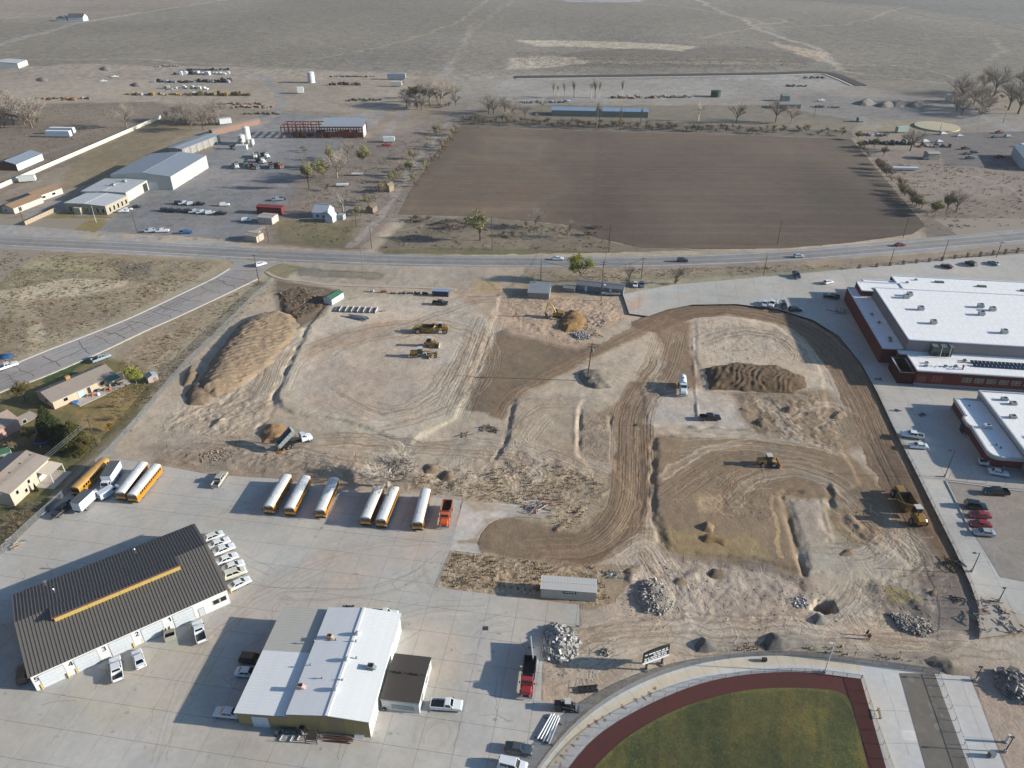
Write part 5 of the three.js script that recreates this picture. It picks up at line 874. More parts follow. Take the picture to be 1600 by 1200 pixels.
// ---- school
{
  const O = G(1420, 531.5, 9.5), ry = -7.4 * D2R, g = thing('school', 'large brick school with stepped white flat roofs and rooftop units', 'building', O[0], 0, O[1], ry);
  const brick = wmat('#6b2c28', 0.9), grey = wmat('#8b8281', 0.9), roof = wmat('#efeeea', 0.8), cap = mat('#d4d8dc', 0.5, 0.2), stone = wmat('#8d8f90');
  // block: footprint in local metres (x, back), roof height, wall material
  const block = (P0, h, wm, para = 0.35, base = SY) => {
    const Pl = P0.map(p => [p[0], -p[1]]); const c = Pl.map(p => new THREE.Vector2(...p)); if (THREE.ShapeUtils.isClockWise(c)) Pl.reverse();
    for (let i = 0; i < Pl.length; i++) { const p = Pl[i], q = Pl[(i + 1) % Pl.length], l = Math.hypot(q[0] - p[0], q[1] - p[1]), w = bx(l, h - base, 0.3); w.rotateY(-Math.atan2(q[1] - p[1], q[0] - p[0])); const nx = (q[1] - p[1]) / l, nz = -(q[0] - p[0]) / l; w.translate((p[0] + q[0]) / 2 - nx * 0.15, base, (p[1] + q[1]) / 2 - nz * 0.15); part(g, 'wall', w, wm); const k = bx(l + 0.05, para, 0.4); k.rotateY(-Math.atan2(q[1] - p[1], q[0] - p[0])); k.translate((p[0] + q[0]) / 2 - nx * 0.15, h, (p[1] + q[1]) / 2 - nz * 0.15); part(g, 'parapet', k, cap); }
    part(g, 'roof', slab(Pl.map((p) => p), h - 0.02 + 0.1, h - 0.2, (x, z) => [x / 9, z / 9], false), roof);
  };
  const E = 90;
  block([[0, 0], [E, 0], [E, 39], [0.3, 39]], 9.5, grey, 0.25, 5.4); // hall
  block([[-6.5, 0.9], [-0.05, 0.9], [0.25, 39], [0.25, 39.6], [-3.4, 39.6], [-3.2, 47], [-6.2, 47]], 5.5, brick); // west aisle
  block([[-3.4, 39.7], [1.8, 39.7], [1.8, 43], [12, 43], [12, 48], [-3.2, 48]], 7.6, brick); // stair head
  block([[0.7, 48.1], [12, 48.1], [12, 54], [0.7, 54]], 6, brick); block([[12.1, 39.1], [E, 39.1], [E, 58], [12.1, 58]], 6.4, brick);
  block([[-2.4, -0.05], [0.2, -0.05], [0.2, -0.06], [E, -0.06], [E, -12.2], [-0.3, -12.2], [-0.3, -2.2], [-2.4, -2.2]], 5.5, brick); // front range
  block([[-4.6, -2.4], [-0.4, -2.4], [-0.4, -11.5], [-4.6, -11.5], [-4.6, -11.2], [-0.7, -11.2], [-0.7, -2.7], [-4.3, -2.7], [-4.3, -11.3], [-4.6, -11.3]], 4.4, brick, 0.2); // walled court
  part(g, 'plinth', bx(E, 1.0, 0.2, E / 2 - 0.3, SY, 12.32), stone);
  part(g, 'brick_band', bx(E, 0.3, 0.08, E / 2 - 0.3, 4.6, 12.25), wmat('#57211f'));
  for (let i = 0; i < 20; i++) { const x = 14.3 + i * 3.47, o = new THREE.Group(); o.name = 'window'; o.position.set(x, 2.9, 12.24); g.add(o); for (const sx of [-0.62, 0.62]) for (const sy of [0, 0.72]) part(o, 'pane', bx(1.1, 0.62, 0.05, sx, sy, 0), GLASS); for (const [w, hh, xx, yy] of [[2.5, 0.1, 0, -0.1], [2.5, 0.1, 0, 1.34], [0.1, 1.34, -1.22, 0], [0.1, 1.34, 1.22, 0], [0.12, 1.34, 0, 0], [2.4, 0.1, 0, 0.62]]) part(o, 'frame', bx(w, hh, 0.1, xx, yy, 0), wmat('#a9ada8')); }
  for (const x of [5, 6, 7]) part(g, 'brick_panel', bx(0.7, 2.2, 0.06, x, 2.2, 12.22), wmat('#8a4a42'));
  part(g, 'brick_panel', bx(2.6, 2.2, 0.06, 1.6, 1.9, 12.22), wmat('#82423c'));
  // cooling plant against the hall
  { const o = new THREE.Group(); o.name = 'cooling_plant'; o.position.set(9.8, 5.6, 1.0); g.add(o); const m = wmat('#4d5753', 0.6); part(o, 'casing', bx(6, 3.2, 2.2), m); part(o, 'roof_deck', bx(6.3, 0.15, 2.6, 0, 3.2, 0), wmat('#5d6863')); for (let i = 0; i < 3; i++) part(o, 'louvre', bx(1.5, 1.1, 0.08, -1.9 + i * 1.9, 0.3, 1.14), BLACK); for (const x of [-0.6, 2.0]) part(o, 'duct', [bar([x, 3.5, -0.6], [x, 3.5, 1.6], 0.12, 8), bar([x, 3.5, 1.6], [x, 0.2, 1.9], 0.12, 8)], CHROME); }
  for (const [x, z] of [[8.6, 31.5], [10.3, 33.5], [10.5, 22.5], [11.2, 12.5], [31, 27], [34, 25], [29, 21], [31, 8.5], [50, 20], [52, 30], [62, 12]]) hvac(g, x, 9.6, -z, 1.6, 1.3, 1.5, wmat('#aeb2b2', 0.5));
  for (const [x, z, h] of [[-3.5, 25, 5.6], [-2.8, 19, 5.6], [-2.5, 8, 5.6], [-2.9, 6, 5.6], [16, 52, 6.5], [20, 55, 6.5], [15.5, 1.0 - 6, 5.6], [12, -8, 5.6], [3.2, -9, 5.6], [4, -7, 5.6], [9, -8.4, 5.6], [16, -4, 5.6]]) hvac(g, x, h, -z, 0.8, 0.5, 0.7);
  for (let r = 0; r < 2; r++) for (let i = 0; i < 24; i++) { const s = part(g, 'solar_panel', bx(1.0, 0.05, 1.4), phys('#14181f', 0.15, 0, { clearcoat: 1 })); s.position.set(17.8 + i * 1.12, 6.0, 5.0 + r * 1.9); s.rotation.x = 0.25; }
  for (let i = 0; i < 14; i++) part(g, 'pipe_run', bar([1.5 + i * 0.9, 5.75, 8.6 + (i % 3) * 0.4], [2.2 + i * 0.9, 5.75, 8.4], 0.07), STEEL);
  ventPipe(g, 13.5, 5.5, 9.5, 1.4, 0.25, wmat('#9a6f58'));
  for (let i = 0; i < 3; i++) part(g, 'hatch', bx(3, 0.5, 1.2, 28 + i * 14, 6.45, -54 + i * 2), wmat('#5a5f63'));
  // curved wing in front
  const w = thing('school_wing', 'single storey brick school wing with curved white roof edge', 'building', O[0], 0, O[1], ry); const g0 = g;
  const wing = (P0, h, wm, fascia, curve) => { const Pl = P0.map(p => [p[0], -p[1]]); for (let i = 0; i < Pl.length; i++) { const p = Pl[i], q = Pl[(i + 1) % Pl.length], l = Math.hypot(q[0] - p[0], q[1] - p[1]), an = -Math.atan2(q[1] - p[1], q[0] - p[0]); const a = bx(l, h - SY - 0.9, 0.3, 0, 0, -0.15); a.rotateY(an); a.translate((p[0] + q[0]) / 2, SY, (p[1] + q[1]) / 2); part(w, 'wall', a, wm); const b = bx(l + 0.3, 0.95, 0.5, 0, 0, 0); b.rotateY(an); b.translate((p[0] + q[0]) / 2, h - 0.9, (p[1] + q[1]) / 2); part(w, 'fascia', b, fascia); const c = bx(l, 0.8, 0.1, 0, 0, 0.05); c.rotateY(an); c.translate((p[0] + q[0]) / 2, SY, (p[1] + q[1]) / 2); part(w, 'plinth', c, stone); } part(w, 'roof', slab(Pl, h - 0.25, h - 0.3, (x, z) => [x / 9, z / 9], false), roof); };
  const fas = wmat('#b3b7b9', 0.6), arc = []; for (let i = 0; i <= 6; i++) arc.push([7.7 - 2.2 * Math.sin(i / 6 * Math.PI / 2), -52.0 + 2.2 * (1 - Math.cos(i / 6 * Math.PI / 2))]);
  wing([[6.4, -24.5], [6.2, -33.6], [5.2, -34.3], [5.2, -37.4], [5.8, -38.6], [5.6, -46]].concat(arc.reverse().map(p => [p[0], p[1]])).concat([[13.5, -52], [13.5, -24.5]]), 4.5, brick, fas);
  wing([[13.5, -22], [13.7, -56], [60, -56], [60, -22]], 6, wmat('#9a9c9c'), fas);
  hvac(w, 9.6, 4.3, 38.5, 1.6, 1.0, 1.1, wmat('#c3c7c9')); for (const [x, z] of [[17, 35], [20, 28], [19, 44], [21.5, 46], [26, 40], [18.5, 26]]) hvac(w, x, 5.8, z, 1.5, 0.8, 1.2); for (const [x, z] of [[8.8, 46.6], [9.4, 47.8], [9, 28]]) part(w, 'roof_vent', cy(0.2, 0.2, 0.4, x, 4.3, z), DKGREY);
  part(w, 'door', bx(0.1, 2.4, 2.2, 5.1, SY, 35.9), BLACK);
}
// ---- houses by the street
bld({ name: 'house', label: 'beige ranch house with brown roof and patio beside the cracked street', category: 'house', fl: [81, 627], fr: [178, 584], br: [165, 566], D: 9, h: 2.9, ridge: 4.5, wall: '#c0a890', roof: '#8d8277', roofMetal: 0, over: 0.45, open: [['front', 3, 4.2, 1.2, 2.2, 'window'], ['front', 7.2, 9, 0.2, 2.2, 'door', '#a7c0c4'], ['front', 10, 10.9, 0.2, 2.2, 'door', '#20242a'], ['front', 14, 15.4, 1.1, 2.2, 'window'], ['front', 18.2, 21.2, 0.1, 2.5, 'roller_door', '#16181b'], ['left', 3, 4.5, 1.2, 2.2, 'window']], extra: (g, F, W, D, H, R) => { part(g, 'chimney', bx(1.3, 1.6, 0.9, 8, 3.9, -5.5), wmat('#a8794e')); for (const x of [3, 10, 13, 16, 19.5]) part(g, 'roof_vent', bx(0.3, 0.3, 0.3, x, 4.0, -6.4), CHROME); part(g, 'porch_roof', quad([W - 3.4, 2.9, 0.3], [W + 0.4, 2.9, 0.3], [W + 0.4, 2.4, 2.8], [W - 3.4, 2.4, 2.8]), wmat('#4f7a66')); part(g, 'patio', bx(16, 0.12, 4, 13, 0.02, 2.3), wmat('#b9b0a2')); for (let i = 0; i < 9; i++) part(g, 'garden_furniture', bx(rr(0.4, 1), rr(0.4, 1), rr(0.4, 1), 9 + i * 1.2, 0.14, 1 + (i % 3)), wmat(['#7c5a40', '#b05a3c', '#d0cdc6', '#4a5560'][i % 4])); part(g, 'paddling_pool', cy(0.9, 0.95, 0.4, 5.3, 0, 1.2, 18), mat('#2a6fb0', 0.5)); } });
bld({ name: 'house', label: 'pale two level house with tan roof and covered patio near the box trucks', category: 'house', fl: [14, 770], fr: [74, 716], br: [44, 711], D: 11, h: 4.2, ridge: 5.8, wall: '#c4ad98', roof: '#998c7f', roofMetal: 0, over: 0.4, open: [['front', 1.6, 2.4, 2.2, 3.2, 'window'], ['front', 4, 4.8, 0.8, 1.8, 'window'], ['front', 5.6, 6.4, 2.3, 3.3, 'window'], ['front', 9, 11, 0.2, 2.2, 'door', '#d8d0c4']], extra: (g, F, W, D, H, R) => { part(g, 'patio_cover', quad([W - 4.6, 3.2, 0.2], [W + 0.3, 3.2, 0.2], [W + 0.3, 2.7, 3.6], [W - 4.6, 2.7, 3.6]), wmat('#c8bba8')); for (const x of [W - 4.4, W]) part(g, 'patio_post', bx(0.14, 2.7, 0.14, x, 0, 3.5), wmat('#d4cdc0')); part(g, 'patio', bx(7, 0.1, 5, W - 3, 0.02, 2.6), wmat('#b5ada0')); for (let i = 0; i < 5; i++) part(g, 'roof_vent', bx(0.3, 0.25, 0.3, 2 + i * 3.6, 5.3, -3.8), DKGREY); } });
bld({ name: 'house', label: 'pink walled house with tan roof left of the dark evergreens', category: 'house', fl: [-30, 685], fr: [28, 655], br: [15, 633], D: 9, h: 3.2, ridge: 4.7, wall: '#b98c80', roof: '#a08d7d', roofMetal: 0, over: 0.4, open: [['front', 11, 12, 1.2, 2.2, 'window']], extra: (g, F, W, D) => part(g, 'patio', bx(6, 0.1, 5, W + 3.4, 0.02, -4), wmat('#b3a796')) });
bld({ name: 'shed', label: 'small green roofed shed behind the two level house', fl: [-6, 712], fr: [15, 706], br: [14, 700], D: 3, h: 2.2, ridge: 2.7, wall: '#9aa79a', roof: '#3f6a4f', roofMetal: 0, over: 0.2 });
// ---- buildings along the highway and on the site
bld({ name: 'shed', label: 'small white shed with green roof at the edge of the pale pad', category: 'shed', fl: [505, 465], fr: [518, 468], br: [530, 455], h: 2.4, ridge: 3.1, axis: 'z', wall: '#c9ccce', roof: '#3f6b50', roofMetal: 0.1, over: 0.2, D: 7 });
bld({ name: 'storage_container', label: 'blue storage container with pale roof beside the black pickup', category: 'container', fl: [675, 455], fr: [700, 456], br: [700, 451], D: 2.8, h: 2.5, ridge: 2.62, wall: '#2c3a54', roof: '#a9b3bf', over: 0.02, panels: 0.6 });
bld({ name: 'mobile_home', label: 'blue grey mobile home with grey roof near the site entrance', category: 'mobile home', fl: [901, 444], fr: [974, 452], br: [974, 440], D: 5, h: 2.9, ridge: 3.4, wall: '#66727f', roof: '#6f7074', roofMetal: 0, over: 0.25, open: [['front', 1.6, 2.4, 1.3, 2.3, 'window'], ['front', 3.2, 4.1, 0.5, 2.5, 'door', '#c3ccd2'], ['front', 6.4, 7.4, 1.3, 2.3, 'window'], ['front', 9.6, 10.4, 1.3, 2.3, 'window'], ['front', 12.6, 13.4, 0.5, 2.5, 'door', '#c3ccd2'], ['front', 15, 16.4, 1.3, 2.3, 'window']], extra: (g, F, W, D, H, R) => { for (const x of [3.6, 9.4]) part(g, 'step', bx(1.6, 0.5, 1.1, x, 0, 0.7), wmat('#8f8d88')); part(g, 'roof_patch', bx(0.8, 0.05, 1.4, 10.5, 3.28, -1.3), wmat('#c3c6c9')); } });
bld({ name: 'open_shed', label: 'shed with ribbed silver lean roof between pad and mobile home', category: 'shed', fl: [825, 457], fr: [858, 459], br: [859, 441], D: 8, h: 2.3, ridge: 3.3, ridgeAt: 0.98, wall: '#8d8b85', roof: '#9ea3a3', over: 0.2, panels: 0.7, extra: (g, F, W, D, H, R) => ventPipe(g, 2, R, -D + 1, 1, 0.12) });
bld({ name: 'shed', label: 'low grey shed in the shade beside the mobile home', category: 'shed', fl: [880, 449], fr: [898, 451], br: [898, 444], D: 3, h: 1.9, ridge: 2.3, wall: '#7b7d7e', roof: '#8b8f90', over: 0.2 });
{ const g = bld({ name: 'site_trailer', label: 'long grey site trailer with ribbed pale roof at the yard edge', category: 'trailer', fl: [845, 919.5], fr: [932, 926], br: [930, 912], D: 3.6, h: 2.8, ridge: 3.1, wall: '#b0aa9f', roof: '#d6d1c7', over: 0.12, panels: 0.6, seam: 0.02 });
  const F = frame([845, 919.5], [932, 926], [930, 912], 2.8), b = part(g, 'sign_board', bx(2.7, 0.8, 0.06, F.W * 0.52, 1.9, 0.06), mat('#141c30', 0.6)); part(b, 'sign_border', bx(2.5, 0.05, 0.02, F.W * 0.52, 2.6, 0.1), mat('#c9ccd2', 0.6)); for (let i = 0; i < 4; i++) part(b, 'lettering', bx(0.35 + 0.15 * (i % 2), 0.22, 0.02, F.W * 0.52 - 0.85 + i * 0.57, 2.2, 0.1), mat('#c9ccd2', 0.6));
  for (let i = 0; i < 20; i++) part(g, 'siding_batten', bx(0.05, 2.6, 0.03, 0.3 + i * (F.W - 0.6) / 19, 0.1, 0.015), wmat('#a8a297')); }
// ---------------------------------------------------------------- earth heaps, rubble, machines, poles, fences
function project(x, y, z) { const Y = y - EYE, fw = -Y * sP - z * cP, up = Y * cP - z * sP; return [800 + FOCAL * x / fw, 600 - FOCAL * up / fw]; }
function heightOf(base, topY, y0 = 0) { const [x, z] = G(base[0], base[1], y0); let a = y0, b = y0 + 40; for (let i = 0; i < 40; i++) { const m = (a + b) / 2; if (project(x, m, z)[1] > topY) a = m; else b = m; } return a - y0; }
// heap: outline on the ground, height rises from the edge with a given slope; tilt > 0 leans the crest to the left
function heapGeo(Pg, h, slope, tilt = 0, rough = 0.25, cell = 0.4, ribs) {
  const [x0, x1, z0, z1] = bbox(Pg), nx = Math.ceil((x1 - x0) / cell) + 3, nz = Math.ceil((z1 - z0) / cell) + 3, pos = [], uv = [], ins = [], idx = [];
  for (let j = 0; j < nz; j++) for (let i = 0; i < nx; i++) {
    const x = x0 + (i - 1) * cell, z = z0 + (j - 1) * cell, inside = inPoly(x, z, Pg), d = edgeDist(x, z, Pg) * (inside ? 1 : -1) + 0.5 * noise(x / 2, z / 2); let y;
    const hm = h * (1 - tilt * (x - x0) / (x1 - x0)); y = d < 0 ? d * 0.6 : hm * (1 - Math.exp(-d * slope / hm)) + rough * fbm(x / 1.6, z / 1.6) * Math.min(1, d / 1.2);
    if (ribs && d > 0) y += (0.1 + 0.08 * noise(x / 3, z / 3)) * Math.sin((x * ribs[0] + z * ribs[1]) * 3.4 + noise(x / 4, z / 4) * 5) * Math.min(1, d / 2);
    pos.push(x, Math.max(y, -0.6) + groundY(x, z) * 0.7, z); uv.push(x / 6, z / 6); ins.push(d > -0.8);
  }
  for (let j = 0; j < nz - 1; j++) for (let i = 0; i < nx - 1; i++) { const a = j * nx + i; if (ins[a] || ins[a + 1] || ins[a + nx] || ins[a + nx + 1]) idx.push(a, a + nx, a + 1, a + 1, a + nx, a + nx + 1); }
  const g = new THREE.BufferGeometry(); g.setAttribute('position', new THREE.Float32BufferAttribute(pos, 3)); g.setAttribute('uv', new THREE.Float32BufferAttribute(uv, 2)); g.setIndex(idx); g.computeVertexNormals(); return g;
}
const soilTex = wallTex(228, 228, 228, (i, j) => 1 + 0.16 * fbm(i / 8, j / 8) + 0.1 * NT[(j * 256 + i) & 65535] + 0.1 * fbm(i / 32, j / 32));
const soilCache = {}; const clodBump = grainTex(256, (i, j) => 128 + 60 * fbm(i / 6, j / 6) + 50 * NT[(j * 256 + i) & 65535]);
function soil(hex) { return soilCache[hex] ??= new THREE.MeshStandardMaterial({ color: hex, map: soilTex, bumpMap: clodBump, bumpScale: 0.12, roughness: 1, side: THREE.DoubleSide }); }
function heap(name, label, category, px, h, slope, hex, o = {}) { const m = shade(new THREE.Mesh(heapGeo(GP(px), h, slope, o.tilt, o.rough, o.cell, o.ribs), soil(hex))); m.name = numbered(name); scene.add(m); return tag(m, label, category, o.group); }
heap('earth_stockpile', 'largest brown earth stockpile, ribbed by tracks, at the site corner by the street', 'earth pile', [[372, 510], [404, 492], [436, 486], [458, 493], [467, 508], [454, 532], [434, 556], [404, 584], [372, 606], [338, 622], [310, 618], [312, 596], [336, 556]], 3.9, 0.9, '#9a846a', { tilt: 0.72, ribs: [0.55, 0.84], rough: 0.35 });
heap('earth_pile', 'rough earth pile at the low end of the large stockpile', 'earth pile', [[300, 600], [322, 596], [334, 618], [320, 634], [296, 634], [288, 618]], 2.2, 0.8, '#857059', { tilt: 0.4 });
heap('earth_pile', 'small loose earth pile closest to the house fence', 'earth pile', [[287, 585], [300, 570], [310, 585], [302, 602], [285, 606]], 2.2, 0.9, '#8d7860', { tilt: 0.3 });
heap('earth_stockpile', 'dark brown graded earth stockpile inside the curved haul road', 'earth pile', [[1100, 576], [1150, 568], [1215, 572], [1256, 590], [1262, 606], [1238, 616], [1160, 613], [1108, 610]], 1.8, 0.6, '#6e5840', { ribs: [0.9, 0.4] });
heap('earth_pile', 'sandy mound on the tan pad, the taller of two', 'earth pile', [[1092, 820], [1106, 815], [1118, 824], [1112, 834], [1096, 833]], 1.9, 0.9, '#94795a', { rough: 0.12 });
heap('earth_pile', 'low sandy ridge on the tan pad beside the taller mound', 'earth pile', [[1090, 838], [1104, 834], [1130, 840], [1146, 848], [1130, 854], [1098, 850]], 1.3, 0.7, '#8a7048', { rough: 0.15 });
heap('earth_pile', 'orange earth heap dug up around the excavator', 'earth pile', [[872, 506], [880, 494], [892, 484], [908, 488], [918, 502], [906, 518], [884, 520], [870, 514]], 1.8, 0.7, '#957349', { tilt: -0.5, rough: 0.5 });
heap('earth_pile', 'tan earth tipped out behind the white dump truck', 'earth pile', [[405, 678], [420, 662], [442, 664], [450, 680], [436, 690], [412, 692]], 1.8, 0.8, '#a07d54', { rough: 0.35 });
heap('earth_pile', 'low tan earth spill under the dump truck tail', 'earth pile', [[432, 698], [446, 694], [452, 704], [440, 710], [428, 706]], 0.9, 0.7, '#9c7646', { rough: 0.3 });
heap('gravel_pile', 'dark grey gravel pile beside the stadium fence near the sign', 'gravel pile', [[1082, 1008], [1098, 996], [1112, 1002], [1124, 1016], [1108, 1024], [1088, 1020]], 2.1, 0.9, '#77706a');
heap('gravel_pile', 'grey gravel pile at the fence bend, beside weeds', 'gravel pile', [[1192, 1004], [1205, 990], [1222, 994], [1240, 1010], [1222, 1018], [1198, 1016]], 2.0, 0.9, '#6f6a65');
heap('gravel_pile', 'small grey gravel pile next to the dark pit', 'gravel pile', [[1264, 968], [1280, 958], [1296, 968], [1292, 980], [1272, 978]], 1.2, 0.8, '#8a867c');
heap('earth_pile', 'weedy earth bank by the far end of the stadium fence', 'earth pile', [[1440, 1030], [1460, 1022], [1490, 1032], [1512, 1050], [1490, 1056], [1455, 1042]], 1.2, 0.6, '#857a6a', { rough: 0.4 });
heap('earth_pile', 'pole island of rubble and earth left standing in the site', 'earth pile', [[903, 584], [915, 576], [940, 578], [958, 592], [955, 606], [928, 608], [910, 602]], 1.5, 0.9, '#8f8474', { rough: 0.3 });
[[985, 892], [1062, 908], [1120, 896], [1460, 925], [700, 742], [672, 732], [1322, 865], [1235, 640], [1190, 660], [1310, 648]].forEach(([x, y], i) => heap('spoil_heap', ['spoil heap where the haul tracks cross by the rubble', 'spoil heap between rubble ring and tan pad', 'spoil heap under the edge of the tan pad', 'spoil heap by the dark cut near the retaining edge', 'spoil heap above the buses, the one with the wider cut', 'spoil heap above the buses closest to the bare tree', 'spoil heap beside the pale foundation rectangle', 'spoil heap in the churned ground east of the black pickup', 'spoil heap closest to the black pickup on the site', 'spoil heap at the inner edge of the curved haul road'][i], 'earth pile', [[x - 12, y], [x - 4, y - 7], [x + 9, y - 5], [x + 13, y + 3], [x + 2, y + 8], [x - 9, y + 6]], 1.1, 0.7, pick(['#8e7760', '#9a846c', '#7c6a56']), { rough: 0.4 }));
// broken concrete: angular chunks heaped up
function chunkGeo(s) { const g = new THREE.BoxGeometry(s * rr(0.6, 1.4), s * rr(0.18, 0.5), s * rr(0.5, 1.2)), p = g.attributes.position, k = {}; for (let i = 0; i < p.count; i++) { const key = [p.getX(i) > 0, p.getY(i) > 0, p.getZ(i) > 0].join(); k[key] ??= [rr(-0.25, 0.25), rr(-0.2, 0.2), rr(-0.25, 0.25)]; p.setXYZ(i, p.getX(i) + k[key][0] * s, p.getY(i) + k[key][1] * s, p.getZ(i) + k[key][2] * s); } g.rotateX(rr(-0.7, 0.7)); g.rotateY(rr(0, 6.3)); g.rotateZ(rr(-0.7, 0.7)); const q = g.toNonIndexed(); q.computeVertexNormals(); return q; }
function rubble(label, px, h, n, s0, s1, hexes, o = {}) {
  const Pg = GP(px), [x0, x1, z0, z1] = bbox(Pg), cx = (x0 + x1) / 2, cz = (z0 + z1) / 2, g = thing(o.name || 'rubble_pile', label, o.category || 'rubble', 0, 0, 0);
  if (h > 0.4) part(g, 'core', heapGeo(Pg, h, 0.9, o.tilt || 0, 0.4), soil(o.core || '#6f6a66'));
  const by = hexes.map(() => []); let made = 0, big = 0;
  for (let k = 0; k < n * 6 && made < n * 2.4; k++) { const x = rr(x0, x1), z = rr(z0, z1); if (!inPoly(x, z, Pg)) continue; const d = edgeDist(x, z, Pg), s = s0 * 0.5 + (s1 * 0.62 - s0 * 0.5) * rnd() ** 2.6, c = chunkGeo(s), mi = Math.floor(rnd() * hexes.length); c.translate(x, (h > 0.4 ? h * (1 - Math.exp(-d * 0.9 / h)) : 0) + s * 0.15 + groundY(x, z) * 0.7, z); made++; if (s > s1 * 0.46 && big++ < 40) part(g, 'concrete_chunk', c, wmat(hexes[mi])); else by[mi].push(c); }
  by.forEach((l, i) => { if (l.length) part(g, 'small_chunks', mg(l), wmat(hexes[i])).userData.kind = 'stuff'; });
  return g;
}
rubble('big heap of grey broken concrete at the yard corner by the red truck', [[851, 985], [865, 976], [895, 984], [906, 1005], [900, 1025], [875, 1035], [850, 1030]], 2.4, 420, 0.3, 1.5, ['#b3aea6', '#a09b94', '#c0bab0', '#8f8b84'], { core: '#99948b' });
rubble('ring of pale broken concrete between the haul tracks', [[990, 930], [1002, 908], [1025, 905], [1050, 925], [1056, 945], [1035, 962], [1008, 958]], 1.2, 380, 0.2, 0.9, ['#b8afa3', '#a69d92', '#989086'], { core: '#9d9182' });
rubble('band of rubble at the foot of the dark cut', [[1385, 958], [1420, 960], [1450, 970], [1465, 990], [1440, 996], [1405, 985]], 0.8, 320, 0.2, 0.8, ['#a39a8e', '#8c857b', '#b8afa2'], { core: '#857a6b' });
rubble('concrete lumps beyond the end of the stadium walk', [[1553, 1052], [1580, 1045], [1620, 1065], [1625, 1100], [1590, 1100], [1560, 1078]], 1.8, 240, 0.4, 1.8, ['#8d8983', '#a09b93', '#7d7973'], { core: '#7d776e' });
rubble('white rubble strewn around the site utility pole', [[906, 580], [925, 577], [945, 582], [952, 592], [930, 598], [912, 594]], 0.9, 160, 0.2, 0.9, ['#b9b3a9', '#9a958d', '#cdc8bf'], { core: '#8f8474' });
rubble('rubble and pipes below the excavator heap', [[890, 522], [908, 517], [925, 523], [922, 530], [902, 532]], 0.5, 150, 0.2, 0.7, ['#a9a6a0', '#5d5a58', '#c3bfb6'], {});
rubble('lumps of clay scattered east of the excavator', [[905, 495], [935, 490], [948, 505], [938, 520], [915, 516]], 0, 90, 0.2, 0.9, ['#8d7a68', '#77685a', '#a08a74'], {});
rubble('small rubble heap between concrete heap and sign', [[938, 1018], [950, 1013], [957, 1020], [948, 1026], [938, 1024]], 0.6, 60, 0.2, 0.7, ['#a39a8b', '#8c8274'], {});
rubble('pale stones dumped beside the dark pit', [[1234, 934], [1255, 931], [1264, 945], [1258, 954], [1240, 948]], 0, 60, 0.25, 0.8, ['#c0bcb6', '#8d8a87'], {});
rubble('brush and dirt clods bulldozed beside the green roofed shed', [[436, 458], [470, 448], [512, 470], [495, 488], [465, 500], [445, 490]], 0.5, 320, 0.2, 1.0, ['#6b5a48', '#54483c', '#8a765e'], { name: 'brush_pile', category: 'brush', core: '#6c5a46' });
rubble('clods along the earth bank behind the buses', [[300, 712], [345, 700], [372, 702], [360, 718], [315, 722]], 0, 90, 0.2, 0.8, ['#8a7660', '#a08c74'], {});

// ---- machines (front at +x)
const CATY = paintOf('#8f6c1e'), CATD = wmat('#6e5626', 0.7), CABG = wmat('#23262a', 0.5), HYD = mat('#9ea2a5', 0.3, 0.8);
function bigWheels(t, xs, track, r, w) { wheels(t, xs, track, r, w); }
function cabOn(t, x, y, w = 1.5, h = 1.7, l = 1.5) { const o = new THREE.Group(); o.name = 'cab'; o.position.set(x, y, 0); t.add(o); const c = frustum(-l / 2, l / 2, -l / 2 + 0.1, l / 2 - 0.2, 0, h, w, w - 0.25); for (const k of ['front', 'back', 'left', 'right']) c[k].cx = 0; part(o, 'shell', c.g, CABG); for (const k of ['front', 'back', 'left', 'right']) part(o, 'window', pane(c[k], 0.1, 0.9, 0.25, 0.92), GLASS); part(o, 'roof', bx(l, 0.14, w, -0.05, h, 0), mat('#b9b6ad', 0.6)); return o; }
function scraperProto() {
  const t = new THREE.Group();
  part(t, 'engine_hood', prof([[3.3, 1.2], [5.6, 1.1], [5.7, 2.1], [5.3, 2.4], [3.3, 2.6]], 1.8, 0.12), CATY); part(t, 'fender', bx(2.4, 0.15, 3.1, 4.4, 1.75, 0), CATY); cabOn(t, 2.8, 1.9); part(t, 'hitch', prof([[1.2, 1.0], [2.6, 1.0], [2.4, 2.4], [1.6, 3.0], [1.0, 2.4]], 0.8, 0.06), CATY);
  part(t, 'gooseneck', [bar([1.6, 2.7, 0], [0.6, 2.5, 1.4], 0.22, 8), bar([1.6, 2.7, 0], [0.6, 2.5, -1.4], 0.22, 8)], CATY); for (const s of [-1, 1]) { part(t, 'draft_arm', bar([0.6, 2.5, s * 1.5], [-2.4, 1.2, s * 1.55], 0.2, 8), CATY); part(t, 'bowl_side', prof([[-3.6, 0.7], [0.5, 0.5], [0.6, 2.3], [-3.6, 2.5]], 0.12, 0.02, s * 1.4), CATD); }
  part(t, 'bowl_floor', bx(4.1, 0.12, 2.7, -1.55, 0.6, 0), DKGREY); part(t, 'apron', prof([[0.4, 0.4], [0.9, 0.9], [0.7, 2.2], [0.4, 2.2]], 2.8, 0.03), CATD); part(t, 'ejector', bx(0.15, 1.8, 2.6, -3.5, 0.7, 0), DKGREY);
  part(t, 'rear_engine', prof([[-6.2, 1.3], [-3.7, 1.2], [-3.7, 2.3], [-6.0, 2.3]], 1.7, 0.1), CATY); part(t, 'push_block', bx(0.5, 0.7, 1.2, -6.4, 0.9, 0), CATY); part(t, 'exhaust_stack', cy(0.1, 0.1, 1.1, 4.2, 2.4, 0.5), BLACK);
  bigWheels(t, [4.4, -4.8], 2.7, 0.98, 0.8); return t;
}
const scraper = scraperProto();
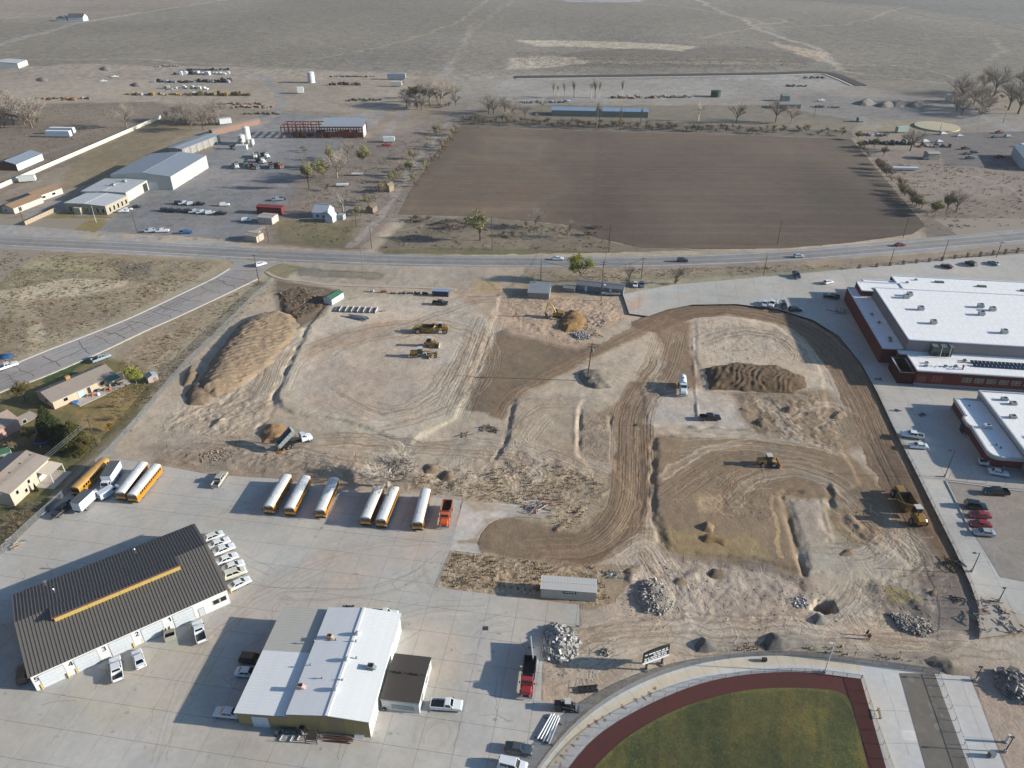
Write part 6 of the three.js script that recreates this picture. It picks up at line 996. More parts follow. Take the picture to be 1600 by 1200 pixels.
setDown(scraper, 'motor_scraper', 'yellow motor scraper on the pale pad, the topmost of three machines', 'scraper', [661, 517], [690, 517], 'yellow motor scrapers', undefined, 0.8);
setDown(scraper, 'motor_scraper', 'yellow motor scraper driving on the curved haul road', 'scraper', [1409, 776], [1433, 812], 'yellow motor scrapers', undefined, 1).scale.setScalar(1.1);
{ const t = new THREE.Group(); // bulldozer
  for (const s of [-1, 1]) { const o = new THREE.Group(); o.name = 'track'; t.add(o); part(o, 'belt', prof([[-1.7, 0.35], [-1.4, 0.02], [1.4, 0.02], [1.8, 0.4], [1.4, 0.8], [-1.2, 1.1], [-1.7, 0.8]], 0.6, 0.04, s * 1.0), mat('#3b3632', 0.9)); for (let i = 0; i < 5; i++) part(o, 'roller', cyZ(0.18, 0.66, -1.1 + i * 0.55, 0.25, s * 1.0), STEEL); part(t, 'push_arm', bar([-0.6, 0.5, s * 1.4], [2.4, 0.5, s * 1.4], 0.14, 6), CATY); part(t, 'lift_cylinder', bar([1.2, 1.6, s * 0.5], [2.4, 0.8, s * 0.7], 0.08, 6), HYD); }
  part(t, 'engine_hood', prof([[0, 0.8], [1.9, 0.8], [1.9, 1.7], [0, 1.9]], 1.3, 0.08), CATY); part(t, 'rear_body', bx(1.7, 1.0, 1.6, -1.0, 0.8, 0), CATY); cabOn(t, -0.6, 1.7, 1.5, 1.5, 1.5); part(t, 'blade', prof([[2.45, 0.05], [2.75, 0.0], [2.6, 0.6], [2.8, 1.25], [2.6, 1.25], [2.4, 0.6]], 3.6, 0.02), mat('#b8b2a4', 0.5, 0.3)); part(t, 'ripper', [bx(0.5, 0.4, 1.6, -2.2, 0.7, 0), bar([-2.3, 0.8, 0], [-2.5, 0.0, 0], 0.1, 6)], CATY); part(t, 'exhaust_stack', cy(0.07, 0.07, 0.9, 1.2, 1.8, 0.2), BLACK);
  setDown(t, 'bulldozer', 'yellow bulldozer between the scraper and the road grader', 'bulldozer', [661, 540], [687, 540], null, undefined, 0.5); }
{ const t = new THREE.Group(); // motor grader
  part(t, 'engine_hood', prof([[-4.2, 1.1], [-1.7, 1.1], [-1.7, 2.2], [-4.0, 2.1]], 1.5, 0.1), CATY); cabOn(t, -0.8, 1.5, 1.6, 1.7, 1.6); part(t, 'frame_beam', [bar([-0.6, 1.5, 0], [1.2, 2.1, 0], 0.22, 8), bar([1.2, 2.1, 0], [4.2, 1.3, 0], 0.2, 8)], CATY); part(t, 'front_axle', bx(0.5, 0.5, 2.2, 4.1, 0.5, 0), CATY); part(t, 'nose', bx(0.8, 0.8, 1.0, 4.4, 0.9, 0), CATY);
  part(t, 'blade_circle', cy(0.9, 0.9, 0.12, 1.4, 0.85, 0, 20), DKGREY); const b = part(t, 'blade', prof([[-0.1, 0.02], [0.15, 0.0], [0.0, 0.4], [0.15, 0.75], [0, 0.75], [-0.15, 0.4]], 4.0, 0.02), mat('#a9854a', 0.6, 0.2)); b.position.set(1.5, 0.02, 0); b.rotation.y = 0.35; for (const s of [-1, 1]) { part(t, 'draw_bar', bar([3.6, 1.1, 0], [1.2, 0.9, s * 0.7], 0.1, 6), CATY); part(t, 'lift_cylinder', bar([0.9, 2.3, s * 0.5], [1.4, 0.95, s * 0.9], 0.08, 6), HYD); part(t, 'tandem_case', bx(2.2, 0.4, 0.25, -2.8, 0.55, s * 0.85), CATY); }
  bigWheels(t, [-3.5, -2.1], 2.1, 0.66, 0.4); bigWheels(t, [4.1], 2.1, 0.62, 0.36); setDown(t, 'road_grader', 'yellow road grader with dark cab on the pale pad', 'grader', [640, 556], [682, 556], null, undefined, 0.6); }
{ const t = new THREE.Group(); // wheel dozer
  part(t, 'engine_hood', prof([[-3, 0.9], [-0.8, 0.9], [-0.8, 2.1], [-2.9, 1.9]], 1.6, 0.1), paintOf('#86641f')); cabOn(t, -0.1, 1.5, 1.6, 1.7, 1.4); part(t, 'front_frame', prof([[0.5, 0.6], [2.0, 0.6], [2.0, 1.3], [0.6, 1.6]], 1.2, 0.08), CATY); part(t, 'blade', prof([[2.4, 0.05], [2.7, 0], [2.55, 0.6], [2.75, 1.2], [2.55, 1.2], [2.35, 0.6]], 3.4, 0.02), wmat('#b98a62')); for (const s of [-1, 1]) part(t, 'push_arm', bar([0.8, 0.7, s * 0.7], [2.4, 0.5, s * 1.0], 0.13, 6), CATY); part(t, 'exhaust_stack', cy(0.07, 0.07, 0.9, -1.4, 2, 0.3), BLACK);
  bigWheels(t, [-1.7, 1.1], 2.2, 0.8, 0.55); setDown(t, 'wheel_dozer', 'orange wheel dozer with dark cab in the middle of the tan pad', 'bulldozer', [1187, 724], [1214, 724], null, undefined, 0.8); }
{ const [x, z] = G(871, 493, 0.8), t = thing('excavator', 'yellow excavator with raised boom digging the orange earth heap', 'excavator', x, groundY(x, z) + 0.5, z, Math.PI * 0.96); // digger, boom towards -x
  for (const s of [-1, 1]) { const o = new THREE.Group(); o.name = 'track'; t.add(o); part(o, 'belt', prof([[-1.8, 0.4], [-1.5, 0.02], [1.5, 0.02], [1.8, 0.4], [1.5, 0.8], [-1.5, 0.8]], 0.6, 0.04, s * 1.1), mat('#3a3531', 0.9)); for (let i = 0; i < 5; i++) part(o, 'roller', cyZ(0.16, 0.66, -1.2 + i * 0.6, 0.22, s * 1.1), STEEL); }
  part(t, 'turntable', cy(0.8, 0.8, 0.3, 0, 0.8, 0, 18), DKGREY); part(t, 'counterweight', prof([[-2.4, 1.1], [-0.3, 1.1], [-0.3, 2.1], [-2.2, 2.1]], 2.6, 0.12), CATY); cabOn(t, 0.7, 1.1, 1.1, 1.7, 1.4).position.z = 0.75; part(t, 'side_deck', bx(1.6, 0.8, 1.0, 0.5, 1.1, -0.75), CATY);
  part(t, 'boom', [bar([0.5, 1.4, -0.1], [2.0, 4.4, -0.1], 0.26, 6, 0.24), bar([2.0, 4.4, -0.1], [3.8, 5.0, -0.1], 0.24, 6, 0.2)], paintOf('#c8a04a')); part(t, 'boom_cylinder', bar([0.9, 1.3, 0.2], [2.0, 3.9, 0.2], 0.09, 6), HYD); part(t, 'stick', bar([3.6, 5.2, -0.1], [4.3, 1.2, -0.1], 0.2, 6, 0.15), paintOf('#cfae62')); part(t, 'stick_cylinder', bar([2.4, 5.0, -0.1], [3.7, 5.4, -0.1], 0.08, 6), HYD); part(t, 'bucket', prof([[4.1, 1.2], [4.5, 1.1], [4.4, 0.3], [3.9, 0.0], [3.4, 0.2], [3.6, 0.5], [4.0, 0.6]], 1.2, 0.02), mat('#6d5a40', 0.8)); }
{ const t = new THREE.Group(), b = paintOf('#c9d2d0'); // white tank truck facing the yard
  part(t, 'hood', prof([[1.4, 0.8], [3.2, 0.8], [3.3, 1.5], [3.0, 1.9], [1.4, 2.1]], 1.9, 0.2, 0, 3), b); part(t, 'cab', bx(1.5, 1.2, 2.3, 0.7, 0.9, 0), b); const c = frustum(0, 1.45, 0.1, 1.1, 2.1, 3.0, 2.2, 1.9); for (const k of ['front', 'back', 'left', 'right']) c[k].cx = 0.7; part(t, 'cab_roof', c.g, b); part(t, 'windshield', pane(c.front, 0.06, 0.94, 0.1, 0.9), GLASS); for (const f of [c.left, c.right]) part(t, 'side_window', pane(f, 0.15, 0.85, 0.15, 0.85), GLASS); part(t, 'tank', (() => { const g = cyX(1.15, 4.4, -2.4, 2.2, 0, 24); return g; })(), b); part(t, 'tank_hatch', cy(0.3, 0.3, 0.25, -2.2, 3.3, 0, 12), STEEL); for (const s of [-1, 1]) { part(t, 'mirror', bx(0.1, 0.5, 0.25, 1.2, 2.0, s * 1.4), BLACK); part(t, 'headlight', bx(0.05, 0.2, 0.3, 3.28, 1.0, s * 0.7), LAMP); part(t, 'fender', prof([[1.7, 0.9], [3.1, 0.9], [2.9, 1.3], [1.9, 1.35]], 0.4, 0.05, s * 1.0), b); } part(t, 'bumper', bx(0.2, 0.4, 2.2, 3.35, 0.5, 0), CHROME); part(t, 'chassis', bx(7.5, 0.3, 1, -1, 0.7, 0), BLACK); wheels(t, [-3.3, -2.1], 2.0, 0.52, 0.5); wheels(t, [2.4], 2.0, 0.52, 0.32);
  setDown(t, 'tank_truck', 'white tank truck facing the yard in the middle of the site', 'truck', [1066, 598], [1068, 617], null, undefined, 1); }
{ const t = new THREE.Group(); // skid steer with forks by the fence
  part(t, 'body', prof([[-1.4, 0.4], [0.6, 0.4], [0.6, 1.1], [-1.2, 1.3]], 1.2, 0.06), mat('#1d2023', 0.6)); cabOn(t, -0.1, 1.0, 1.2, 1.1, 1.1); for (const s of [-1, 1]) part(t, 'lift_arm', [bar([-1.2, 1.4, s * 0.75], [0.6, 1.0, s * 0.75], 0.1, 6), bar([0.6, 1.0, s * 0.75], [1.3, 0.3, s * 0.75], 0.1, 6)], mat('#2a2d30', 0.6)); part(t, 'bucket', prof([[1.2, 0.05], [2.0, 0.05], [1.5, 0.5], [1.25, 0.8]], 1.8, 0.02), mat('#3a3d40', 0.6)); part(t, 'rear_box', bx(1.2, 1.0, 1.6, -1.9, 0.3, 0), mat('#26282a', 0.6)); wheels(t, [-0.8, 0.5], 1.5, 0.4, 0.3);
  setDown(t, 'skid_steer_loader', 'black skid steer loader on the concrete by the stadium fence', 'loader', [875, 1104], [901, 1105], null, YY, 0.5); }
// ---- poles
const WOOD = wmat('#4a3d33', 0.95), WOODL = wmat('#8a765c', 0.95), GALV = wmat('#8d9296', 0.5, 0.4);
function pole(base, topY, arms, label, m = WOOD, y0, lean = 0, r = 0.16) {
  const [x, z] = G(base[0], base[1], y0 || 0), h = clamp(heightOf(base, topY, y0 || 0), 4, 16), o = thing('utility_pole', label, 'utility pole', x, y0 ?? Math.max(0, groundY(x, z)) - 0.1, z, rr(-0.2, 0.2), 'wooden utility poles'); o.rotation.z = lean;
  part(o, 'post', cy(r, r * 0.65, h, 0, 0, 0, 8), m); for (let i = 0; i < arms; i++) { const a = part(o, 'crossarm', bx(2.4, 0.12, 0.12, 0, h - 0.5 - i * 0.9, 0.14), m); for (const s of [-1, -0.5, 0.5, 1]) part(a, 'insulator', cy(0.06, 0.04, 0.18, s * 1.1, h - 0.38 - i * 0.9, 0.14, 6), mat('#a9aaa5', 0.4)); } return [x, h, z, o];
}
const sitePole = pole([918, 591], 535, 2, 'utility pole standing on the rubble island in the site', WOOD, 0.9, -0.06, 0.2); part(sitePole[3], 'transformer', cy(0.3, 0.3, 0.9, 0.45, sitePole[1] - 3, 0.2, 12), GALV);
[[[38.7, 352], 321, 0, 'leaning utility pole at the corner of the grey industrial fence'], [[215, 365], 330, 0, 'utility pole at the drive of the industrial yard'], [[405, 442], 397, 1, 'dark utility pole at the street corner'], [[581, 389], 356, 0, 'utility pole by the dirt lane gate'], [[420, 378], 342, 0, 'utility pole in front of the small tan shed'], [[769, 390], 338, 0, 'utility pole beside the pale green roadside tree'], [[557, 355], 337, 0, 'short utility pole near the white cottage'], [[845, 436], 405, 0, 'utility pole behind the silver roofed shed'], [[939, 470], 394, 2, 'tall utility pole in front of the blue mobile home'], [[951, 395], 349, 0, 'utility pole across the highway from the mobile home'], [[1002, 435], 402, 1, 'utility pole beside the two cars at the mobile home'], [[1193, 430], 399, 0, 'utility pole on the verge north of the curved haul road'], [[1214, 383], 344, 0, 'utility pole at the field edge beyond the silver car'], [[1411, 371], 340, 0, 'leaning utility pole at the corner of the ploughed field'], [[1391, 411], 388, 0, 'utility pole among the fence pillars, before the widest gap'], [[1471, 410], 375, 0, 'utility pole rising behind the dark red car'], [[1556, 404], 377, 1, 'utility pole behind the silver car at the fence'], [[152, 697], 654, 1, 'utility pole between house garden and box trucks'], [[1272, 182], 164, 0, 'thin pole beside the open metal canopy'], [[1466, 212], 192, 0, 'thin pole in front of the round tank'], [[1567, 192], 176, 0, 'thin pole at the bend of the eastern lane'], [[82, 254], 235, 0, 'thin pole beside the white wall near the barn']].forEach(([b, t, a, l]) => pole(b, t, a, l));
{ const [x, z] = G(567.5, 425), o = thing('marker_pole', 'tan wooden pole on the highway verge', 'pole', x, 0, z); part(o, 'post', cy(0.14, 0.1, heightOf([567.5, 425], 385), 0, 0, 0, 8), WOODL); part(o, 'collar', cy(0.18, 0.18, 0.3, 0, 0, 0, 8), WOODL); }
{ const [x, z] = G(150.7, 348), o = thing('flag_pole', 'white flag pole on the brown lawn', 'flag pole', x, 0, z); part(o, 'post', cy(0.1, 0.06, 8, 0, 0, 0, 8), mat('#cfd0cc', 0.4)); part(o, 'finial', new THREE.SphereGeometry(0.15, 8, 6).translate(0, 8.1, 0), CHROME); }
[[[152, 697], 8.4, [-80, 880], 8], [[939, 470], 14, [1002, 435], 8.5], [[939, 470], 13, [951, 395], 10], [[845, 436], 8, [939, 470], 13]].forEach(([a, ya, b, yb], k) => { const A = G(...a), B = G(...b); for (const o of [-0.9, 0, 0.9]) { const c = new THREE.CatmullRomCurve3(Array.from({ length: 7 }, (_, i) => new THREE.Vector3(lerp(A[0], B[0], i / 6) + o * (k ? 0 : 0.7), lerp(ya, yb, i / 6) - 0.9 * Math.sin(i / 6 * Math.PI) - 0.4, lerp(A[1], B[1], i / 6) + o * (k ? 0.3 : 0.7)))), m = shade(new THREE.Mesh(new THREE.TubeGeometry(c, 12, k ? 0.025 : 0.03, 4), k ? BLACK : GALV)); m.name = numbered('power_line'); scene.add(m); tag(m, ['overhead wire running from the garden pole over the two level house', 'overhead wire from the mobile home pole to the drive pole', 'overhead wire crossing the highway from the mobile home pole', 'overhead wire from the shed pole to the mobile home pole'][k], 'wire', 'overhead power wires'); } });
function lampPost(base, topY, y0, label, m, arm = 1.2, kind) { const [x, z] = G(base[0], base[1], y0), h = clamp(heightOf(base, topY, y0), 4, 14), o = thing('lamp_post', label, 'lamp post', x, y0, z, Math.PI); part(o, 'base', cy(0.3, 0.3, 0.7, 0, 0, 0, 12), wmat('#a9a7a2')); part(o, 'post', cy(0.11, 0.07, h, 0, 0, 0, 8), m); part(o, 'arm', bar([0, h - 0.1, 0], [arm, h, 0], 0.05), m); part(o, 'lamp_head', bx(0.7, 0.14, 0.34, arm, h - 0.05, 0), m); return o; }
const LMB = mat('#2a2622', 0.6), LMW = mat('#c9cdd0', 0.5);
lampPost([1476, 745], 704, SY, 'dark lamp post at the corner of the gravel lot', LMB); lampPost([1518, 893], 864, SY, 'dark lamp post at the lower corner of the gravel lot', LMB); lampPost([1219, 480], 449, SY, 'pale lamp post beside the white pickup on the school drive', LMW); lampPost([1288, 1051], 1005, 0, 'white lamp post at the bend of the stadium fence', LMW, 0.6);
lampPost([1523, 1064], 1042, 0, 'short dark post at the end of the stadium walk', LMB, 0.2); lampPost([1570, 1175], 1152, 0, 'short dark post beside the grey cabinet', LMB, 0.2); lampPost([1560, 940], 930, SY, 'low dark post by the junk on the school apron', LMB, 0.2);
// ---- fences: posts, rails and woven wire
function chainFence(name, label, pts, h, y0, m, step = 3, wire = 0.022, gap = 0.2, rails = 1) {
  const g = thing(name, label, 'fence', 0, 0, 0), L = [0]; for (let i = 1; i < pts.length; i++) L.push(L[i - 1] + Math.hypot(pts[i][0] - pts[i - 1][0], pts[i][1] - pts[i - 1][1])); const T = L[L.length - 1], at = d => { d = clamp(d, 0, T - 1e-6); let i = 1; while (L[i] < d) i++; const t = (d - L[i - 1]) / (L[i] - L[i - 1]); return [lerp(pts[i - 1][0], pts[i][0], t), lerp(pts[i - 1][1], pts[i][1], t)]; };
  const n = Math.round(T / step), pg = cy(0.05, 0.05, h + 0.05, 0, 0, 0, 6), yy = p => y0 ?? Math.max(0, groundY(...p));
  for (let i = 0; i <= n; i++) { const p = at(i * T / n), o = part(g, 'post', pg, m); o.position.set(p[0], yy(p), p[1]); if (i < n) { const q = at((i + 1) * T / n); for (let r = 0; r < rails; r++) part(g, 'rail', bar([p[0], yy(p) + h - r * (h - 0.1), p[1]], [q[0], yy(q) + h - r * (h - 0.1), q[1]], 0.035, 5), m); } }
  if (wire) { const pos = []; for (let d = -h; d < T; d += gap) for (const s of [0, 1]) { const a0 = s ? d + h : d, b0 = s ? d : d + h; let lo = Math.max(0, Math.min(a0, b0)), hi = Math.min(T, Math.max(a0, b0)); if (hi - lo < 0.05) continue; const ya = lo - Math.min(a0, b0), yb = hi - Math.min(a0, b0), A = at(lo), B = at(hi), y1 = s ? h - ya : ya, y2 = s ? h - yb : yb, ga = yy(A), w = wire; pos.push(A[0], ga + y1 - w, A[1], B[0], ga + y2 - w, B[1], B[0], ga + y2 + w, B[1], A[0], ga + y1 - w, A[1], B[0], ga + y2 + w, B[1], A[0], ga + y1 + w, A[1]); } const geo = new THREE.BufferGeometry(); geo.setAttribute('position', new THREE.Float32BufferAttribute(pos, 3)); geo.computeVertexNormals(); part(g, 'wire_mesh', geo, m).userData.kind = 'stuff'; }
  return g;
}
chainFence('chain_link_fence', 'chain link fence between yard, gardens and building site', GP([[-40, 900], [0, 868], [62, 810], [120, 758], [178, 702], [215, 660], [262, 605], [290, 572], [340, 525], [395, 470], [428, 440]]), 1.9, undefined, GALV);
chainFence('stadium_fence', 'tall curved chain link fence round the sports ground', spline(fenceOut, 6), 1.4, 0.04, GALV, 3, 0.025, 0.12, 2);
chainFence('track_railing', 'low curved railing along the outside of the running track', spline(trackOut, 6).map(p => p).slice(2), 1.1, 0.06, GALV, 2.5, 0.02, 0.25);
chainFence('track_railing', 'straight railing between running track and concrete walk', GP([[1346, 1061], [1368, 1130], [1396, 1210]]), 1.1, 0.06, mat('#a99a5a', 0.6), 2.5, 0.02, 0.25);
chainFence('walk_railing', 'low railing along the edge of the asphalt strip', GP([[1466, 1056], [1490, 1120], [1520, 1205]]), 1.0, 0.05, GALV, 2.4, 0.015, 0.4);
chainFence('school_fence', 'chain link fence along the retaining edge of the school apron', GP([[1400, 684], [1428, 736], [1455, 792], [1490, 862], [1514, 915], [1526, 952], [1528, 1000]], SY), 1.8, SY, GALV, 3, 0.014, 0.3);
chainFence('lot_fence', 'fence across the top of the gravel parking lot', GP([[1482, 748], [1600, 764], [1660, 772]], SY), 1.9, SY, GALV, 4, 0.012, 0.35);
// pillared fence along the highway
{ const g = thing('pillared_fence', 'beige pillared fence between school and highway', 'fence', 0, 0, 0), P0 = GP([[1342, 421], [1369, 419], [1390, 417], [1411, 415], [1431, 413], [1451, 411], [1471, 409], [1491, 406], [1511, 403], [1531, 401], [1551, 399], [1570, 397], [1589, 395], [1610, 392]]); P0.forEach((p, i) => { const o = part(g, 'pillar', [bx(0.8, 2.2, 0.8), bx(1.0, 0.15, 1.0, 0, 2.2, 0)], wmat('#8f7d68')); o.position.set(p[0], 0, p[1]); if (i) { const q = P0[i - 1], l = Math.hypot(p[0] - q[0], p[1] - q[1]); for (const y of [0.3, 1.7]) part(g, 'rail', bar([p[0], y, p[1]], [q[0], y, q[1]], 0.06), LMB); for (let k = 1; k < 8; k++) part(g, 'bar', bar([lerp(p[0], q[0], k / 8), 0.2, lerp(p[1], q[1], k / 8)], [lerp(p[0], q[0], k / 8), 1.8, lerp(p[1], q[1], k / 8)], 0.03), LMB); } }); }
// path north of the pad
{ const L = spline(GP([[417, 425], [424, 430], [442, 436], [480, 440], [500, 444], [600, 448], [700, 451.5], [712, 453]]), 4), A = offsetPath(L, 0.7), B = offsetPath(L, -0.7); struct('footpath', slab(A.concat(B.reverse()), 0.14, -0.1, (x, z) => [x, z]), wmat('#b8a895')); }
// scoreboard style sign by the stadium fence: dark board, white print, white foot band
{ const a = G(1009, 1047), b = G(1033.5, 1038), g = thing('sign_board', 'dark two legged billboard with white print and white foot band', 'sign', a[0], 0, a[1], Math.atan2(-(b[1] - a[1]), b[0] - a[0])), w = Math.hypot(b[0] - a[0], b[1] - a[1]); const dk = mat('#1d2022', 0.6), wh = mat('#d5d7d6', 0.6), B0 = 2.1, cx = w / 2 + 0.1, BW = 5.6;
  for (const x of [0, w]) { part(g, 'leg', bx(0.28, 3.4, 0.28, x, 0, 0), dk); part(g, 'footing', cy(0.6, 0.5, 0.25, x, 0, 0, 10), wmat('#8b8478')); }
  const sh = prof([[-BW / 2, 0], [BW / 2, 0], [BW / 2, 2.6], [BW / 4, 2.85], [-BW / 4, 2.85], [-BW / 2, 2.55]], 0.3, 0.02); sh.translate(cx, B0 + 0.5, 0); part(g, 'board', sh, dk); part(g, 'foot_band', bx(BW + 0.1, 0.55, 0.36, cx, B0, 0), wh);
  for (let r = 0; r < 4; r++) { let x = -BW / 2 + 0.25; while (x < BW / 2 - 0.5) { const l = rr(0.3, 0.9); if (!(r === 2 && x < -1)) part(g, 'print', bx(Math.min(l, BW / 2 - 0.25 - x), 0.3, 0.02, cx + x + l / 2, B0 + 0.72 + r * 0.55, 0.16), wh); x += l + rr(0.08, 0.3); } } }
// ---- things lying about the yard
{ const a = G(858, 1140), g = thing('pipe_stack', 'stack of white pipes on timber bearers beside the grey sedan', 'pipes', a[0], YY, a[1], 1.12); for (let i = 0; i < 5; i++) { const o = part(g, 'pipe', cyX(0.16, 5.4, 0, 0.3, 0), wmat('#d2d6d8', 0.4)); o.position.set((i % 2) * 0.3, 0, -0.9 + i * 0.46); o.rotation.y = -0.06 + i * 0.03; } for (const x of [-2.4, 1.8]) part(g, 'bearer', bx(0.2, 0.14, 3.4, x, 0, 0), WOODL); for (let i = 0; i < 3; i++) part(g, 'flange', cyX(0.22, 0.1, -2.5, 0.3, -0.6 + i * 0.5), STEEL); }
{ const a = G(831, 1024), g = thing('panel_stand', 'white panel standing upright above the red dump truck', 'panel', a[0], YY, a[1], 0.06); part(g, 'panel', bx(0.16, 2.4, 5.0, 0, 0.1, 0), wmat('#cfd1d0')); for (const z of [-1.8, 1.8]) part(g, 'foot', bx(1.2, 0.1, 0.2, 0, 0, z), STEEL); }
{ const a = G(919, 1078), g = thing('pallet_rack', 'black steel rack lying on the bare earth', 'rack', a[0], groundY(...a), a[1], 0.1); for (const z of [-0.5, 0.5]) part(g, 'beam', bx(3.6, 0.25, 0.2, 0, 0.3, z), BLACK); for (const x of [-1.5, -0.5, 0.5, 1.5]) part(g, 'crosspiece', bx(0.2, 0.3, 1.5, x, 0.1, 0), BLACK); }
{ const a = G(546, 951), g = thing('steel_cross', 'dark cross shaped steel stand behind the workshop', 'stand', a[0], YY, a[1]); for (const r of [0.7, -0.7]) { const b = bx(2.2, 0.25, 0.3); b.rotateY(r); part(g, 'beam', b, mat('#2a2522', 0.8)); } part(g, 'hub', cy(0.25, 0.2, 0.8, 0, 0, 0, 10), mat('#2a2522', 0.8)); }
{ const a = G(759, 982), o = thing('drain_grate', 'small dark drain grate in the concrete yard', 'grate', a[0], YY, a[1]); part(o, 'frame', bx(1.0, 0.04, 1.0), BLACK); for (let i = 0; i < 5; i++) part(o, 'slat', bx(0.9, 0.03, 0.08, 0, 0.04, -0.36 + i * 0.18), STEEL); }
{ const a = G(267, 997), g = thing('dumpster', 'beige dumpster under garage number one', 'dumpster', a[0], YY, a[1], 0.45); part(g, 'bin', [bx(2, 1.2, 0.08, 0, 0.1, 0.8), bx(2, 1.4, 0.08, 0, 0.1, -0.8), bx(0.08, 1.3, 1.6, -0.96, 0.1, 0), bx(0.08, 1.3, 1.6, 0.96, 0.1, 0)], wmat('#9a978a')); part(g, 'floor', bx(1.9, 0.1, 1.6, 0, 0.1, 0), BLACK); const l = part(g, 'lid', bx(1.9, 0.06, 0.8, 0, 1.5, -0.4), wmat('#8d8a7e')); for (const x of [-0.7, 0.7]) part(g, 'caster', cyZ(0.1, 0.08, x, 0.1, 0.6), BLACK); }
{ const a = G(264, 984), g = thing('cable_drum', 'brown wooden cable drum at garage number one', 'drum', a[0], YY, a[1], 0.5); for (const x of [-0.35, 0.35]) part(g, 'flange', cyX(0.7, 0.08, x, 0.7, 0, 18), wmat('#9a7a52')); part(g, 'core', cyX(0.35, 0.7, 0, 0.7, 0), wmat('#7d6444')); }
// clutter along the workshop front
function atWs(zx, zy, h = 0) { return G(400 + zx * 0.1125, 1100 + zy * 0.1125, h); }
{ const p = atWs(790, 500), g = thing('steel_rack', 'tall black rack of steel offcuts at the workshop front', 'rack', p[0], YY, p[1], -0.09); for (const x of [-1, 1]) for (const z of [-0.7, 0.7]) part(g, 'upright', bx(0.1, 2.2, 0.1, x, 0, z), BLACK); for (const y of [0.4, 1.1, 1.8]) for (let i = 0; i < 5; i++) part(g, 'offcut', bx(rr(1.6, 2.2), 0.08, 0.12, rr(-0.1, 0.1), y, -0.6 + i * 0.3), pick([BLACK, DKGREY, WOOD])); }
{ const p = atWs(655, 420), g = thing('gas_cylinder_cage', 'dark cage with a white cylinder against the workshop', 'cage', p[0], YY, p[1], -0.09); for (const x of [-0.4, 0.4]) for (const z of [-0.4, 0.4]) part(g, 'upright', bx(0.08, 1.8, 0.08, x, 0, z), BLACK); part(g, 'cylinder', cy(0.2, 0.2, 1.5, 0, 0.1, 0, 12), wmat('#c9cbc8')); part(g, 'shelf', bx(0.9, 0.05, 0.9, 0, 1.75, 0), BLACK); }
{ const p = atWs(1150, 500), g = thing('pipe_pile', 'pile of rusty brown pipes along the workshop front', 'pipes', p[0], YY, p[1], -0.11); for (let i = 0; i < 11; i++) { const o = part(g, 'pipe', cyX(0.07, rr(3.5, 5.4), 0, 0.1 + (i % 3) * 0.13, 0), pick([wmat('#5a3f30'), wmat('#6d4c38'), wmat('#44342b')])); o.position.set(rr(-0.3, 0.3), 0, -0.5 + (i % 5) * 0.25); o.rotation.y = rr(-0.04, 0.04); } }
{ const p = atWs(1430, 480), g = thing('leaning_sheet', 'white sheet leaning on the workshop front corner', 'sheet', p[0], YY, p[1], -0.1); const o = part(g, 'sheet', bx(1.7, 1.7, 0.06), wmat('#c6c7c3')); o.rotation.x = -0.6; part(g, 'prop', bx(0.1, 0.9, 0.1, 0, 0, -0.6), WOODL); }
for (const [zx, zy, l] of [[350, 470, 'white post lying next to the blue drums'], [490, 490, 'white post lying between drums and cage'], [595, 465, 'white post closest to the dark cage']]) { const p = atWs(zx, zy), g = thing('white_post', l, 'post', p[0], YY, p[1], 1.3); part(g, 'shaft', cyX(0.12, 1.1, 0, 0.12, 0), wmat('#d0d0cb')); part(g, 'collar', cyX(0.16, 0.1, 0.4, 0.14, 0), STEEL); }
[[300, 410, '#22262a'], [340, 390, '#2c4a6a'], [385, 400, '#33506e'], [430, 410, '#4a4d48'], [470, 405, '#3a4740'], [520, 400, '#6a6c62'], [555, 410, '#45504a'], [290, 440, '#17181a']].forEach(([zx, zy, c], i) => { const p = atWs(zx, zy), g = thing('oil_drum', ['black drum at the end of the clutter by the workshop door', 'blue drum next to the end drum by the workshop', 'blue drum in the middle of the workshop clutter', 'dark grey drum in the workshop clutter', 'green grey drum in the workshop clutter', 'pale grey drum in the workshop clutter', 'mossy green drum closest to the dark cage', 'black drum in front of the others by the workshop door'][i], 'drum', p[0], YY, p[1], 0, 'drums at the workshop front'); part(g, 'shell', cy(0.3, 0.3, 0.88, 0, 0, 0, 14), wmat(c, 0.6)); part(g, 'lid', cy(0.28, 0.28, 0.03, 0, 0.88, 0, 14), STEEL); });
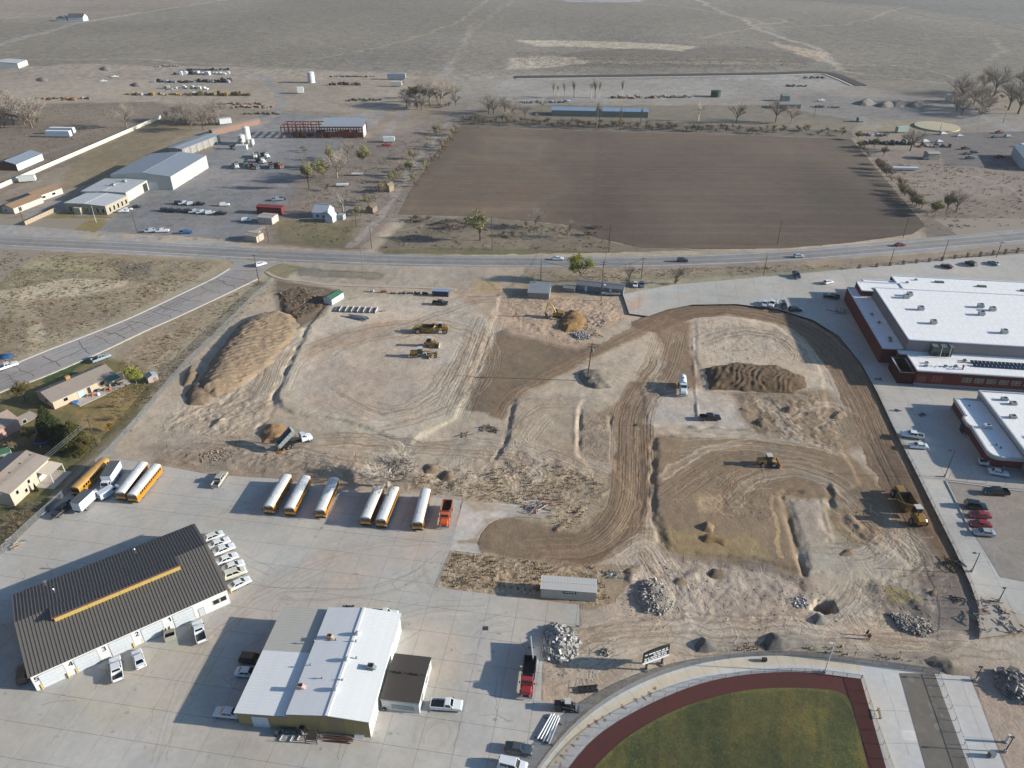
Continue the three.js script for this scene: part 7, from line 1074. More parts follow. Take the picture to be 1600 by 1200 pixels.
// pallets of pipe and frame sections on the pale pad
{ const p = G(558, 486), g = thing('frame_trailer', 'row of grey steel frame sections laid out on the pale pad', 'steel frames', p[0], groundY(...p), p[1], -0.08); for (let i = 0; i < 7; i++) { part(g, 'frame_section', [bx(1.7, 0.35, 3.6, -7 + i * 2.2, 0.05, 0)], wmat('#7d8082', 0.6)); part(g, 'rib', bx(0.16, 0.8, 4.4, -6 + i * 2.2, 0.05, 0), wmat('#a9a49a')); } part(g, 'drawbar', bar([8.2, 0.4, 1.0], [10.5, 0.4, 0.4], 0.12), BLACK); }
{ const p = G(555, 497), g = thing('pipe_bundle', 'bundle of pale blue pipes beside the steel frames', 'pipes', p[0], groundY(...p), p[1], -0.35); for (let i = 0; i < 14; i++) { const o = part(g, 'pipe', cyX(0.14, rr(3, 8), 0, 0.15 + (i % 2) * 0.24, 0), pick([wmat('#8f9ba6'), wmat('#a9b3bb'), wmat('#6d747a')])); o.position.set(rr(-2, 3), 0, -1.3 + i * 0.2); o.rotation.y = rr(-0.08, 0.08); } }
[[580, 456, '#c9c6c0', 'white bags on pallets near the footpath', 'material_stack'], [600, 457, '#7a5040', 'brown boxes in the row of materials', 'material_stack'], [615, 459, '#8d8a84', 'grey pallets in the row of materials', 'material_stack'], [628, 459, '#6f6a64', 'timber stack in the row of materials', 'material_stack'], [640, 460, '#5a4a40', 'dark pallets in the row of materials', 'material_stack'], [652, 459, '#44423f', 'black equipment next to the blue container', 'material_stack'], [664, 461, '#2f2f30', 'dark machine parts against the blue container', 'material_stack']].forEach(([x, y, c, l, n]) => { const p = G(x, y), g = thing(n, l, 'materials', p[0], groundY(...p), p[1], rr(-0.2, 0.2), 'materials stored along the footpath'); part(g, 'pallet', bx(2.2, 0.14, 1.2), WOODL); for (let i = 0; i < 4; i++) part(g, 'bundle', bx(rr(0.4, 0.9), rr(0.3, 0.8), rr(0.4, 0.9), -0.8 + i * 0.55, 0.15, rr(-0.2, 0.2)), wmat(c)); });
function debris(name, label, category, px, py, n, L, hexes, spread = 2.5, y) { const p = G(px, py), g = thing(name, label, category, p[0], y ?? groundY(...p), p[1]); for (let i = 0; i < n; i++) { const l = rr(L * 0.25, L * 0.7), o = part(g, 'timber', bx(l, rr(0.06, 0.2), rr(0.08, 0.22)), wmat(pick(hexes))); o.position.set(rr(-spread, spread), rr(0, 0.5), rr(-spread, spread) * 0.6); o.rotation.set(0, rr(0, 3.1), rr(-0.15, 0.15)); } return g; }
debris('timber_pile', 'pile of splintered branches and timber south of the pale pad', 'timber', 764, 671, 26, 3.4, ['#5a4838', '#6d5a48', '#3f352c']); debris('timber_beams', 'dark loose beams beside the splintered branches', 'timber', 728, 681, 3, 6, ['#4a4038', '#6a5a4a'], 1); debris('pipe_scrap', 'red and white pipe scrap beside the concrete pad', 'scrap', 845, 792, 30, 4.5, ['#b9b6b0', '#7a3a34', '#8f9092', '#d0cdc6'], 4); debris('black_pipe', 'tangle of black pipes by the retaining edge', 'pipes', 1487, 884, 22, 4.5, ['#17181a', '#26282a'], 2.6); debris('junk_pile', 'heap of scrap metal at the school apron corner', 'scrap', 1555, 975, 40, 2.6, ['#2a2c2e', '#6a6c6e', '#8a5a40', '#a9aaa8', '#3c5a4a'], 4.5, SY); debris('junk_pile', 'loose scrap above the larger scrap heap', 'scrap', 1545, 950, 18, 2, ['#2a2c2e', '#6a6c6e', '#7a5a44'], 2.6, SY); debris('scrap_sheets', 'blue grey scrap beside the site trailer', 'scrap', 960, 899, 14, 1.6, ['#5a6670', '#8d9aa3', '#c9cdd0'], 1.6); debris('reed_pile', 'brown timber slabs by the excavator heap', 'timber', 930, 525, 8, 5, ['#6a5848', '#8a7660'], 2); debris('pole_scrap', 'coloured poles leaning by the chain link fence', 'poles', 20, 850, 12, 4, ['#b9bcbe', '#c08a2a', '#8f9294'], 2.2, 0.04); debris('fence_panels', 'dark fence panels stacked along the chain link fence', 'panels', 80, 795, 9, 6, ['#26292a', '#3c4244', '#8d9290'], 2.2, 0.04); debris('scrap_metal', 'dark scrap on the apron beside the curved road', 'scrap', 1370, 595, 10, 1.2, ['#26282a', '#4a4d50'], 1, SY); debris('scrap_metal', 'small engine parts on the apron by the school wing', 'scrap', 1403, 645, 10, 1.2, ['#3a3b3c', '#6a6560'], 1, SY); debris('pipe_lengths', 'long pipes laid on the apron beside the brick aisle', 'pipes', 1311, 490, 8, 8, ['#6f7072', '#4a4b4c', '#8b8a86'], 2.4, SY); debris('steel_grid', 'dark steel grid lying on the apron', 'grid', 1439, 651, 8, 2.4, ['#26272a', '#4a4c50'], 0.8, SY); debris('mat', 'dark mats on the earth by the retaining edge', 'mats', 1494, 938, 5, 3.4, ['#2d2d2e', '#3a3836'], 0.8);
// people walking the dirt track: one mesh body each, clothes as parts
function person(px, py, label, top, leg, coat) {
  const [x, z] = G(px, py), g = thing('person', label, 'person', x, groundY(x, z), z, rr(0, 6)), sk = mat('#9a6f58', 0.8);
  const prf = (pts, sx = 1, sz = 1) => { const q = new THREE.LatheGeometry(pts.map(p => new THREE.Vector2(p[0], p[1])), 12); q.scale(sx, 1, sz); return q; };
  const head = new THREE.SphereGeometry(0.115, 12, 10); head.scale(0.9, 1.15, 1); head.translate(0, 1.64, 0);
  const limb = (a, b, r0, r1) => bar(a, b, r0, 8, r1);
  part(g, 'body', [prf([[0.001, 0.86], [0.16, 0.88], [0.17, 1.0], [0.15, 1.15], [0.19, 1.36], [0.14, 1.46], [0.06, 1.5], [0.055, 1.56]], 1, 0.68), head, limb([0.2, 1.4, 0], [0.26, 1.12, 0.02], 0.06, 0.05), limb([0.26, 1.12, 0.02], [0.24, 0.84, 0.12], 0.05, 0.04), limb([-0.2, 1.4, 0], [-0.26, 1.12, -0.02], 0.06, 0.05), limb([-0.26, 1.12, -0.02], [-0.24, 0.84, 0.08], 0.05, 0.04), limb([0.09, 0.92, 0], [0.1, 0.48, 0.12], 0.1, 0.07), limb([0.1, 0.48, 0.12], [0.1, 0.06, 0.08], 0.07, 0.05), limb([-0.09, 0.92, 0], [-0.1, 0.48, -0.05], 0.1, 0.07), limb([-0.1, 0.48, -0.05], [-0.1, 0.06, -0.22], 0.07, 0.05), bx(0.1, 0.07, 0.26, 0.1, 0, 0.14), bx(0.1, 0.07, 0.26, -0.1, 0, -0.16)], sk);
  part(g, 'jacket', [prf([[0.19, 0.82], [0.19, 1.0], [0.17, 1.15], [0.215, 1.37], [0.15, 1.48], [0.07, 1.52]], 1, 0.72), limb([0.2, 1.42, 0], [0.26, 1.12, 0.02], 0.08, 0.065), limb([0.26, 1.12, 0.02], [0.245, 0.9, 0.1], 0.065, 0.055), limb([-0.2, 1.42, 0], [-0.26, 1.12, -0.02], 0.08, 0.065), limb([-0.26, 1.12, -0.02], [-0.245, 0.9, 0.06], 0.065, 0.055)], mat(top, 0.9));
  part(g, 'trousers', [limb([0.09, 0.92, 0], [0.1, 0.48, 0.12], 0.12, 0.085), limb([0.1, 0.48, 0.12], [0.1, 0.1, 0.08], 0.085, 0.075), limb([-0.09, 0.92, 0], [-0.1, 0.48, -0.05], 0.12, 0.085), limb([-0.1, 0.48, -0.05], [-0.1, 0.1, -0.22], 0.085, 0.075)], mat(leg, 0.9));
  part(g, 'hair', (() => { const h = new THREE.SphereGeometry(0.122, 12, 8, 0, 6.3, 0, 1.7); h.scale(0.92, 1.15, 1.02); h.translate(0, 1.655, -0.01); return h; })(), mat('#241c17', 0.9));
}
person(1354, 993, 'person in black jacket walking the dirt track behind the stadium fence', '#17181b', '#1d2027'); person(1357, 999, 'person in brown jacket walking beside the one in black', '#5a4438', '#2a2c33');
// small things on the stadium walk
{ const a = G(1373, 1117), g = thing('bench', 'brown bench on the concrete walk beside the track', 'bench', a[0], 0.05, a[1], 1.35); part(g, 'seat', bx(2.2, 0.08, 0.4, 0, 0.42, 0), WOODL); for (const x of [-0.8, 0.8]) part(g, 'leg', bx(0.1, 0.42, 0.36, x, 0, 0), DKGREY); }
{ const a = G(1548, 1182), g = thing('cabinet', 'grey utility cabinet on the concrete walk', 'cabinet', a[0], 0.05, a[1], 0.1); part(g, 'box', bx(1.0, 1.1, 0.7), wmat('#6f7478')); part(g, 'door', bx(0.9, 0.95, 0.04, 0, 0.08, 0.37), wmat('#7a8084')); }
{ const a = G(1571, 1160), g = thing('white_tank', 'white upright tube beside the grey cabinet', 'tube', a[0], 0.02, a[1]); part(g, 'tube', cy(0.22, 0.22, 2.1, 0, 0, 0, 12), wmat('#d2d4d4')); part(g, 'base', cy(0.3, 0.3, 0.1, 0, 0, 0, 12), STEEL); }
{ const a = G(1194, 1033), g = thing('loudspeaker', 'black drum shaped fitting on the curved stadium walk', 'fitting', a[0], 0.05, a[1]); part(g, 'drum', cyX(0.4, 0.8, 0, 0.45, 0), BLACK); part(g, 'foot', bx(0.5, 0.1, 0.6), STEEL); }
// ---------------------------------------------------------------- buildings and yards beyond the highway
bld({ name: 'industrial_hall', label: 'largest white industrial hall with pale gabled roof and tall doors', fl: [172, 273], fr: [266, 276], br: [328, 243], h: 7, ridge: 8.6, axis: 'z', wall: '#b9b7ae', roof: '#9aa4ad', panels: 1.6, over: 0.2, ridgeAt: 0.55, open: [['front', 20, 25, 0.1, 4, 'roller_door', '#cfd2d2'], ['right', 3, 7, 0.1, 5, 'roller_door', '#c9c8bf'], ['right', 10, 14, 0.1, 5, 'roller_door', '#c9c8bf'], ['right', 17, 21, 0.1, 5, 'roller_door', '#c9c8bf'], ['right', 24, 28, 0.1, 5, 'roller_door', '#c9c8bf'], ['right', 31, 35, 0.1, 5, 'roller_door', '#c9c8bf']] });
bld({ name: 'industrial_annex', label: 'flat roofed white annex with a dark door against the largest hall', fl: [126, 299], fr: [196, 301], br: [231, 280], h: 5, ridge: 5.4, axis: 'z', wall: '#b5b3aa', roof: '#c3c6c6', over: 0.15, open: [['right', 16, 20, 0.1, 4, 'roller_door', '#1d1e20'], ['right', 4, 7, 0.1, 3.6, 'roller_door', '#d0d2d2']], extra: (g, F, W, D, H, R) => { hvac(g, W * 0.5, R, -D * 0.4, 2, 1, 1.4); hvac(g, W * 0.6, R, -D * 0.7, 2, 1, 1.4); } });
bld({ name: 'office_building', label: 'tan office with white flat roof and a row of dark windows by the lawn', fl: [100, 317], fr: [164, 322], br: [194, 305], h: 4.4, ridge: 4.8, axis: 'z', wall: '#a39a86', roof: '#cdd0d0', over: 0.2, open: [...[2, 5, 11, 14, 17, 20].map(x => ['front', x, x + 1.5, 0.8, 3, 'window']), ...[2, 5, 8, 11, 14].map(x => ['right', x, x + 1.2, 0.8, 3, 'window'])], extra: (g, F, W) => part(g, 'porch', bx(3.6, 3.2, 2.2, W * 0.36, 0, 1.2), wmat('#b0a690')) });
bld({ name: 'open_canopy', label: 'long open fronted canopy with pale roof behind the largest hall', fl: [262, 231], fr: [284, 233], br: [325, 209], h: 4.6, ridge: 5, axis: 'z', wall: '#8f8c86', roof: '#a3abb2', over: 0.5, panels: 2, extra: (g, F, W, D) => { for (let i = 0; i < 6; i++) part(g, 'column', bx(0.3, 4.5, 0.3, W + 1.2, 0, -1 - i * D / 6), wmat('#c0c1bd')); } });
bld({ name: 'warehouse_wall', label: 'brick lean building along the edge of the industrial yard', fl: [326, 203], fr: [331, 204], br: [368, 179], h: 3.4, ridge: 3.8, axis: 'z', wall: '#86695a', roof: '#8b8078', over: 0.2, roofMetal: 0 });
bld({ name: 'barn', label: 'barn with silver roof, white side and dark red front', fl: [-8, 256], fr: [25, 257], br: [60, 240], h: 3.6, ridge: 5.4, axis: 'z', wall: '#cfd2d4', gable: '#5a3a34', roof: '#8f9aa6', panels: 1.6, over: 0.3 });
bld({ name: 'barn', label: 'white barn beside the gravel yard at the desert edge', fl: [-30, 100], fr: [27, 99], br: [46, 93.5], h: 4.5, ridge: 6, axis: 'z', wall: '#c8c6ba', gable: '#8f9698', roof: '#b9bdbd', over: 0.3 });
bld({ name: 'house', label: 'tan roofed bungalow by the grey drive, the one closer to the road', category: 'house', fl: [2, 323], fr: [20, 325], br: [52, 306], h: 3, ridge: 4.4, axis: 'z', wall: '#b9b2a6', roof: '#8a7058', roofMetal: 0, over: 0.5, open: [['front', 1.5, 3, 1, 2, 'window'], ['right', 3, 4.4, 0.4, 2.2, 'door', '#2a2c2e']] });
bld({ name: 'house', label: 'tan roofed bungalow behind the other, at the white wall', category: 'house', fl: [36, 304], fr: [56, 307], br: [88, 292], h: 3, ridge: 4.3, axis: 'z', wall: '#c3bdb2', roof: '#8d745c', roofMetal: 0, over: 0.5, open: [['right', 3, 5, 1, 2, 'window'], ['right', 9, 11, 1, 2, 'window']] });
bld({ name: 'farmhouse', label: 'lone white farmhouse with dark roof on the desert edge', category: 'house', fl: [105, 27], fr: [129, 27], br: [129, 23], D: 14, h: 5, ridge: 9, axis: 'x', wall: '#c9ccd0', roof: '#4a4a4e', roofMetal: 0, over: 0.6, extra: (g, F, W, D) => { part(g, 'garage', bx(14, 4, 12, -9, 0, -6), wmat('#b5babf')); part(g, 'garage_roof', prof([[-17, 4], [-1, 4], [-9, 7]], 13, 0, -6), wmat('#5b5d62')); } });
bld({ name: 'cottage', label: 'small white cottage with pale roof among the trees north of the highway', category: 'house', fl: [488, 331], fr: [510, 333], br: [510, 326], D: 8, h: 3.4, ridge: 6.2, axis: 'x', wall: '#c4cace', roof: '#b9c0c3', roofMetal: 0, over: 0.3, open: [['front', 2, 3, 1, 2.2, 'window'], ['front', 5, 6, 1, 2.2, 'window']], extra: (g) => { part(g, 'wing_roof', prof([[7.6, 2.8], [11.6, 2.8], [9.6, 5.0]], 5, 0, 0.6), wmat('#b3babd')); part(g, 'wing', bx(3.8, 2.9, 4.6, 9.6, 0, 0.6), wmat('#c4cace')); part(g, 'porch', bx(3, 2.4, 3, 13.2, 0, -3), wmat('#9aa1a5')); } });
bld({ name: 'shed', label: 'small wooden hut alone in the weedy plot', category: 'shed', fl: [602, 290], fr: [608, 291], br: [612, 287], h: 3.2, ridge: 4.4, axis: 'z', wall: '#8a7a62', roof: '#7a6a58', roofMetal: 0, D: 4 });
bld({ name: 'shed', label: 'weathered hut beside the dirt lane gate', category: 'shed', fl: [572, 324], fr: [582, 325], br: [584, 320], h: 2.8, ridge: 3.8, axis: 'z', wall: '#7d7060', roof: '#6c5f52', roofMetal: 0, D: 5 });
bld({ name: 'shed', label: 'pale shed in front of the red container', category: 'shed', fl: [402, 339], fr: [424, 341], br: [428, 336], h: 3.2, ridge: 3.6, axis: 'x', wall: '#b5aba4', roof: '#aaa49c', D: 6, roofMetal: 0 });
bld({ name: 'shed', label: 'tan shed at the industrial yard gate', category: 'shed', fl: [381, 367], fr: [400, 370], br: [402, 365], h: 2.8, ridge: 3.2, axis: 'x', wall: '#b0a292', roof: '#a2988a', D: 5, roofMetal: 0 });
bld({ name: 'red_container', label: 'long red container at the edge of the industrial yard', category: 'container', fl: [400, 323], fr: [439, 325], br: [440, 320], D: 4, h: 3.4, ridge: 3.6, wall: '#6d2a2a', roof: '#8a3a36', panels: 1.5 });
bld({ name: 'long_shed', label: 'long low shed with pale blue roof behind the ploughed field', category: 'shed', fl: [862, 172], fr: [1013, 175], br: [1013, 168], D: 12, h: 4, ridge: 5.2, wall: '#7d8378', roof: '#8fa6bc', panels: 4, over: 0.3 });
bld({ name: 'canopy', label: 'open metal canopy beside the parked flatbed truck', category: 'canopy', fl: [1220, 163], fr: [1252, 163], br: [1254, 157], D: 9, h: 3.2, ridge: 3.8, wall: '#6f6a64', roof: '#9a9d9e', over: 0.5 });
bld({ name: 'shed', label: 'tiny pale green hut behind the metal canopy', category: 'shed', fl: [1223, 150], fr: [1235, 150], br: [1236, 147], D: 5, h: 4, ridge: 4.8, wall: '#6f7f78', roof: '#8d9c98' });
bld({ name: 'shed', label: 'rusty white shed in the scrapyard', category: 'shed', fl: [1452, 240], fr: [1470, 240], br: [1471, 236], D: 6, h: 3.6, ridge: 4.2, wall: '#b3a99c', roof: '#bdb4a6' });
bld({ name: 'metal_hall', label: 'pale metal hall at the scrapyard', category: 'building', fl: [1600, 247], fr: [1660, 252], br: [1640, 222], D: 30, h: 6, ridge: 7.6, axis: 'z', wall: '#a9b5be', roof: '#a3abb0', panels: 2 });
// red steel rack with a roofed end
{ const a = G(441, 216), b = G(567, 216), g = thing('steel_storage_rack', 'open rust red steel rack, partly roofed with pale metal', 'rack', a[0], 0, a[1], Math.atan2(-(b[1] - a[1]), b[0] - a[0])), W = Math.hypot(b[0] - a[0], b[1] - a[1]), D = 16, m = wmat('#6a2f22'); for (let i = 0; i <= 10; i++) { for (const z of [0, -D / 2, -D]) part(g, 'column', bx(0.5, 7, 0.5, i * W / 10, 0, z), m); part(g, 'rafter', bx(0.4, 0.6, D, i * W / 10, 7, -D / 2), m); } for (const z of [0, -D / 2, -D]) for (const y of [3, 6.6]) part(g, 'beam', bx(W, 0.5, 0.4, W / 2, y, z), m); for (let i = 0; i < 26; i++) part(g, 'stored_steel', bx(rr(3, 7), rr(0.5, 1.6), rr(1, 3), rr(3, W - 3), rr(0, 0.6), rr(-D + 2, -1)), pick([m, wmat('#8a3a26'), BLACK, wmat('#3a3230')])); part(g, 'infill', bx(W * 0.42, 3, 0.3, W * 0.78, 0.6, -0.3), wmat('#7a3424')); panelRoof(g, [W * 0.5, 7.6, 1], [W + 1, 7.6, 1], [W + 1, 9, -D - 1], [W * 0.5, 9, -D - 1], 14, wmat('#a5aeb3', 0.5, 0.3)); part(g, 'end_wall', bx(0.3, 6.4, D * 0.6, W + 0.3, 0.2, -D * 0.4), wmat('#c9c6be')); }
// long white wall, panel by panel
{ const a = G(-40, 312), b = G(252, 185), g = thing('boundary_wall', 'long white panel wall running from the road to the bare trees', 'wall', 0, 0, 0), n = 60, l = Math.hypot(b[0] - a[0], b[1] - a[1]) / n, an = -Math.atan2(b[1] - a[1], b[0] - a[0]), q = bx(l - 0.15, 2.2, 0.12), pp = bx(0.3, 2.4, 0.3), m = wmat('#cdc6b5'); for (let i = 0; i < n; i++) { const o = part(g, 'wall_panel', q, m); o.position.set(lerp(a[0], b[0], (i + 0.5) / n), 0, lerp(a[1], b[1], (i + 0.5) / n)); o.rotation.y = an; const p = part(g, 'post', pp, m); p.position.set(lerp(a[0], b[0], i / n), 0, lerp(a[1], b[1], i / n)); } }
{ const a = G(40, 352), b = G(88, 330), g = thing('lawn_wall', 'tan panel wall beside the brown office lawn', 'wall', 0, 0, 0), n = 12, l = Math.hypot(b[0] - a[0], b[1] - a[1]) / n, an = -Math.atan2(b[1] - a[1], b[0] - a[0]), q = bx(l - 0.1, 1.9, 0.15); for (let i = 0; i < n; i++) { const o = part(g, 'wall_panel', q, wmat('#a3927c')); o.position.set(lerp(a[0], b[0], (i + 0.5) / n), 0, lerp(a[1], b[1], (i + 0.5) / n)); o.rotation.y = an; } }
// tanks
function tank(px, py, r, h, label, hex, cone = 0) { const p = G(px, py), g = thing('tank', label, 'tank', p[0], 0, p[1]); part(g, 'shell', cy(r, r, h, 0, cone, 0, 24), wmat(hex, 0.5)); part(g, 'lid', cy(r * 1.02, r * 0.2, h * 0.06 + 0.2, 0, h + cone, 0, 24), wmat(hex, 0.5)); if (cone) { part(g, 'hopper', cy(r * 0.2, r, cone, 0, 0, 0, 20), wmat(hex, 0.5)); for (let i = 0; i < 4; i++) part(g, 'leg', bar([Math.cos(i * 1.57) * r * 0.9, 0, Math.sin(i * 1.57) * r * 0.9], [Math.cos(i * 1.57) * r * 0.9, cone + 0.5, Math.sin(i * 1.57) * r * 0.9], 0.15), STEEL); } return g; }
tank(487, 129, 3, 8.5, 'white upright tank in the dirt yard by the desert', '#d0d2d4'); tank(388, 224, 2.2, 7, 'taller white silo of the concrete plant', '#d6d6d0', 3); tank(379, 226, 2, 4, 'shorter white silo of the concrete plant', '#cfd0ca', 2); tank(1118, 151, 4, 4.5, 'dark green tank beside the gravel yard', '#2c4030'); tank(1464, 199, 14, 0.9, 'wide low round tank with sand coloured top', '#c2b38e'); tank(395, 229, 1.4, 3, 'small white hopper beside the silos', '#c9cbc8', 1.5);
{ const p = G(378, 233), g = thing('mixer_plant', 'low white machine under the concrete silos', 'plant', p[0], 0, p[1]); part(g, 'housing', bx(7, 2.6, 3), wmat('#c9cac6')); part(g, 'conveyor', bar([-7, 0.5, 0], [1, 6, 0], 0.5, 4), STEEL); part(g, 'hopper', cy(0.6, 2, 2, -6, 1, 0, 4), STEEL); }
// pond bank: dark lined rim
{ const L = spline(GP([[805, 121], [1000, 118.5], [1200, 115.5], [1290, 114], [1312, 120], [1345, 134]]), 6); const A = offsetPath(L, 5), B = offsetPath(L, -5), g = slab(A.concat(B.reverse()), 0.6, -0.1, (x, z) => [x / 20, z / 20]); struct('pond_bank', g, wmat('#3f3c3a')); const M = offsetPath(L, 6.5), N = offsetPath(L, 9); struct('pond_edge', slab(M.concat(N.reverse()), 0.4, -0.1, (x, z) => [x / 20, z / 20]), wmat('#b9b2a6')); }
[[1355, 162, 5], [1387, 165, 4.4], [1408, 164, 3.6], [1434, 165, 4.2]].forEach(([x, y, h], i) => heap('gravel_heap', ['dark gravel heap nearest the flatbed truck, tallest of four', 'second gravel heap from the flatbed truck', 'third and smallest gravel heap from the flatbed truck', 'last gravel heap, furthest from the flatbed truck'][i], 'gravel pile', [[x - 22, y], [x - 10, y - 5], [x + 6, y - 6], [x + 14, y + 1], [x, y + 4], [x - 12, y + 3]], h, 0.7, '#8d857a', { cell: 1.2, group: 'gravel heaps in the eastern yard' }));
[[166, 108, 3, 'dark gravel heap beside the two white pickups'], [215, 133, 4, 'grey gravel heap by the blue pipe stack'], [68, 125, 2.5, 'small heap on the far gravel yard'], [5, 145, 3, 'sandy heap at the rim of the far yard']].forEach(([x, y, h, l]) => heap('gravel_heap', l, 'gravel pile', [[x - 12, y], [x - 4, y - 4], [x + 8, y - 2], [x + 6, y + 3], [x - 6, y + 3]], h, 0.6, '#857c72', { cell: 1.2 }));
// trailers and containers as boxes with rounded ends, wheels and windows
function trailer(px, py, L, W, H, hex, ang, label, name = 'trailer', roofHex) { const p = G(px, py), g = thing(name, label, 'trailer', p[0], 0, p[1], ang); part(g, 'body', prof([[-L / 2, 0.6], [L / 2, 0.6], [L / 2 + 0.2, 1.2], [L / 2, H], [-L / 2, H]], W, 0.1), wmat(hex, 0.6)); if (roofHex) part(g, 'roof', bx(L * 0.98, 0.08, W, 0, H, 0), wmat(roofHex)); wheels(g, [-L * 0.2], W - 0.3, 0.45, 0.3); part(g, 'hitch', bar([L / 2, 0.7, 0], [L / 2 + 1.4, 0.6, 0], 0.1), BLACK); return g; }
[[93, 214, 16, 3, 4, '#cdd3d8', -0.04, 'white trailer home, the front one of two', 'mobile_home', '#d6dade'], [99, 209, 16, 3, 4, '#c6ccd1', -0.04, 'white trailer home, the rear one of two', 'mobile_home', '#d6dade'], [620, 124, 16, 4, 5, '#8f9aa4', 0, 'pale grey semi trailer in the dirt yard'], [620, 135, 9, 3, 4, '#c9c6bc', 0, 'cream tank trailer next to the semi trailer'], [470, 146, 5, 4, 5, '#d3d4d2', 0.2, 'white box trailer alone in the dirt yard'], [608, 222, 7, 3, 3.4, '#ccd0d0', 0.1, 'white box on a red trailer in the weedy plot'], [1481, 158, 4, 4, 5, '#d0d3d2', 1.4, 'white box trailer by the eastern bare trees'], [1413, 266, 14, 2.4, 1.8, '#c9ced2', -0.05, 'white boat shaped trailer beside the field corner'], [1408, 207, 8, 3, 4, '#9fb0a4', 0.2, 'pale green trailer beside the round tank'], [352, 194, 8, 4, 4, '#c6c8c6', 0.6, 'white container box by the brick lean building'], [44, 284, 8, 3, 3.4, '#cfd0cc', 0.3, 'white trailer parked at the white wall'], [535, 291, 6, 2.4, 1.4, '#d0d2d0', 0.1, 'white flat trailer in the weedy plot'], [557, 274, 7, 2.4, 1.2, '#c9ccca', 0, 'pale flat trailer under the green trees'], [398, 372, 5, 3, 3, '#b3a594', 0.1, 'tan box trailer at the yard gate'], [953, 461, 7, 2.2, 1.3, '#a9a698', -0.1, 'cream flat trailer in front of the blue mobile home'], [1345, 190, 6, 3, 3, '#8a8c8c', 0.2, 'grey box at the lane by the round tank']].forEach(a => trailer(...a));
// far vehicles
const farCars = [];
const fc = (kind, hex, x, y, dx, label, group) => car(kind, hex, [x - dx, y + 0.2], [x + dx, y - 0.2], label, group, 0.012, true);
const rowL = 'cars in the front row of the industrial yard', rowR = 'cars in the back row of the industrial yard', yl = 'white pickups in the far equipment yard';
[[280, 317, '#20242a'], [289, 318, WHITE], [300, 319, WHITE], [311, 319, '#17191c'], [351, 320, WHITE]].forEach(([x, y, c], i) => fc(i % 2 ? 'pickup' : 'suv', c, x, y, 4.5, ['black car at the end of the back row', 'white pickup next to the end of the back row', 'white car in the middle of the back row', 'black pickup in the back row', 'white car parked alone past the back row'][i] + ' in the industrial yard', rowR));
[[258, 328, '#24313a'], [268, 329, '#14202a'], [280, 330, '#141618'], [295, 330, '#16181a'], [305, 331, '#b9bec2'], [317, 332, WHITE], [329, 333, WHITE], [345, 334, '#17191c']].forEach(([x, y, c], i) => fc(i % 3 ? 'pickup' : 'suv', c, x, y, 4.8, ['dark teal car starting', 'navy pickup second in', 'black pickup third in', 'black car in the middle of', 'silver pickup in', 'white pickup, first white one of', 'white car, second white one of', 'black pickup ending'][i] + ' the front row of the industrial yard', rowL));
[[193, 330, WHITE, 'sedan', 'white sedan on the office parking, the nearer to the lawn'], [199, 327, WHITE, 'sedan', 'white sedan on the office parking beside a dark one'], [212, 323, '#26292c', 'sedan', 'dark sedan on the office parking'], [237, 361, '#b9bfc6', 'pickup', 'silver pickup by the yard gate, beside a white one'], [254, 361, WHITE, 'pickup', 'white pickup by the yard gate'], [291, 363, '#2a5f86', 'pickup', 'blue pickup by the yard gate'], [385, 344, '#d0d3d6', 'suv', 'white car by the yard exit'], [434, 312, '#8f9aa4', 'pickup', 'silver car beside the red container'], [440, 311, '#3a4048', 'suv', 'grey car beside the red container'], [162, 127, WHITE, 'pickup', 'white pickup on the far yard with dark heap behind'], [180, 120, WHITE, 'pickup', 'white pickup on the far yard, further into the desert'], [1283, 157, '#c3c6c8', 'utility', 'flatbed truck beside the metal canopy'], [1474, 209, WHITE, 'suv', 'white car in front of the round tank'], [1499, 212, '#c0c4c6', 'sedan', 'pale car in the scrapyard row'], [1446, 221, WHITE, 'suv', 'white wreck in the scrapyard'], [1468, 221, '#cfd2d4', 'hatch', 'pale wreck in the scrapyard'], [1509, 232, '#4a2420', 'pickup', 'dark red wreck in the scrapyard'], [1512, 240, '#2a3644', 'sedan', 'navy wreck in the scrapyard'], [1522, 238, '#16181b', 'suv', 'black wreck in the scrapyard'], [1516, 247, '#3a4754', 'pickup', 'blue grey wreck in the scrapyard'], [1562, 207, '#6a2a28', 'pickup', 'red truck by the eastern lane'], [1555, 214, '#2c343c', 'sedan', 'dark car by the eastern lane, closer to the hall'], [1575, 213, '#8f979e', 'suv', 'grey car by the eastern lane'], [1562, 245, '#a02c1e', 'pickup', 'bright red pickup in front of the metal hall'], [1446, 248, '#2c3a48', 'sedan', 'blue car beside the rusty white shed'], [604, 227, '#8a2024', 'pickup', 'red pickup in the weedy plot'], [626, 129, '#7a2428', 'pickup', 'red truck beside the semi trailer'], [1600, 228, '#cfd0d0', 'van', 'white van beside the metal hall']].forEach(([x, y, c, k, l]) => fc(k, c, x, y, 4, l));
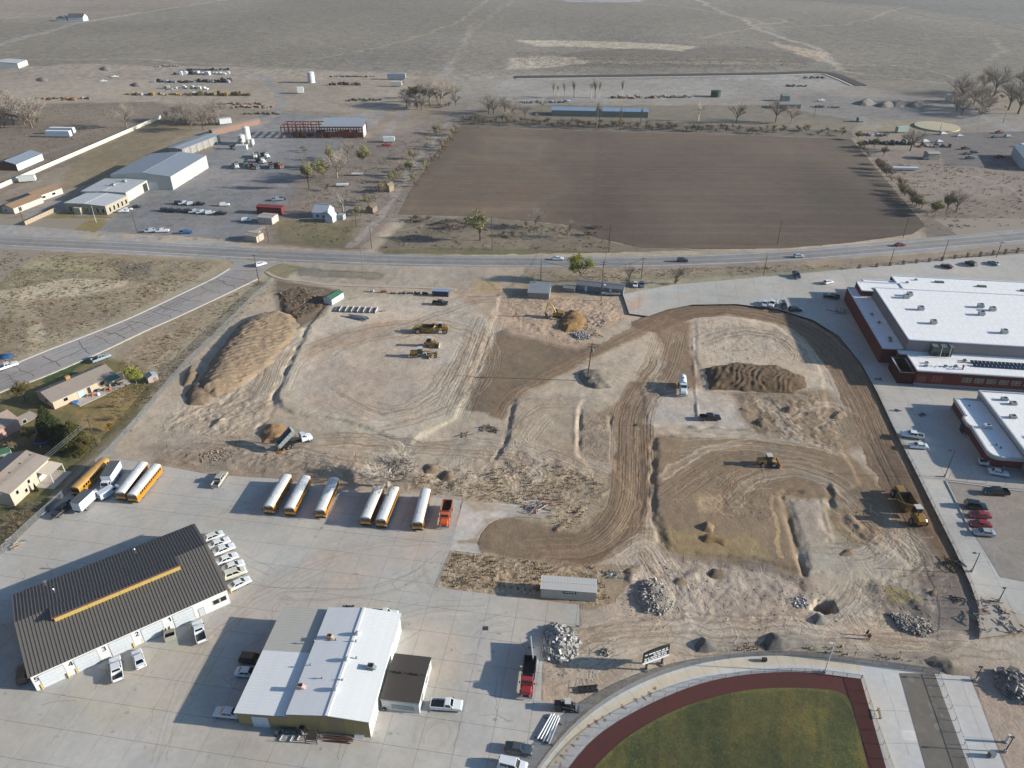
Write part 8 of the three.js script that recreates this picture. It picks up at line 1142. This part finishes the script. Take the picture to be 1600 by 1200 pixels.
// plant and trucks of the concrete yard
[[370, 262, '#c9ccc8'], [385, 258, '#5a6a62'], [398, 263, '#3f4a4e'], [408, 254, '#c4c8c8'], [415, 246, '#cfd2d2'], [424, 262, '#4a4f50'], [436, 262, '#8a4a30'], [400, 246, '#d0d3d2']].forEach(([x, y, c], i) => { const p = G(x, y), o = dumpTruck(c, ['#5a5d5c', '#3c4042', '#7a3f2c'][i % 3], 0, 2); o.name = numbered('yard_truck'); o.position.set(p[0], 0.01, p[1]); o.rotation.y = rr(-1.4, -0.6); scene.add(o); tag(o, ['white truck at the near end of the concrete yard cluster', 'green grey truck in the concrete yard cluster', 'dark truck in the middle of the concrete yard cluster', 'white truck in the middle of the concrete yard cluster', 'white truck at the back of the concrete yard cluster', 'dark grey truck next to the rusty one', 'rusty brown truck at the end of the concrete yard cluster', 'white truck behind the dark trucks of the concrete yard'][i], 'truck', 'trucks of the concrete yard'); });
// stacks and machines in the far equipment yard
const stack = (px, py, L, W, H, hexes, n, label, name = 'equipment_row') => { const p = G(px, py), g = thing(name, label, 'equipment', p[0], 0, p[1]); n = Math.round(n * 1.7); for (let i = 0; i < n; i++) { const o = part(g, 'piece', prof([[-0.5, 0], [0.5, 0], [0.4, rr(0.6, 1)], [rr(-0.3, 0.1), 1], [-0.5, 0.7]], 1, 0.06), wmat(pick(hexes))); o.scale.set(rr(0.5, 1.3) * L / n, H * rr(0.3, 0.9), W * rr(0.25, 0.7)); o.position.set(-L / 2 + (i + 0.5) * L / n, 0, rr(-W, W) * 0.5); o.rotation.y = rr(-0.3, 0.3); } };
stack(315, 116, 52, 6, 4, ['#c9cccc', '#b5babc', '#20262c', '#d6d8d8'], 9, 'row of white trailers and dark sheets in the far yard'); stack(325, 110, 40, 5, 3, ['#26303a', '#3a4650', '#17191c'], 7, 'dark row behind the white trailers of the far yard'); stack(300, 128, 70, 8, 3, ['#5a6a76', '#78858e', '#17191c', '#2a3036'], 11, 'blue grey pipe stacks in the far yard'); stack(335, 128, 28, 6, 4, ['#14161a', '#20242a'], 5, 'black heap at the end of the blue grey pipe stacks'); stack(255, 148, 60, 6, 3, ['#8a6a2a', '#74592a', '#4a4238', '#94742c', '#8d8c88'], 10, 'row of yellow machines in the far yard'); stack(345, 149, 50, 6, 4, ['#7a6230', '#5a4a30', '#86682c', '#3a342c'], 8, 'row of yellow loaders at the end of the far yard'); stack(290, 139, 40, 6, 3, ['#c6c8c6', '#7d8286', '#a9aca8'], 7, 'pale crates between pipe stacks and yellow machines'); stack(100, 155, 44, 8, 2, ['#6a5a48', '#8a7a60', '#4a4a38', '#8a5a34'], 12, 'scrap heaps at the wooded edge of the far yard'); stack(262, 104, 24, 4, 2, ['#6a5f54', '#8d857a'], 5, 'small scrap row on the desert edge'); stack(540, 132, 28, 7, 3, ['#4a4030', '#6a5a3c', '#2f2a24'], 7, 'rusty scrap heap in the dirt yard'); stack(550, 120, 40, 4, 1.6, ['#4a463e', '#5f584c'], 9, 'low dark scrap row in the dirt yard'); stack(570, 157, 26, 6, 2, ['#5a5044', '#3f382f'], 6, 'brush and scrap heap by the dirt lane'); stack(395, 168, 30, 6, 1.6, ['#5a4a3a', '#8a5a34', '#7a7468'], 8, 'orange scrap by the yard road, nearer the trees'); stack(410, 178, 26, 5, 1.6, ['#4a4238', '#6a5a48'], 7, 'dark scrap by the yard road'); stack(375, 163, 36, 5, 1.8, ['#8a5030', '#4a3a2c', '#6a6258'], 8, 'rusty scrap row in front of the brick lean building'); stack(850, 160, 40, 6, 2, ['#c3c5c3', '#6a6864', '#8d9092', '#2c2c2c'], 12, 'heap of pale scrap behind the long blue shed'); stack(1050, 152, 34, 5, 2, ['#4a4844', '#8d8d88', '#6a6a64'], 8, 'dark scrap row west of the green tank'); stack(990, 153, 36, 6, 2.4, ['#8a7056', '#6a5844', '#a58c6c'], 9, 'brush heap between poplars and green tank'); stack(1272, 122, 20, 5, 2, ['#3a3c40', '#5a5c60'], 5, 'dark junk in the dry pond'); stack(1245, 135, 18, 4, 1.6, ['#2c2c2e', '#44464a'], 5, 'black junk in the dry pond'); stack(1290, 168, 20, 4, 2, ['#b0a69a', '#7d766c'], 5, 'pale junk behind the flatbed truck'); stack(1390, 225, 30, 7, 3, ['#4a4a4a', '#7a7570', '#2c2e30'], 8, 'scrap heap under the grey scrapyard tree'); stack(1460, 229, 20, 5, 2.4, ['#c0b8ac', '#9a5a44', '#6a6a6a'], 6, 'coloured scrap behind the rusty shed'); stack(1368, 212, 20, 5, 2, ['#c6c2ba', '#8a7a6a', '#5a4a40'], 6, 'pale scrap at the field corner');
// blue garden things
{ const p = G(9, 557), g = thing('garden_tarp', 'blue tarpaulin covered heap by the street', 'tarp', p[0], 0, p[1]); part(g, 'tarp', heapGeo(Array.from({ length: 10 }, (_, i) => [Math.cos(i * 0.63) * 2.2, Math.sin(i * 0.63) * 1.8]), 1.4, 1.4, 0, 0.2), mat('#1f4a73', 0.6)); part(g, 'rope', bar([-1.6, 0.8, 0], [1.6, 0.8, 0], 0.04), WOODL); g.position.y = -groundY(...p) * 0; }
{ const p = G(68, 691), g = thing('trampoline', 'blue trampoline in the shaded garden', 'trampoline', p[0], 0, p[1]); part(g, 'mat', cy(1.9, 1.9, 0.04, 0, 0.85, 0, 20), BLACK); part(g, 'pad', new THREE.TorusGeometry(2.0, 0.2, 6, 24).rotateX(Math.PI / 2).translate(0, 0.88, 0), mat('#26458a', 0.6)); for (let i = 0; i < 6; i++) part(g, 'leg', bar([Math.cos(i * 1.05) * 2, 0, Math.sin(i * 1.05) * 2], [Math.cos(i * 1.05) * 2, 0.85, Math.sin(i * 1.05) * 2], 0.05), STEEL); }
{ const p = G(239, 595), g = thing('garden_shed', 'pinkish garden shed by the yellow green tree', 'shed', p[0], 0, p[1], 0.7); part(g, 'walls', bx(3, 2, 2.4), wmat('#b39a8d')); part(g, 'roof', prof([[-1.7, 2], [1.7, 2], [0, 2.7]], 2.8, 0.03), wmat('#8f9aa3')); part(g, 'door', bx(0.9, 1.7, 0.06, 0.5, 0, 1.22), wmat('#8a7a70')); }
car('pickup', '#8f9aa6', [150, 563], [166, 557], 'silver pickup behind the beige ranch house', null, 0.02); car('suv', '#0f1114', [5, 733], [18, 722], 'black car in the shaded drive of the two level house', null, 0.02); car('sedan', '#24282c', [-4, 722], [12, 716], 'dark car under the green shed roof', null, 0.02);
// ---------------------------------------------------------------- trees and shrubs
function treeGeo(h, spread, levels, twigs, bend = 0.5, trunkR = 0.25, seedv = 1, poplar = false) {
  const s0 = seed; seed = seedv * 7919; const segs = [], tips = [];
  const grow = (p, d, len, r, lv) => { const q = [p[0] + d[0] * len, p[1] + d[1] * len, p[2] + d[2] * len]; segs.push([p, q, r, r * 0.62]); if (lv <= 0) { tips.push(q); return; } const n = lv === levels ? twigs : 3 + (rnd() < 0.5 ? 1 : 0); for (let i = 0; i < n; i++) { const a = rr(0, 6.28), k = rr(0.35, 1) * (poplar ? 0.3 : bend) * (lv === levels ? spread : 1), v = new THREE.Vector3(d[0] + Math.cos(a) * k, d[1] * (poplar ? 1 : 0.8) + 0.15, d[2] + Math.sin(a) * k).normalize(), t = lv === levels ? rr(0.55, 1) : rr(0.35, 1); grow([lerp(p[0], q[0], t), lerp(p[1], q[1], t), lerp(p[2], q[2], t)], [v.x, v.y, v.z], len * rr(0.6, 0.85), r * 0.55, lv - 1); } };
  grow([0, 0, 0], [rr(-0.06, 0.06), 1, rr(-0.06, 0.06)], h * (poplar ? 0.5 : 0.3), trunkR, levels);
  const pos = []; let top = 0; for (const t of tips) top = Math.max(top, t[1]); const k = h / top;
  const wood = []; for (const [a, b, r0, r1] of segs) { const A = new THREE.Vector3(...a).multiplyScalar(k), B = new THREE.Vector3(...b).multiplyScalar(k), d = B.clone().sub(A).normalize(), u = new THREE.Vector3(1, 0, 0).cross(d).lengthSq() > 0.05 ? new THREE.Vector3(1, 0, 0).cross(d).normalize() : new THREE.Vector3(0, 0, 1).cross(d).normalize(), v = d.clone().cross(u); for (let i = 0; i < 3; i++) { const c0 = Math.cos(i * 2.094), s_ = Math.sin(i * 2.094), c1 = Math.cos((i + 1) * 2.094), s1 = Math.sin((i + 1) * 2.094), R0 = Math.max(r0, 0.022), R1 = Math.max(r1, 0.018); const p0 = A.clone().addScaledVector(u, c0 * R0).addScaledVector(v, s_ * R0), p1 = A.clone().addScaledVector(u, c1 * R0).addScaledVector(v, s1 * R0), p2 = B.clone().addScaledVector(u, c1 * R1).addScaledVector(v, s1 * R1), p3 = B.clone().addScaledVector(u, c0 * R1).addScaledVector(v, s_ * R1); (r0 > trunkR * 0.4 ? wood : pos).push(...p0, ...p1, ...p2, ...p0, ...p2, ...p3); } }
  seed = s0; const mk = a => { const g = new THREE.BufferGeometry(); g.setAttribute('position', new THREE.Float32BufferAttribute(a, 3)); g.computeVertexNormals(); return g; }; return { trunk: mk(wood), twigs: mk(pos), tips: tips.map(t => t.map(c => c * k)) };
}
function leafGeo(tips, n, size, spread, seedv) { const s0 = seed; seed = seedv * 131; const pos = []; for (let i = 0; i < n; i++) { const t = tips[Math.floor(rnd() * tips.length)], c = new THREE.Vector3(t[0] + rr(-spread, spread), t[1] + rr(-spread, spread) * 0.8, t[2] + rr(-spread, spread)), a = new THREE.Vector3(rr(-1, 1), rr(-1, 1), rr(-1, 1)).normalize().multiplyScalar(size * rr(0.5, 1)), b = new THREE.Vector3(rr(-1, 1), rr(-1, 1), rr(-1, 1)).cross(a).normalize().multiplyScalar(size * rr(0.4, 0.8)); pos.push(...c, ...c.clone().add(a), ...c.clone().add(b), ...c.clone().add(a), ...c.clone().add(a).add(b), ...c.clone().add(b)); } seed = s0; const g = new THREE.BufferGeometry(); g.setAttribute('position', new THREE.Float32BufferAttribute(pos, 3)); g.computeVertexNormals(); return g; }
const leafMat = hex => matCache['leaf' + hex] ??= new THREE.MeshStandardMaterial({ color: hex, roughness: 0.95, side: THREE.DoubleSide });
const bark = wmat('#7d7064', 1), barkP = wmat('#a39a8e', 1), barkD = wmat('#4a4038', 1);
function treeProto(geo, barkM, twigM, leaf) { const t = new THREE.Group(); part(t, 'trunk', geo.trunk, barkM); const c = part(t, 'crown', geo.twigs, twigM); if (leaf) part(c, 'foliage', leaf.g, leaf.m); return t; }
const B1 = treeGeo(9, 1.5, 4, 9, 0.75, 0.28, 3), B2 = treeGeo(9, 1.1, 4, 7, 0.6, 0.25, 5), B3 = treeGeo(9, 1.2, 4, 7, 0.65, 0.25, 9), PO = treeGeo(12, 0.4, 3, 9, 0.4, 0.2, 11, true), SH = treeGeo(3, 1.6, 3, 9, 0.8, 0.09, 13);
const bareWide = treeProto(treeGeo(8, 2.6, 5, 12, 0.95, 0.3, 21), barkP, wmat('#b8ad9e', 1)), bareA = treeProto(B2, bark, wmat('#9a8d80', 1)), bareB = treeProto(B3, bark, wmat('#8d8176', 1)), bareGrey = treeProto(B1, bark, wmat('#a0958a', 1), { g: leafGeo(B1.tips, 1600, 0.16, 0.6, 4), m: leafMat('#938879') }), poplar = treeProto(PO, barkP, wmat('#a0937f', 1)), deadTree = treeProto(treeGeo(9, 1.3, 3, 5, 0.7, 0.4, 31), barkP, barkP);
const paleGreen = treeProto(B3, bark, wmat('#8a8458', 1), { g: leafGeo(B3.tips, 5200, 0.3, 0.55, 6), m: leafMat('#8a8b3a') }), palest = treeProto(B2, bark, wmat('#8f8a68', 1), { g: leafGeo(B2.tips, 3600, 0.3, 0.6, 8), m: leafMat('#86815a') }), olive = treeProto(B1, barkD, wmat('#6a5c3c', 1), { g: leafGeo(B1.tips, 5200, 0.28, 0.45, 9), m: leafMat('#5c5026') });
// dense dark conifer: leaf clumps through the volume of a broad cone
function conifer(hex, seedv, h = 8, r = 2.6) { const s0 = seed; seed = seedv * 17; const tips = []; for (let i = 0; i < 1400; i++) { const y = rnd() ** 1.25, a = rr(0, 6.3), rad = r * (1 - y) ** 0.75 * rr(0.6, 1.08) * (1 + 0.2 * Math.sin(a * 3 + y * 9)); tips.push([Math.cos(a) * rad, 0.4 + y * (h - 0.6), Math.sin(a) * rad]); } seed = s0; const t = new THREE.Group(); part(t, 'trunk', cy(0.3, 0.08, h * 0.85, 0, 0, 0, 7), barkD); part(t, 'crown', leafGeo(tips, 9000, 0.3, 0.25, seedv + 2), leafMat(hex)); return t; }
const con1 = conifer('#2f3a16', 3), con2 = conifer('#4c4c1c', 5, 8, 3.2), shrubBare = treeProto(SH, barkD, wmat('#8a7a66', 1)), shrubGreen = treeProto(SH, barkD, wmat('#6f6a40', 1), { g: leafGeo(SH.tips, 420, 0.2, 0.45, 3), m: leafMat('#77704a') }), shrubDark = treeProto(SH, barkD, wmat('#6a5f50', 1), { g: leafGeo(SH.tips, 380, 0.2, 0.45, 5), m: leafMat('#6b6050') }), shrubGold = treeProto(SH, barkD, wmat('#7a6430', 1), { g: leafGeo(SH.tips, 700, 0.2, 0.3, 7), m: leafMat('#8a6a1c') });
function plant(proto, name, label, category, px, py, h, protoH, group, wide = 1) { const [x, z] = G(px, py), o = proto.clone(), s = h / protoH; o.name = numbered(name); o.scale.set(s * wide, s, s * wide); o.rotation.y = rr(0, 6.3); o.position.set(x, Math.max(-0.1, groundY(x, z)) - 0.05, z); scene.add(o); return tag(o, label, category, group); }
const T = (p, l, x, y, h, w = 1, g, n = 'bare_tree', ph = 9) => plant(p, n, l, 'tree', x, y, h, ph, g, w);
plant(bareWide, 'bare_tree', 'large spreading leafless tree behind the school buses', 'tree', 607, 760, 10.5, 8, null, 1.5);
T(paleGreen, 'yellow green leafing tree behind the blue mobile home', 907, 441, 11, 1, null, 'leafing_tree'); T(bareA, 'leafless tree beside the two cars at the mobile home', 983, 443, 9, 1); T(bareB, 'leafless tree on its own island in the school drive', 1055, 443, 8, 1.2); T(shrubDark, 'dark bush at the foot of the drive island', 1055, 445, 2.4, 1, null, 'shrub', 3); T(shrubDark, 'dark bush at the end wall of the mobile home', 981, 444, 2.6, 1, null, 'shrub', 3);
T(paleGreen, 'yellow green garden tree behind the chain link fence', 214, 602, 6.5, 1, null, 'leafing_tree'); T(olive, 'olive brown tree at the corner of the ranch house', 40, 626, 6.5, 0.9, null, 'leafing_tree'); T(shrubBare, 'leafless garden bush by the fence bend', 193, 636, 4, 1, null, 'bare_shrub', 3); T(shrubGreen, 'green bush against the garden fence', 191, 655, 2.6, 1, null, 'shrub', 3); T(shrubGold, 'golden bush against the garden fence', 172, 675, 2.6, 1.1, null, 'shrub', 3); T(shrubGreen, 'green bush at the foot of the garden pole', 150, 698, 3, 1, null, 'shrub', 3); T(shrubBare, 'grey bush by the trampoline garden', 24, 706, 4.2, 1, null, 'bare_shrub', 3); T(olive, 'small yellowish tree by the pink house', 48, 690, 4.5, 0.8, null, 'leafing_tree'); T(con1, 'tall narrow evergreen shrub beside the two level house', 58, 768, 2.6, 0.5, null, 'evergreen', 8);
[[80, 678, 9, con1, 'dark evergreen, the tallest of the garden clump'], [96, 690, 7, con1, 'dark evergreen in the middle of the garden clump'], [106, 697, 7.5, con2, 'olive evergreen in the garden clump'], [122, 702, 9, con2, 'broad olive evergreen next to the garden pole'], [136, 708, 5, olive, 'brownish tree at the end of the garden clump']].forEach(([x, y, h, p, l]) => T(p, l, x, y, h, p === olive ? 0.8 : 1.1, 'garden trees by the yard fence', 'evergreen', p === olive ? 9 : 8));
[[20, 815], [40, 805], [10, 840], [30, 830], [55, 795]].forEach(([x, y], i) => T(i % 2 ? shrubBare : shrubDark, 'scraggy shrub in the corner behind the poles', x, y, rr(1.4, 2.6), 1.3, 'shrubs in the garden corner', 'shrub', 3));
// trees beyond the highway
const tb = 'leafless trees beyond the highway';
[[750, 376, 14, palest, 'pale green leafing tree beside the dirt plot, by the highway', 1.05], [836, 356, 9, bareGrey, 'grey leafless tree below the ploughed field, with a twin further on', 1.1], [888, 372, 9, bareB, 'leafless tree at the notch of the ploughed field', 1], [536, 333, 12, deadTree, 'dead white tree behind the cottage', 1], [483, 295, 16, palest, 'pale slim tree closest to the industrial yard', 0.6], [505, 285, 13, palest, 'green leafing tree in the lane hedge', 0.9], [519, 262, 14, palest, 'slim pale tree in the lane hedge', 0.6], [545, 250, 12, bareGrey, 'grey tree in the lane hedge', 1], [568, 262, 13, palest, 'broad pale green tree at the end of the lane hedge', 1.1], [640, 275, 10, palest, 'small leafing tree beside the field corner', 0.8], [300, 205, 16, bareGrey, 'broad leafless tree behind the canopy', 1], [318, 203, 15, bareGrey, 'leafless tree next to the canopy end', 0.9], [198, 200, 16, bareGrey, 'leafless tree behind the white wall', 1.1], [50, 200, 20, bareGrey, 'big grey leafless tree over the trailer homes', 1.1], [22, 195, 22, bareGrey, 'big grey leafless tree in the western clump', 1.1], [2, 198, 22, bareGrey, 'big grey leafless tree at the rim of the western clump', 1.2], [62, 190, 16, bareGrey, 'smaller grey tree behind the western clump', 1], [262, 190, 10, bareA, 'slim leafless tree by the end of the white wall', 0.7], [672, 165, 20, bareGrey, 'leafless tree in the dense grove by the desert track', 1.1], [690, 168, 22, bareGrey, 'tall leafless tree in the dense grove', 1], [652, 165, 14, olive, 'brownish thicket tree in the dense grove', 1.3], [708, 160, 18, bareGrey, 'leafless tree at the end of the dense grove', 0.9], [1091, 189, 14, deadTree, 'dark bare tree behind the field hedge', 0.9], [1150, 192, 14, bareB, 'twin leafless tree behind the field hedge', 1.2], [1212, 191, 17, bareGrey, 'grey tree beside the metal canopy', 1], [1236, 193, 13, bareGrey, 'smaller grey tree beside the metal canopy', 1], [1422, 236, 14, bareGrey, 'fuzzy grey tree in the scrapyard', 1.2], [1340, 219, 6, palest, 'pale green tree at the field corner', 1.3], [1380, 244, 6, palest, 'green grey tree along the scrapyard hedge', 1.3], [1366, 230, 6, palest, 'small green tree along the scrapyard hedge', 1.3], [1460, 338, 8, palest, 'bright little tree past the field corner', 1.2], [1478, 332, 10, palest, 'green tree past the field corner', 0.9], [1493, 332, 12, bareGrey, 'grey tree past the field corner', 1], [1500, 162, 22, bareGrey, 'grey tree at the head of the eastern grove', 1], [1520, 168, 20, bareGrey, 'grey tree inside the eastern grove by the lane', 1], [1552, 150, 24, bareGrey, 'tall grey tree of the eastern grove', 1.1], [1575, 172, 22, bareGrey, 'dark trunked tree of the eastern grove', 1.1], [1590, 178, 22, bareGrey, 'broad tree of the eastern grove', 1.2], [1600, 150, 24, bareGrey, 'far tree of the eastern grove', 1.1], [1535, 145, 18, bareGrey, 'rear tree of the eastern grove', 1]].forEach(([x, y, h, p, l, w]) => T(p, l, x, y, h, w, tb, p === palest || p === olive ? 'leafing_tree' : 'bare_tree'));
[[864, 154, 15], [872, 152, 12], [882, 152, 13], [897, 153, 15], [924, 155, 16], [930, 155, 17], [936, 152, 15], [971, 153, 17], [932, 200, 19], [937, 198, 17], [968, 203, 16], [1000, 196, 13]].forEach(([x, y, h]) => plant(poplar, 'poplar', 'slim leafless poplar around the long blue shed', 'tree', x, y, h, 12, 'leafless poplars around the long shed', 1.2));
const hedge = GP([[720, 196], [800, 199], [900, 203], [1000, 206], [1100, 209], [1200, 212], [1330, 215]]);
for (let i = 0; i < 120; i++) { const t = i / 119 * (hedge.length - 1), k = Math.min(hedge.length - 2, Math.floor(t)), x = lerp(hedge[k][0], hedge[k + 1][0], t - k) + rr(-2, 2), z = lerp(hedge[k][1], hedge[k + 1][1], t - k) - rr(4, 18), o = pick([shrubBare, shrubDark, shrubGreen, shrubDark]).clone(), s = rr(0.7, 1.5); o.name = numbered('hedge_shrub'); o.scale.set(s * 1.3, s, s * 1.3); o.rotation.y = rr(0, 6.3); o.position.set(x, 0, z); scene.add(o); tag(o, 'scrubby shrub in the hedge along the top of the ploughed field', 'shrub', 'hedge shrubs above the ploughed field'); }
for (let i = 0; i < 90; i++) { const a = pick([[[640, 300], [720, 200]], [[560, 340], [690, 205]], [[1340, 225], [1440, 330]]]), t = rnd(), [x, z] = G(lerp(a[0][0], a[1][0], t) + rr(-6, 6), lerp(a[0][1], a[1][1], t)), o = pick([shrubBare, shrubDark, shrubGreen]).clone(), s = rr(0.8, 1.8); o.name = numbered('lane_shrub'); o.scale.set(s * 1.2, s, s * 1.2); o.position.set(x, 0, z); scene.add(o); tag(o, 'scrubby shrub along the dirt lanes beside the ploughed field', 'shrub', 'shrubs along the dirt lanes'); }
for (let i = 0; i < 60; i++) { const [x, z] = i < 22 ? G(rr(690, 745), rr(347, 360)) : i < 50 ? G(rr(775, 940), rr(352, 374)) : G(rr(610, 670), rr(342, 348)), o = pick([shrubBare, shrubDark, shrubBare]).clone(), s = rr(0.4, 0.9); o.name = numbered('brush_shrub'); o.scale.set(s * 2, s, s * 1.6); o.rotation.y = rr(0, 6.3); o.position.set(x, 0, z); scene.add(o); tag(o, 'low dry brush between ploughed field and highway', 'shrub', 'dry brush below the ploughed field'); }
for (let i = 0; i < 84; i++) { const a = pick([[470, 575, 235, 300], [0, 60, 178, 200], [0, 60, 178, 200], [630, 720, 150, 172], [1490, 1600, 150, 185], [1490, 1600, 150, 185], [270, 340, 185, 200], [730, 860, 170, 190]]), [x, z] = G(rr(a[0], a[1]), rr(a[2], a[3])), o = pick([bareGrey, bareGrey, shrubBare, shrubDark]).clone(), s = rr(0.9, 1.7) * (o.children.length && rnd() < 0.5 ? 1 : 0.8); o.name = numbered('thicket_tree'); o.scale.set(s * 1.2, s, s * 1.2); o.rotation.y = rr(0, 6.3); o.position.set(x, 0, z); scene.add(o); tag(o, 'grey leafless thicket tree in the groves beyond the highway', 'tree', 'thicket trees of the far groves'); }
// ---------------------------------------------------------------- clods of earth, dry weeds and sagebrush: nobody could count them
function tufts(name, label, zones, geo, mats, smin, smax, dens) { for (const [hex, share] of mats) { const pts = []; for (const [Pg, d] of zones) { const [x0, x1, z0, z1] = bbox(Pg), n = Math.round((x1 - x0) * (z1 - z0) * d * dens * share); for (let i = 0; i < n; i++) { const x = rr(x0, x1), z = rr(z0, z1); if (inPoly(x, z, Pg) && noise(x / 5 + 40, z / 5) + 0.6 * noise(x / 1.6, z / 1.6) > rr(-0.7, 0.5)) pts.push([x, z]); } } const m = new THREE.InstancedMesh(geo, mat(hex, 1), pts.length), M = new THREE.Matrix4(), q = new THREE.Quaternion(), e = new THREE.Euler(); pts.forEach(([x, z], i) => { e.set(rr(-0.2, 0.2), rr(0, 6.3), 0); q.setFromEuler(e); const s = rr(smin, smax); M.compose(new THREE.Vector3(x, groundY(x, z) - 0.03, z), q, new THREE.Vector3(s, s * rr(0.6, 1.2), s)); m.setMatrixAt(i, M); }); m.name = numbered(name); shade(m); m.userData = { kind: 'stuff', label, category: 'weeds' }; scene.add(m); } }
const tuft = (() => { const pos = []; for (let i = 0; i < 9; i++) { const a = i * 0.7, l = 0.35 + 0.2 * ((i * 37) % 5) / 5, w = 0.09; pos.push(Math.cos(a + 1.57) * w, 0, Math.sin(a + 1.57) * w, -Math.cos(a + 1.57) * w, 0, -Math.sin(a + 1.57) * w, Math.cos(a) * l * 0.8, l, Math.sin(a) * l * 0.8); } const g = new THREE.BufferGeometry(); g.setAttribute('position', new THREE.Float32BufferAttribute(pos, 3)); g.computeVertexNormals(); return g; })();
const sage = (() => { const pos = []; const s0 = seed; seed = 99; for (let i = 0; i < 26; i++) { const a = rr(0, 6.3), r = rr(0.1, 0.7), y = rr(0.05, 0.55) * (1 - r * 0.5), c = [Math.cos(a) * r, y, Math.sin(a) * r]; for (let k = 0; k < 3; k++) pos.push(c[0] + rr(-0.24, 0.24), Math.max(0, c[1] + rr(-0.18, 0.2)), c[2] + rr(-0.24, 0.24)); } seed = s0; const g = new THREE.BufferGeometry(); g.setAttribute('position', new THREE.Float32BufferAttribute(pos, 3)); g.computeVertexNormals(); return g; })();
tufts('dry_weeds', 'dry straw coloured weeds on the verges and waste strips', [[P([[686, 916], [706, 864], [935, 887], [955, 940], [850, 926]]), 1.6], [P([[405, 440], [430, 446], [290, 566], [195, 680], [155, 605], [235, 525]]), 0.9], [P([[0, 392], [345, 412], [265, 462], [60, 548], [0, 568]]), 0.5], [P([[640, 745], [860, 725], [945, 755], [890, 830], [800, 785], [660, 772]]), 1.1], [P([[830, 425], [1330, 412], [1330, 418], [1000, 438], [830, 440]]), 0.8], [P([[1130, 1005], [1340, 1010], [1470, 1040], [1340, 1026], [1150, 1016]]), 1.1], [P([[0, 815], [58, 795], [50, 812], [0, 862]]), 1.2]], tuft, [['#9a8460', 0.45], ['#6d5940', 0.35], ['#7d7448', 0.2]], 0.45, 1.1, 1.5);
tufts('sagebrush', 'grey green sagebrush scattered over the plain', [[P([[600, 392], [640, 345], [880, 352], [980, 390]]), 0.12], [P([[480, 270], [690, 195], [620, 330], [560, 380], [450, 375]]), 0.1], [P([[0, 165], [240, 160], [120, 240], [0, 280]]), 0.06], [P([[1360, 250], [1600, 260], [1600, 350], [1450, 365]]), 0.09], [P([[0, 395], [340, 412], [200, 490], [0, 560]]), 0.12], [P([[800, 82], [1280, 92], [1250, 108], [820, 112]]), 0.06], [P([[400, 105], [1000, 40], [1500, 90], [1500, 150], [1290, 108], [800, 118]]), 0.012]], sage, [['#7d735c', 0.4], ['#6a604c', 0.35], ['#8a7d62', 0.25]], 0.5, 1.2, 1.5);
{ const geos = [chunkGeo(1), chunkGeo(1), chunkGeo(1)], zs = messy.map(m => [m[0], 0.55]).concat([[P([[440, 600], [470, 520], [760, 470], [720, 650], [540, 660]]), 0.05], [P([[1040, 690], [1320, 710], [1240, 880], [1040, 855]]), 0.06], [P([[860, 990], [1600, 1005], [1500, 1030], [900, 1070]]), 0.12]]); geos.forEach((g, i) => tufts('earth_clods', 'loose earth clods and stones strewn over the churned site', zs, g, [[['#917d68', '#83705c', '#a39480'][i], 1]], 0.05, 0.32, 1.3)); }
renderer.render(scene, camera);
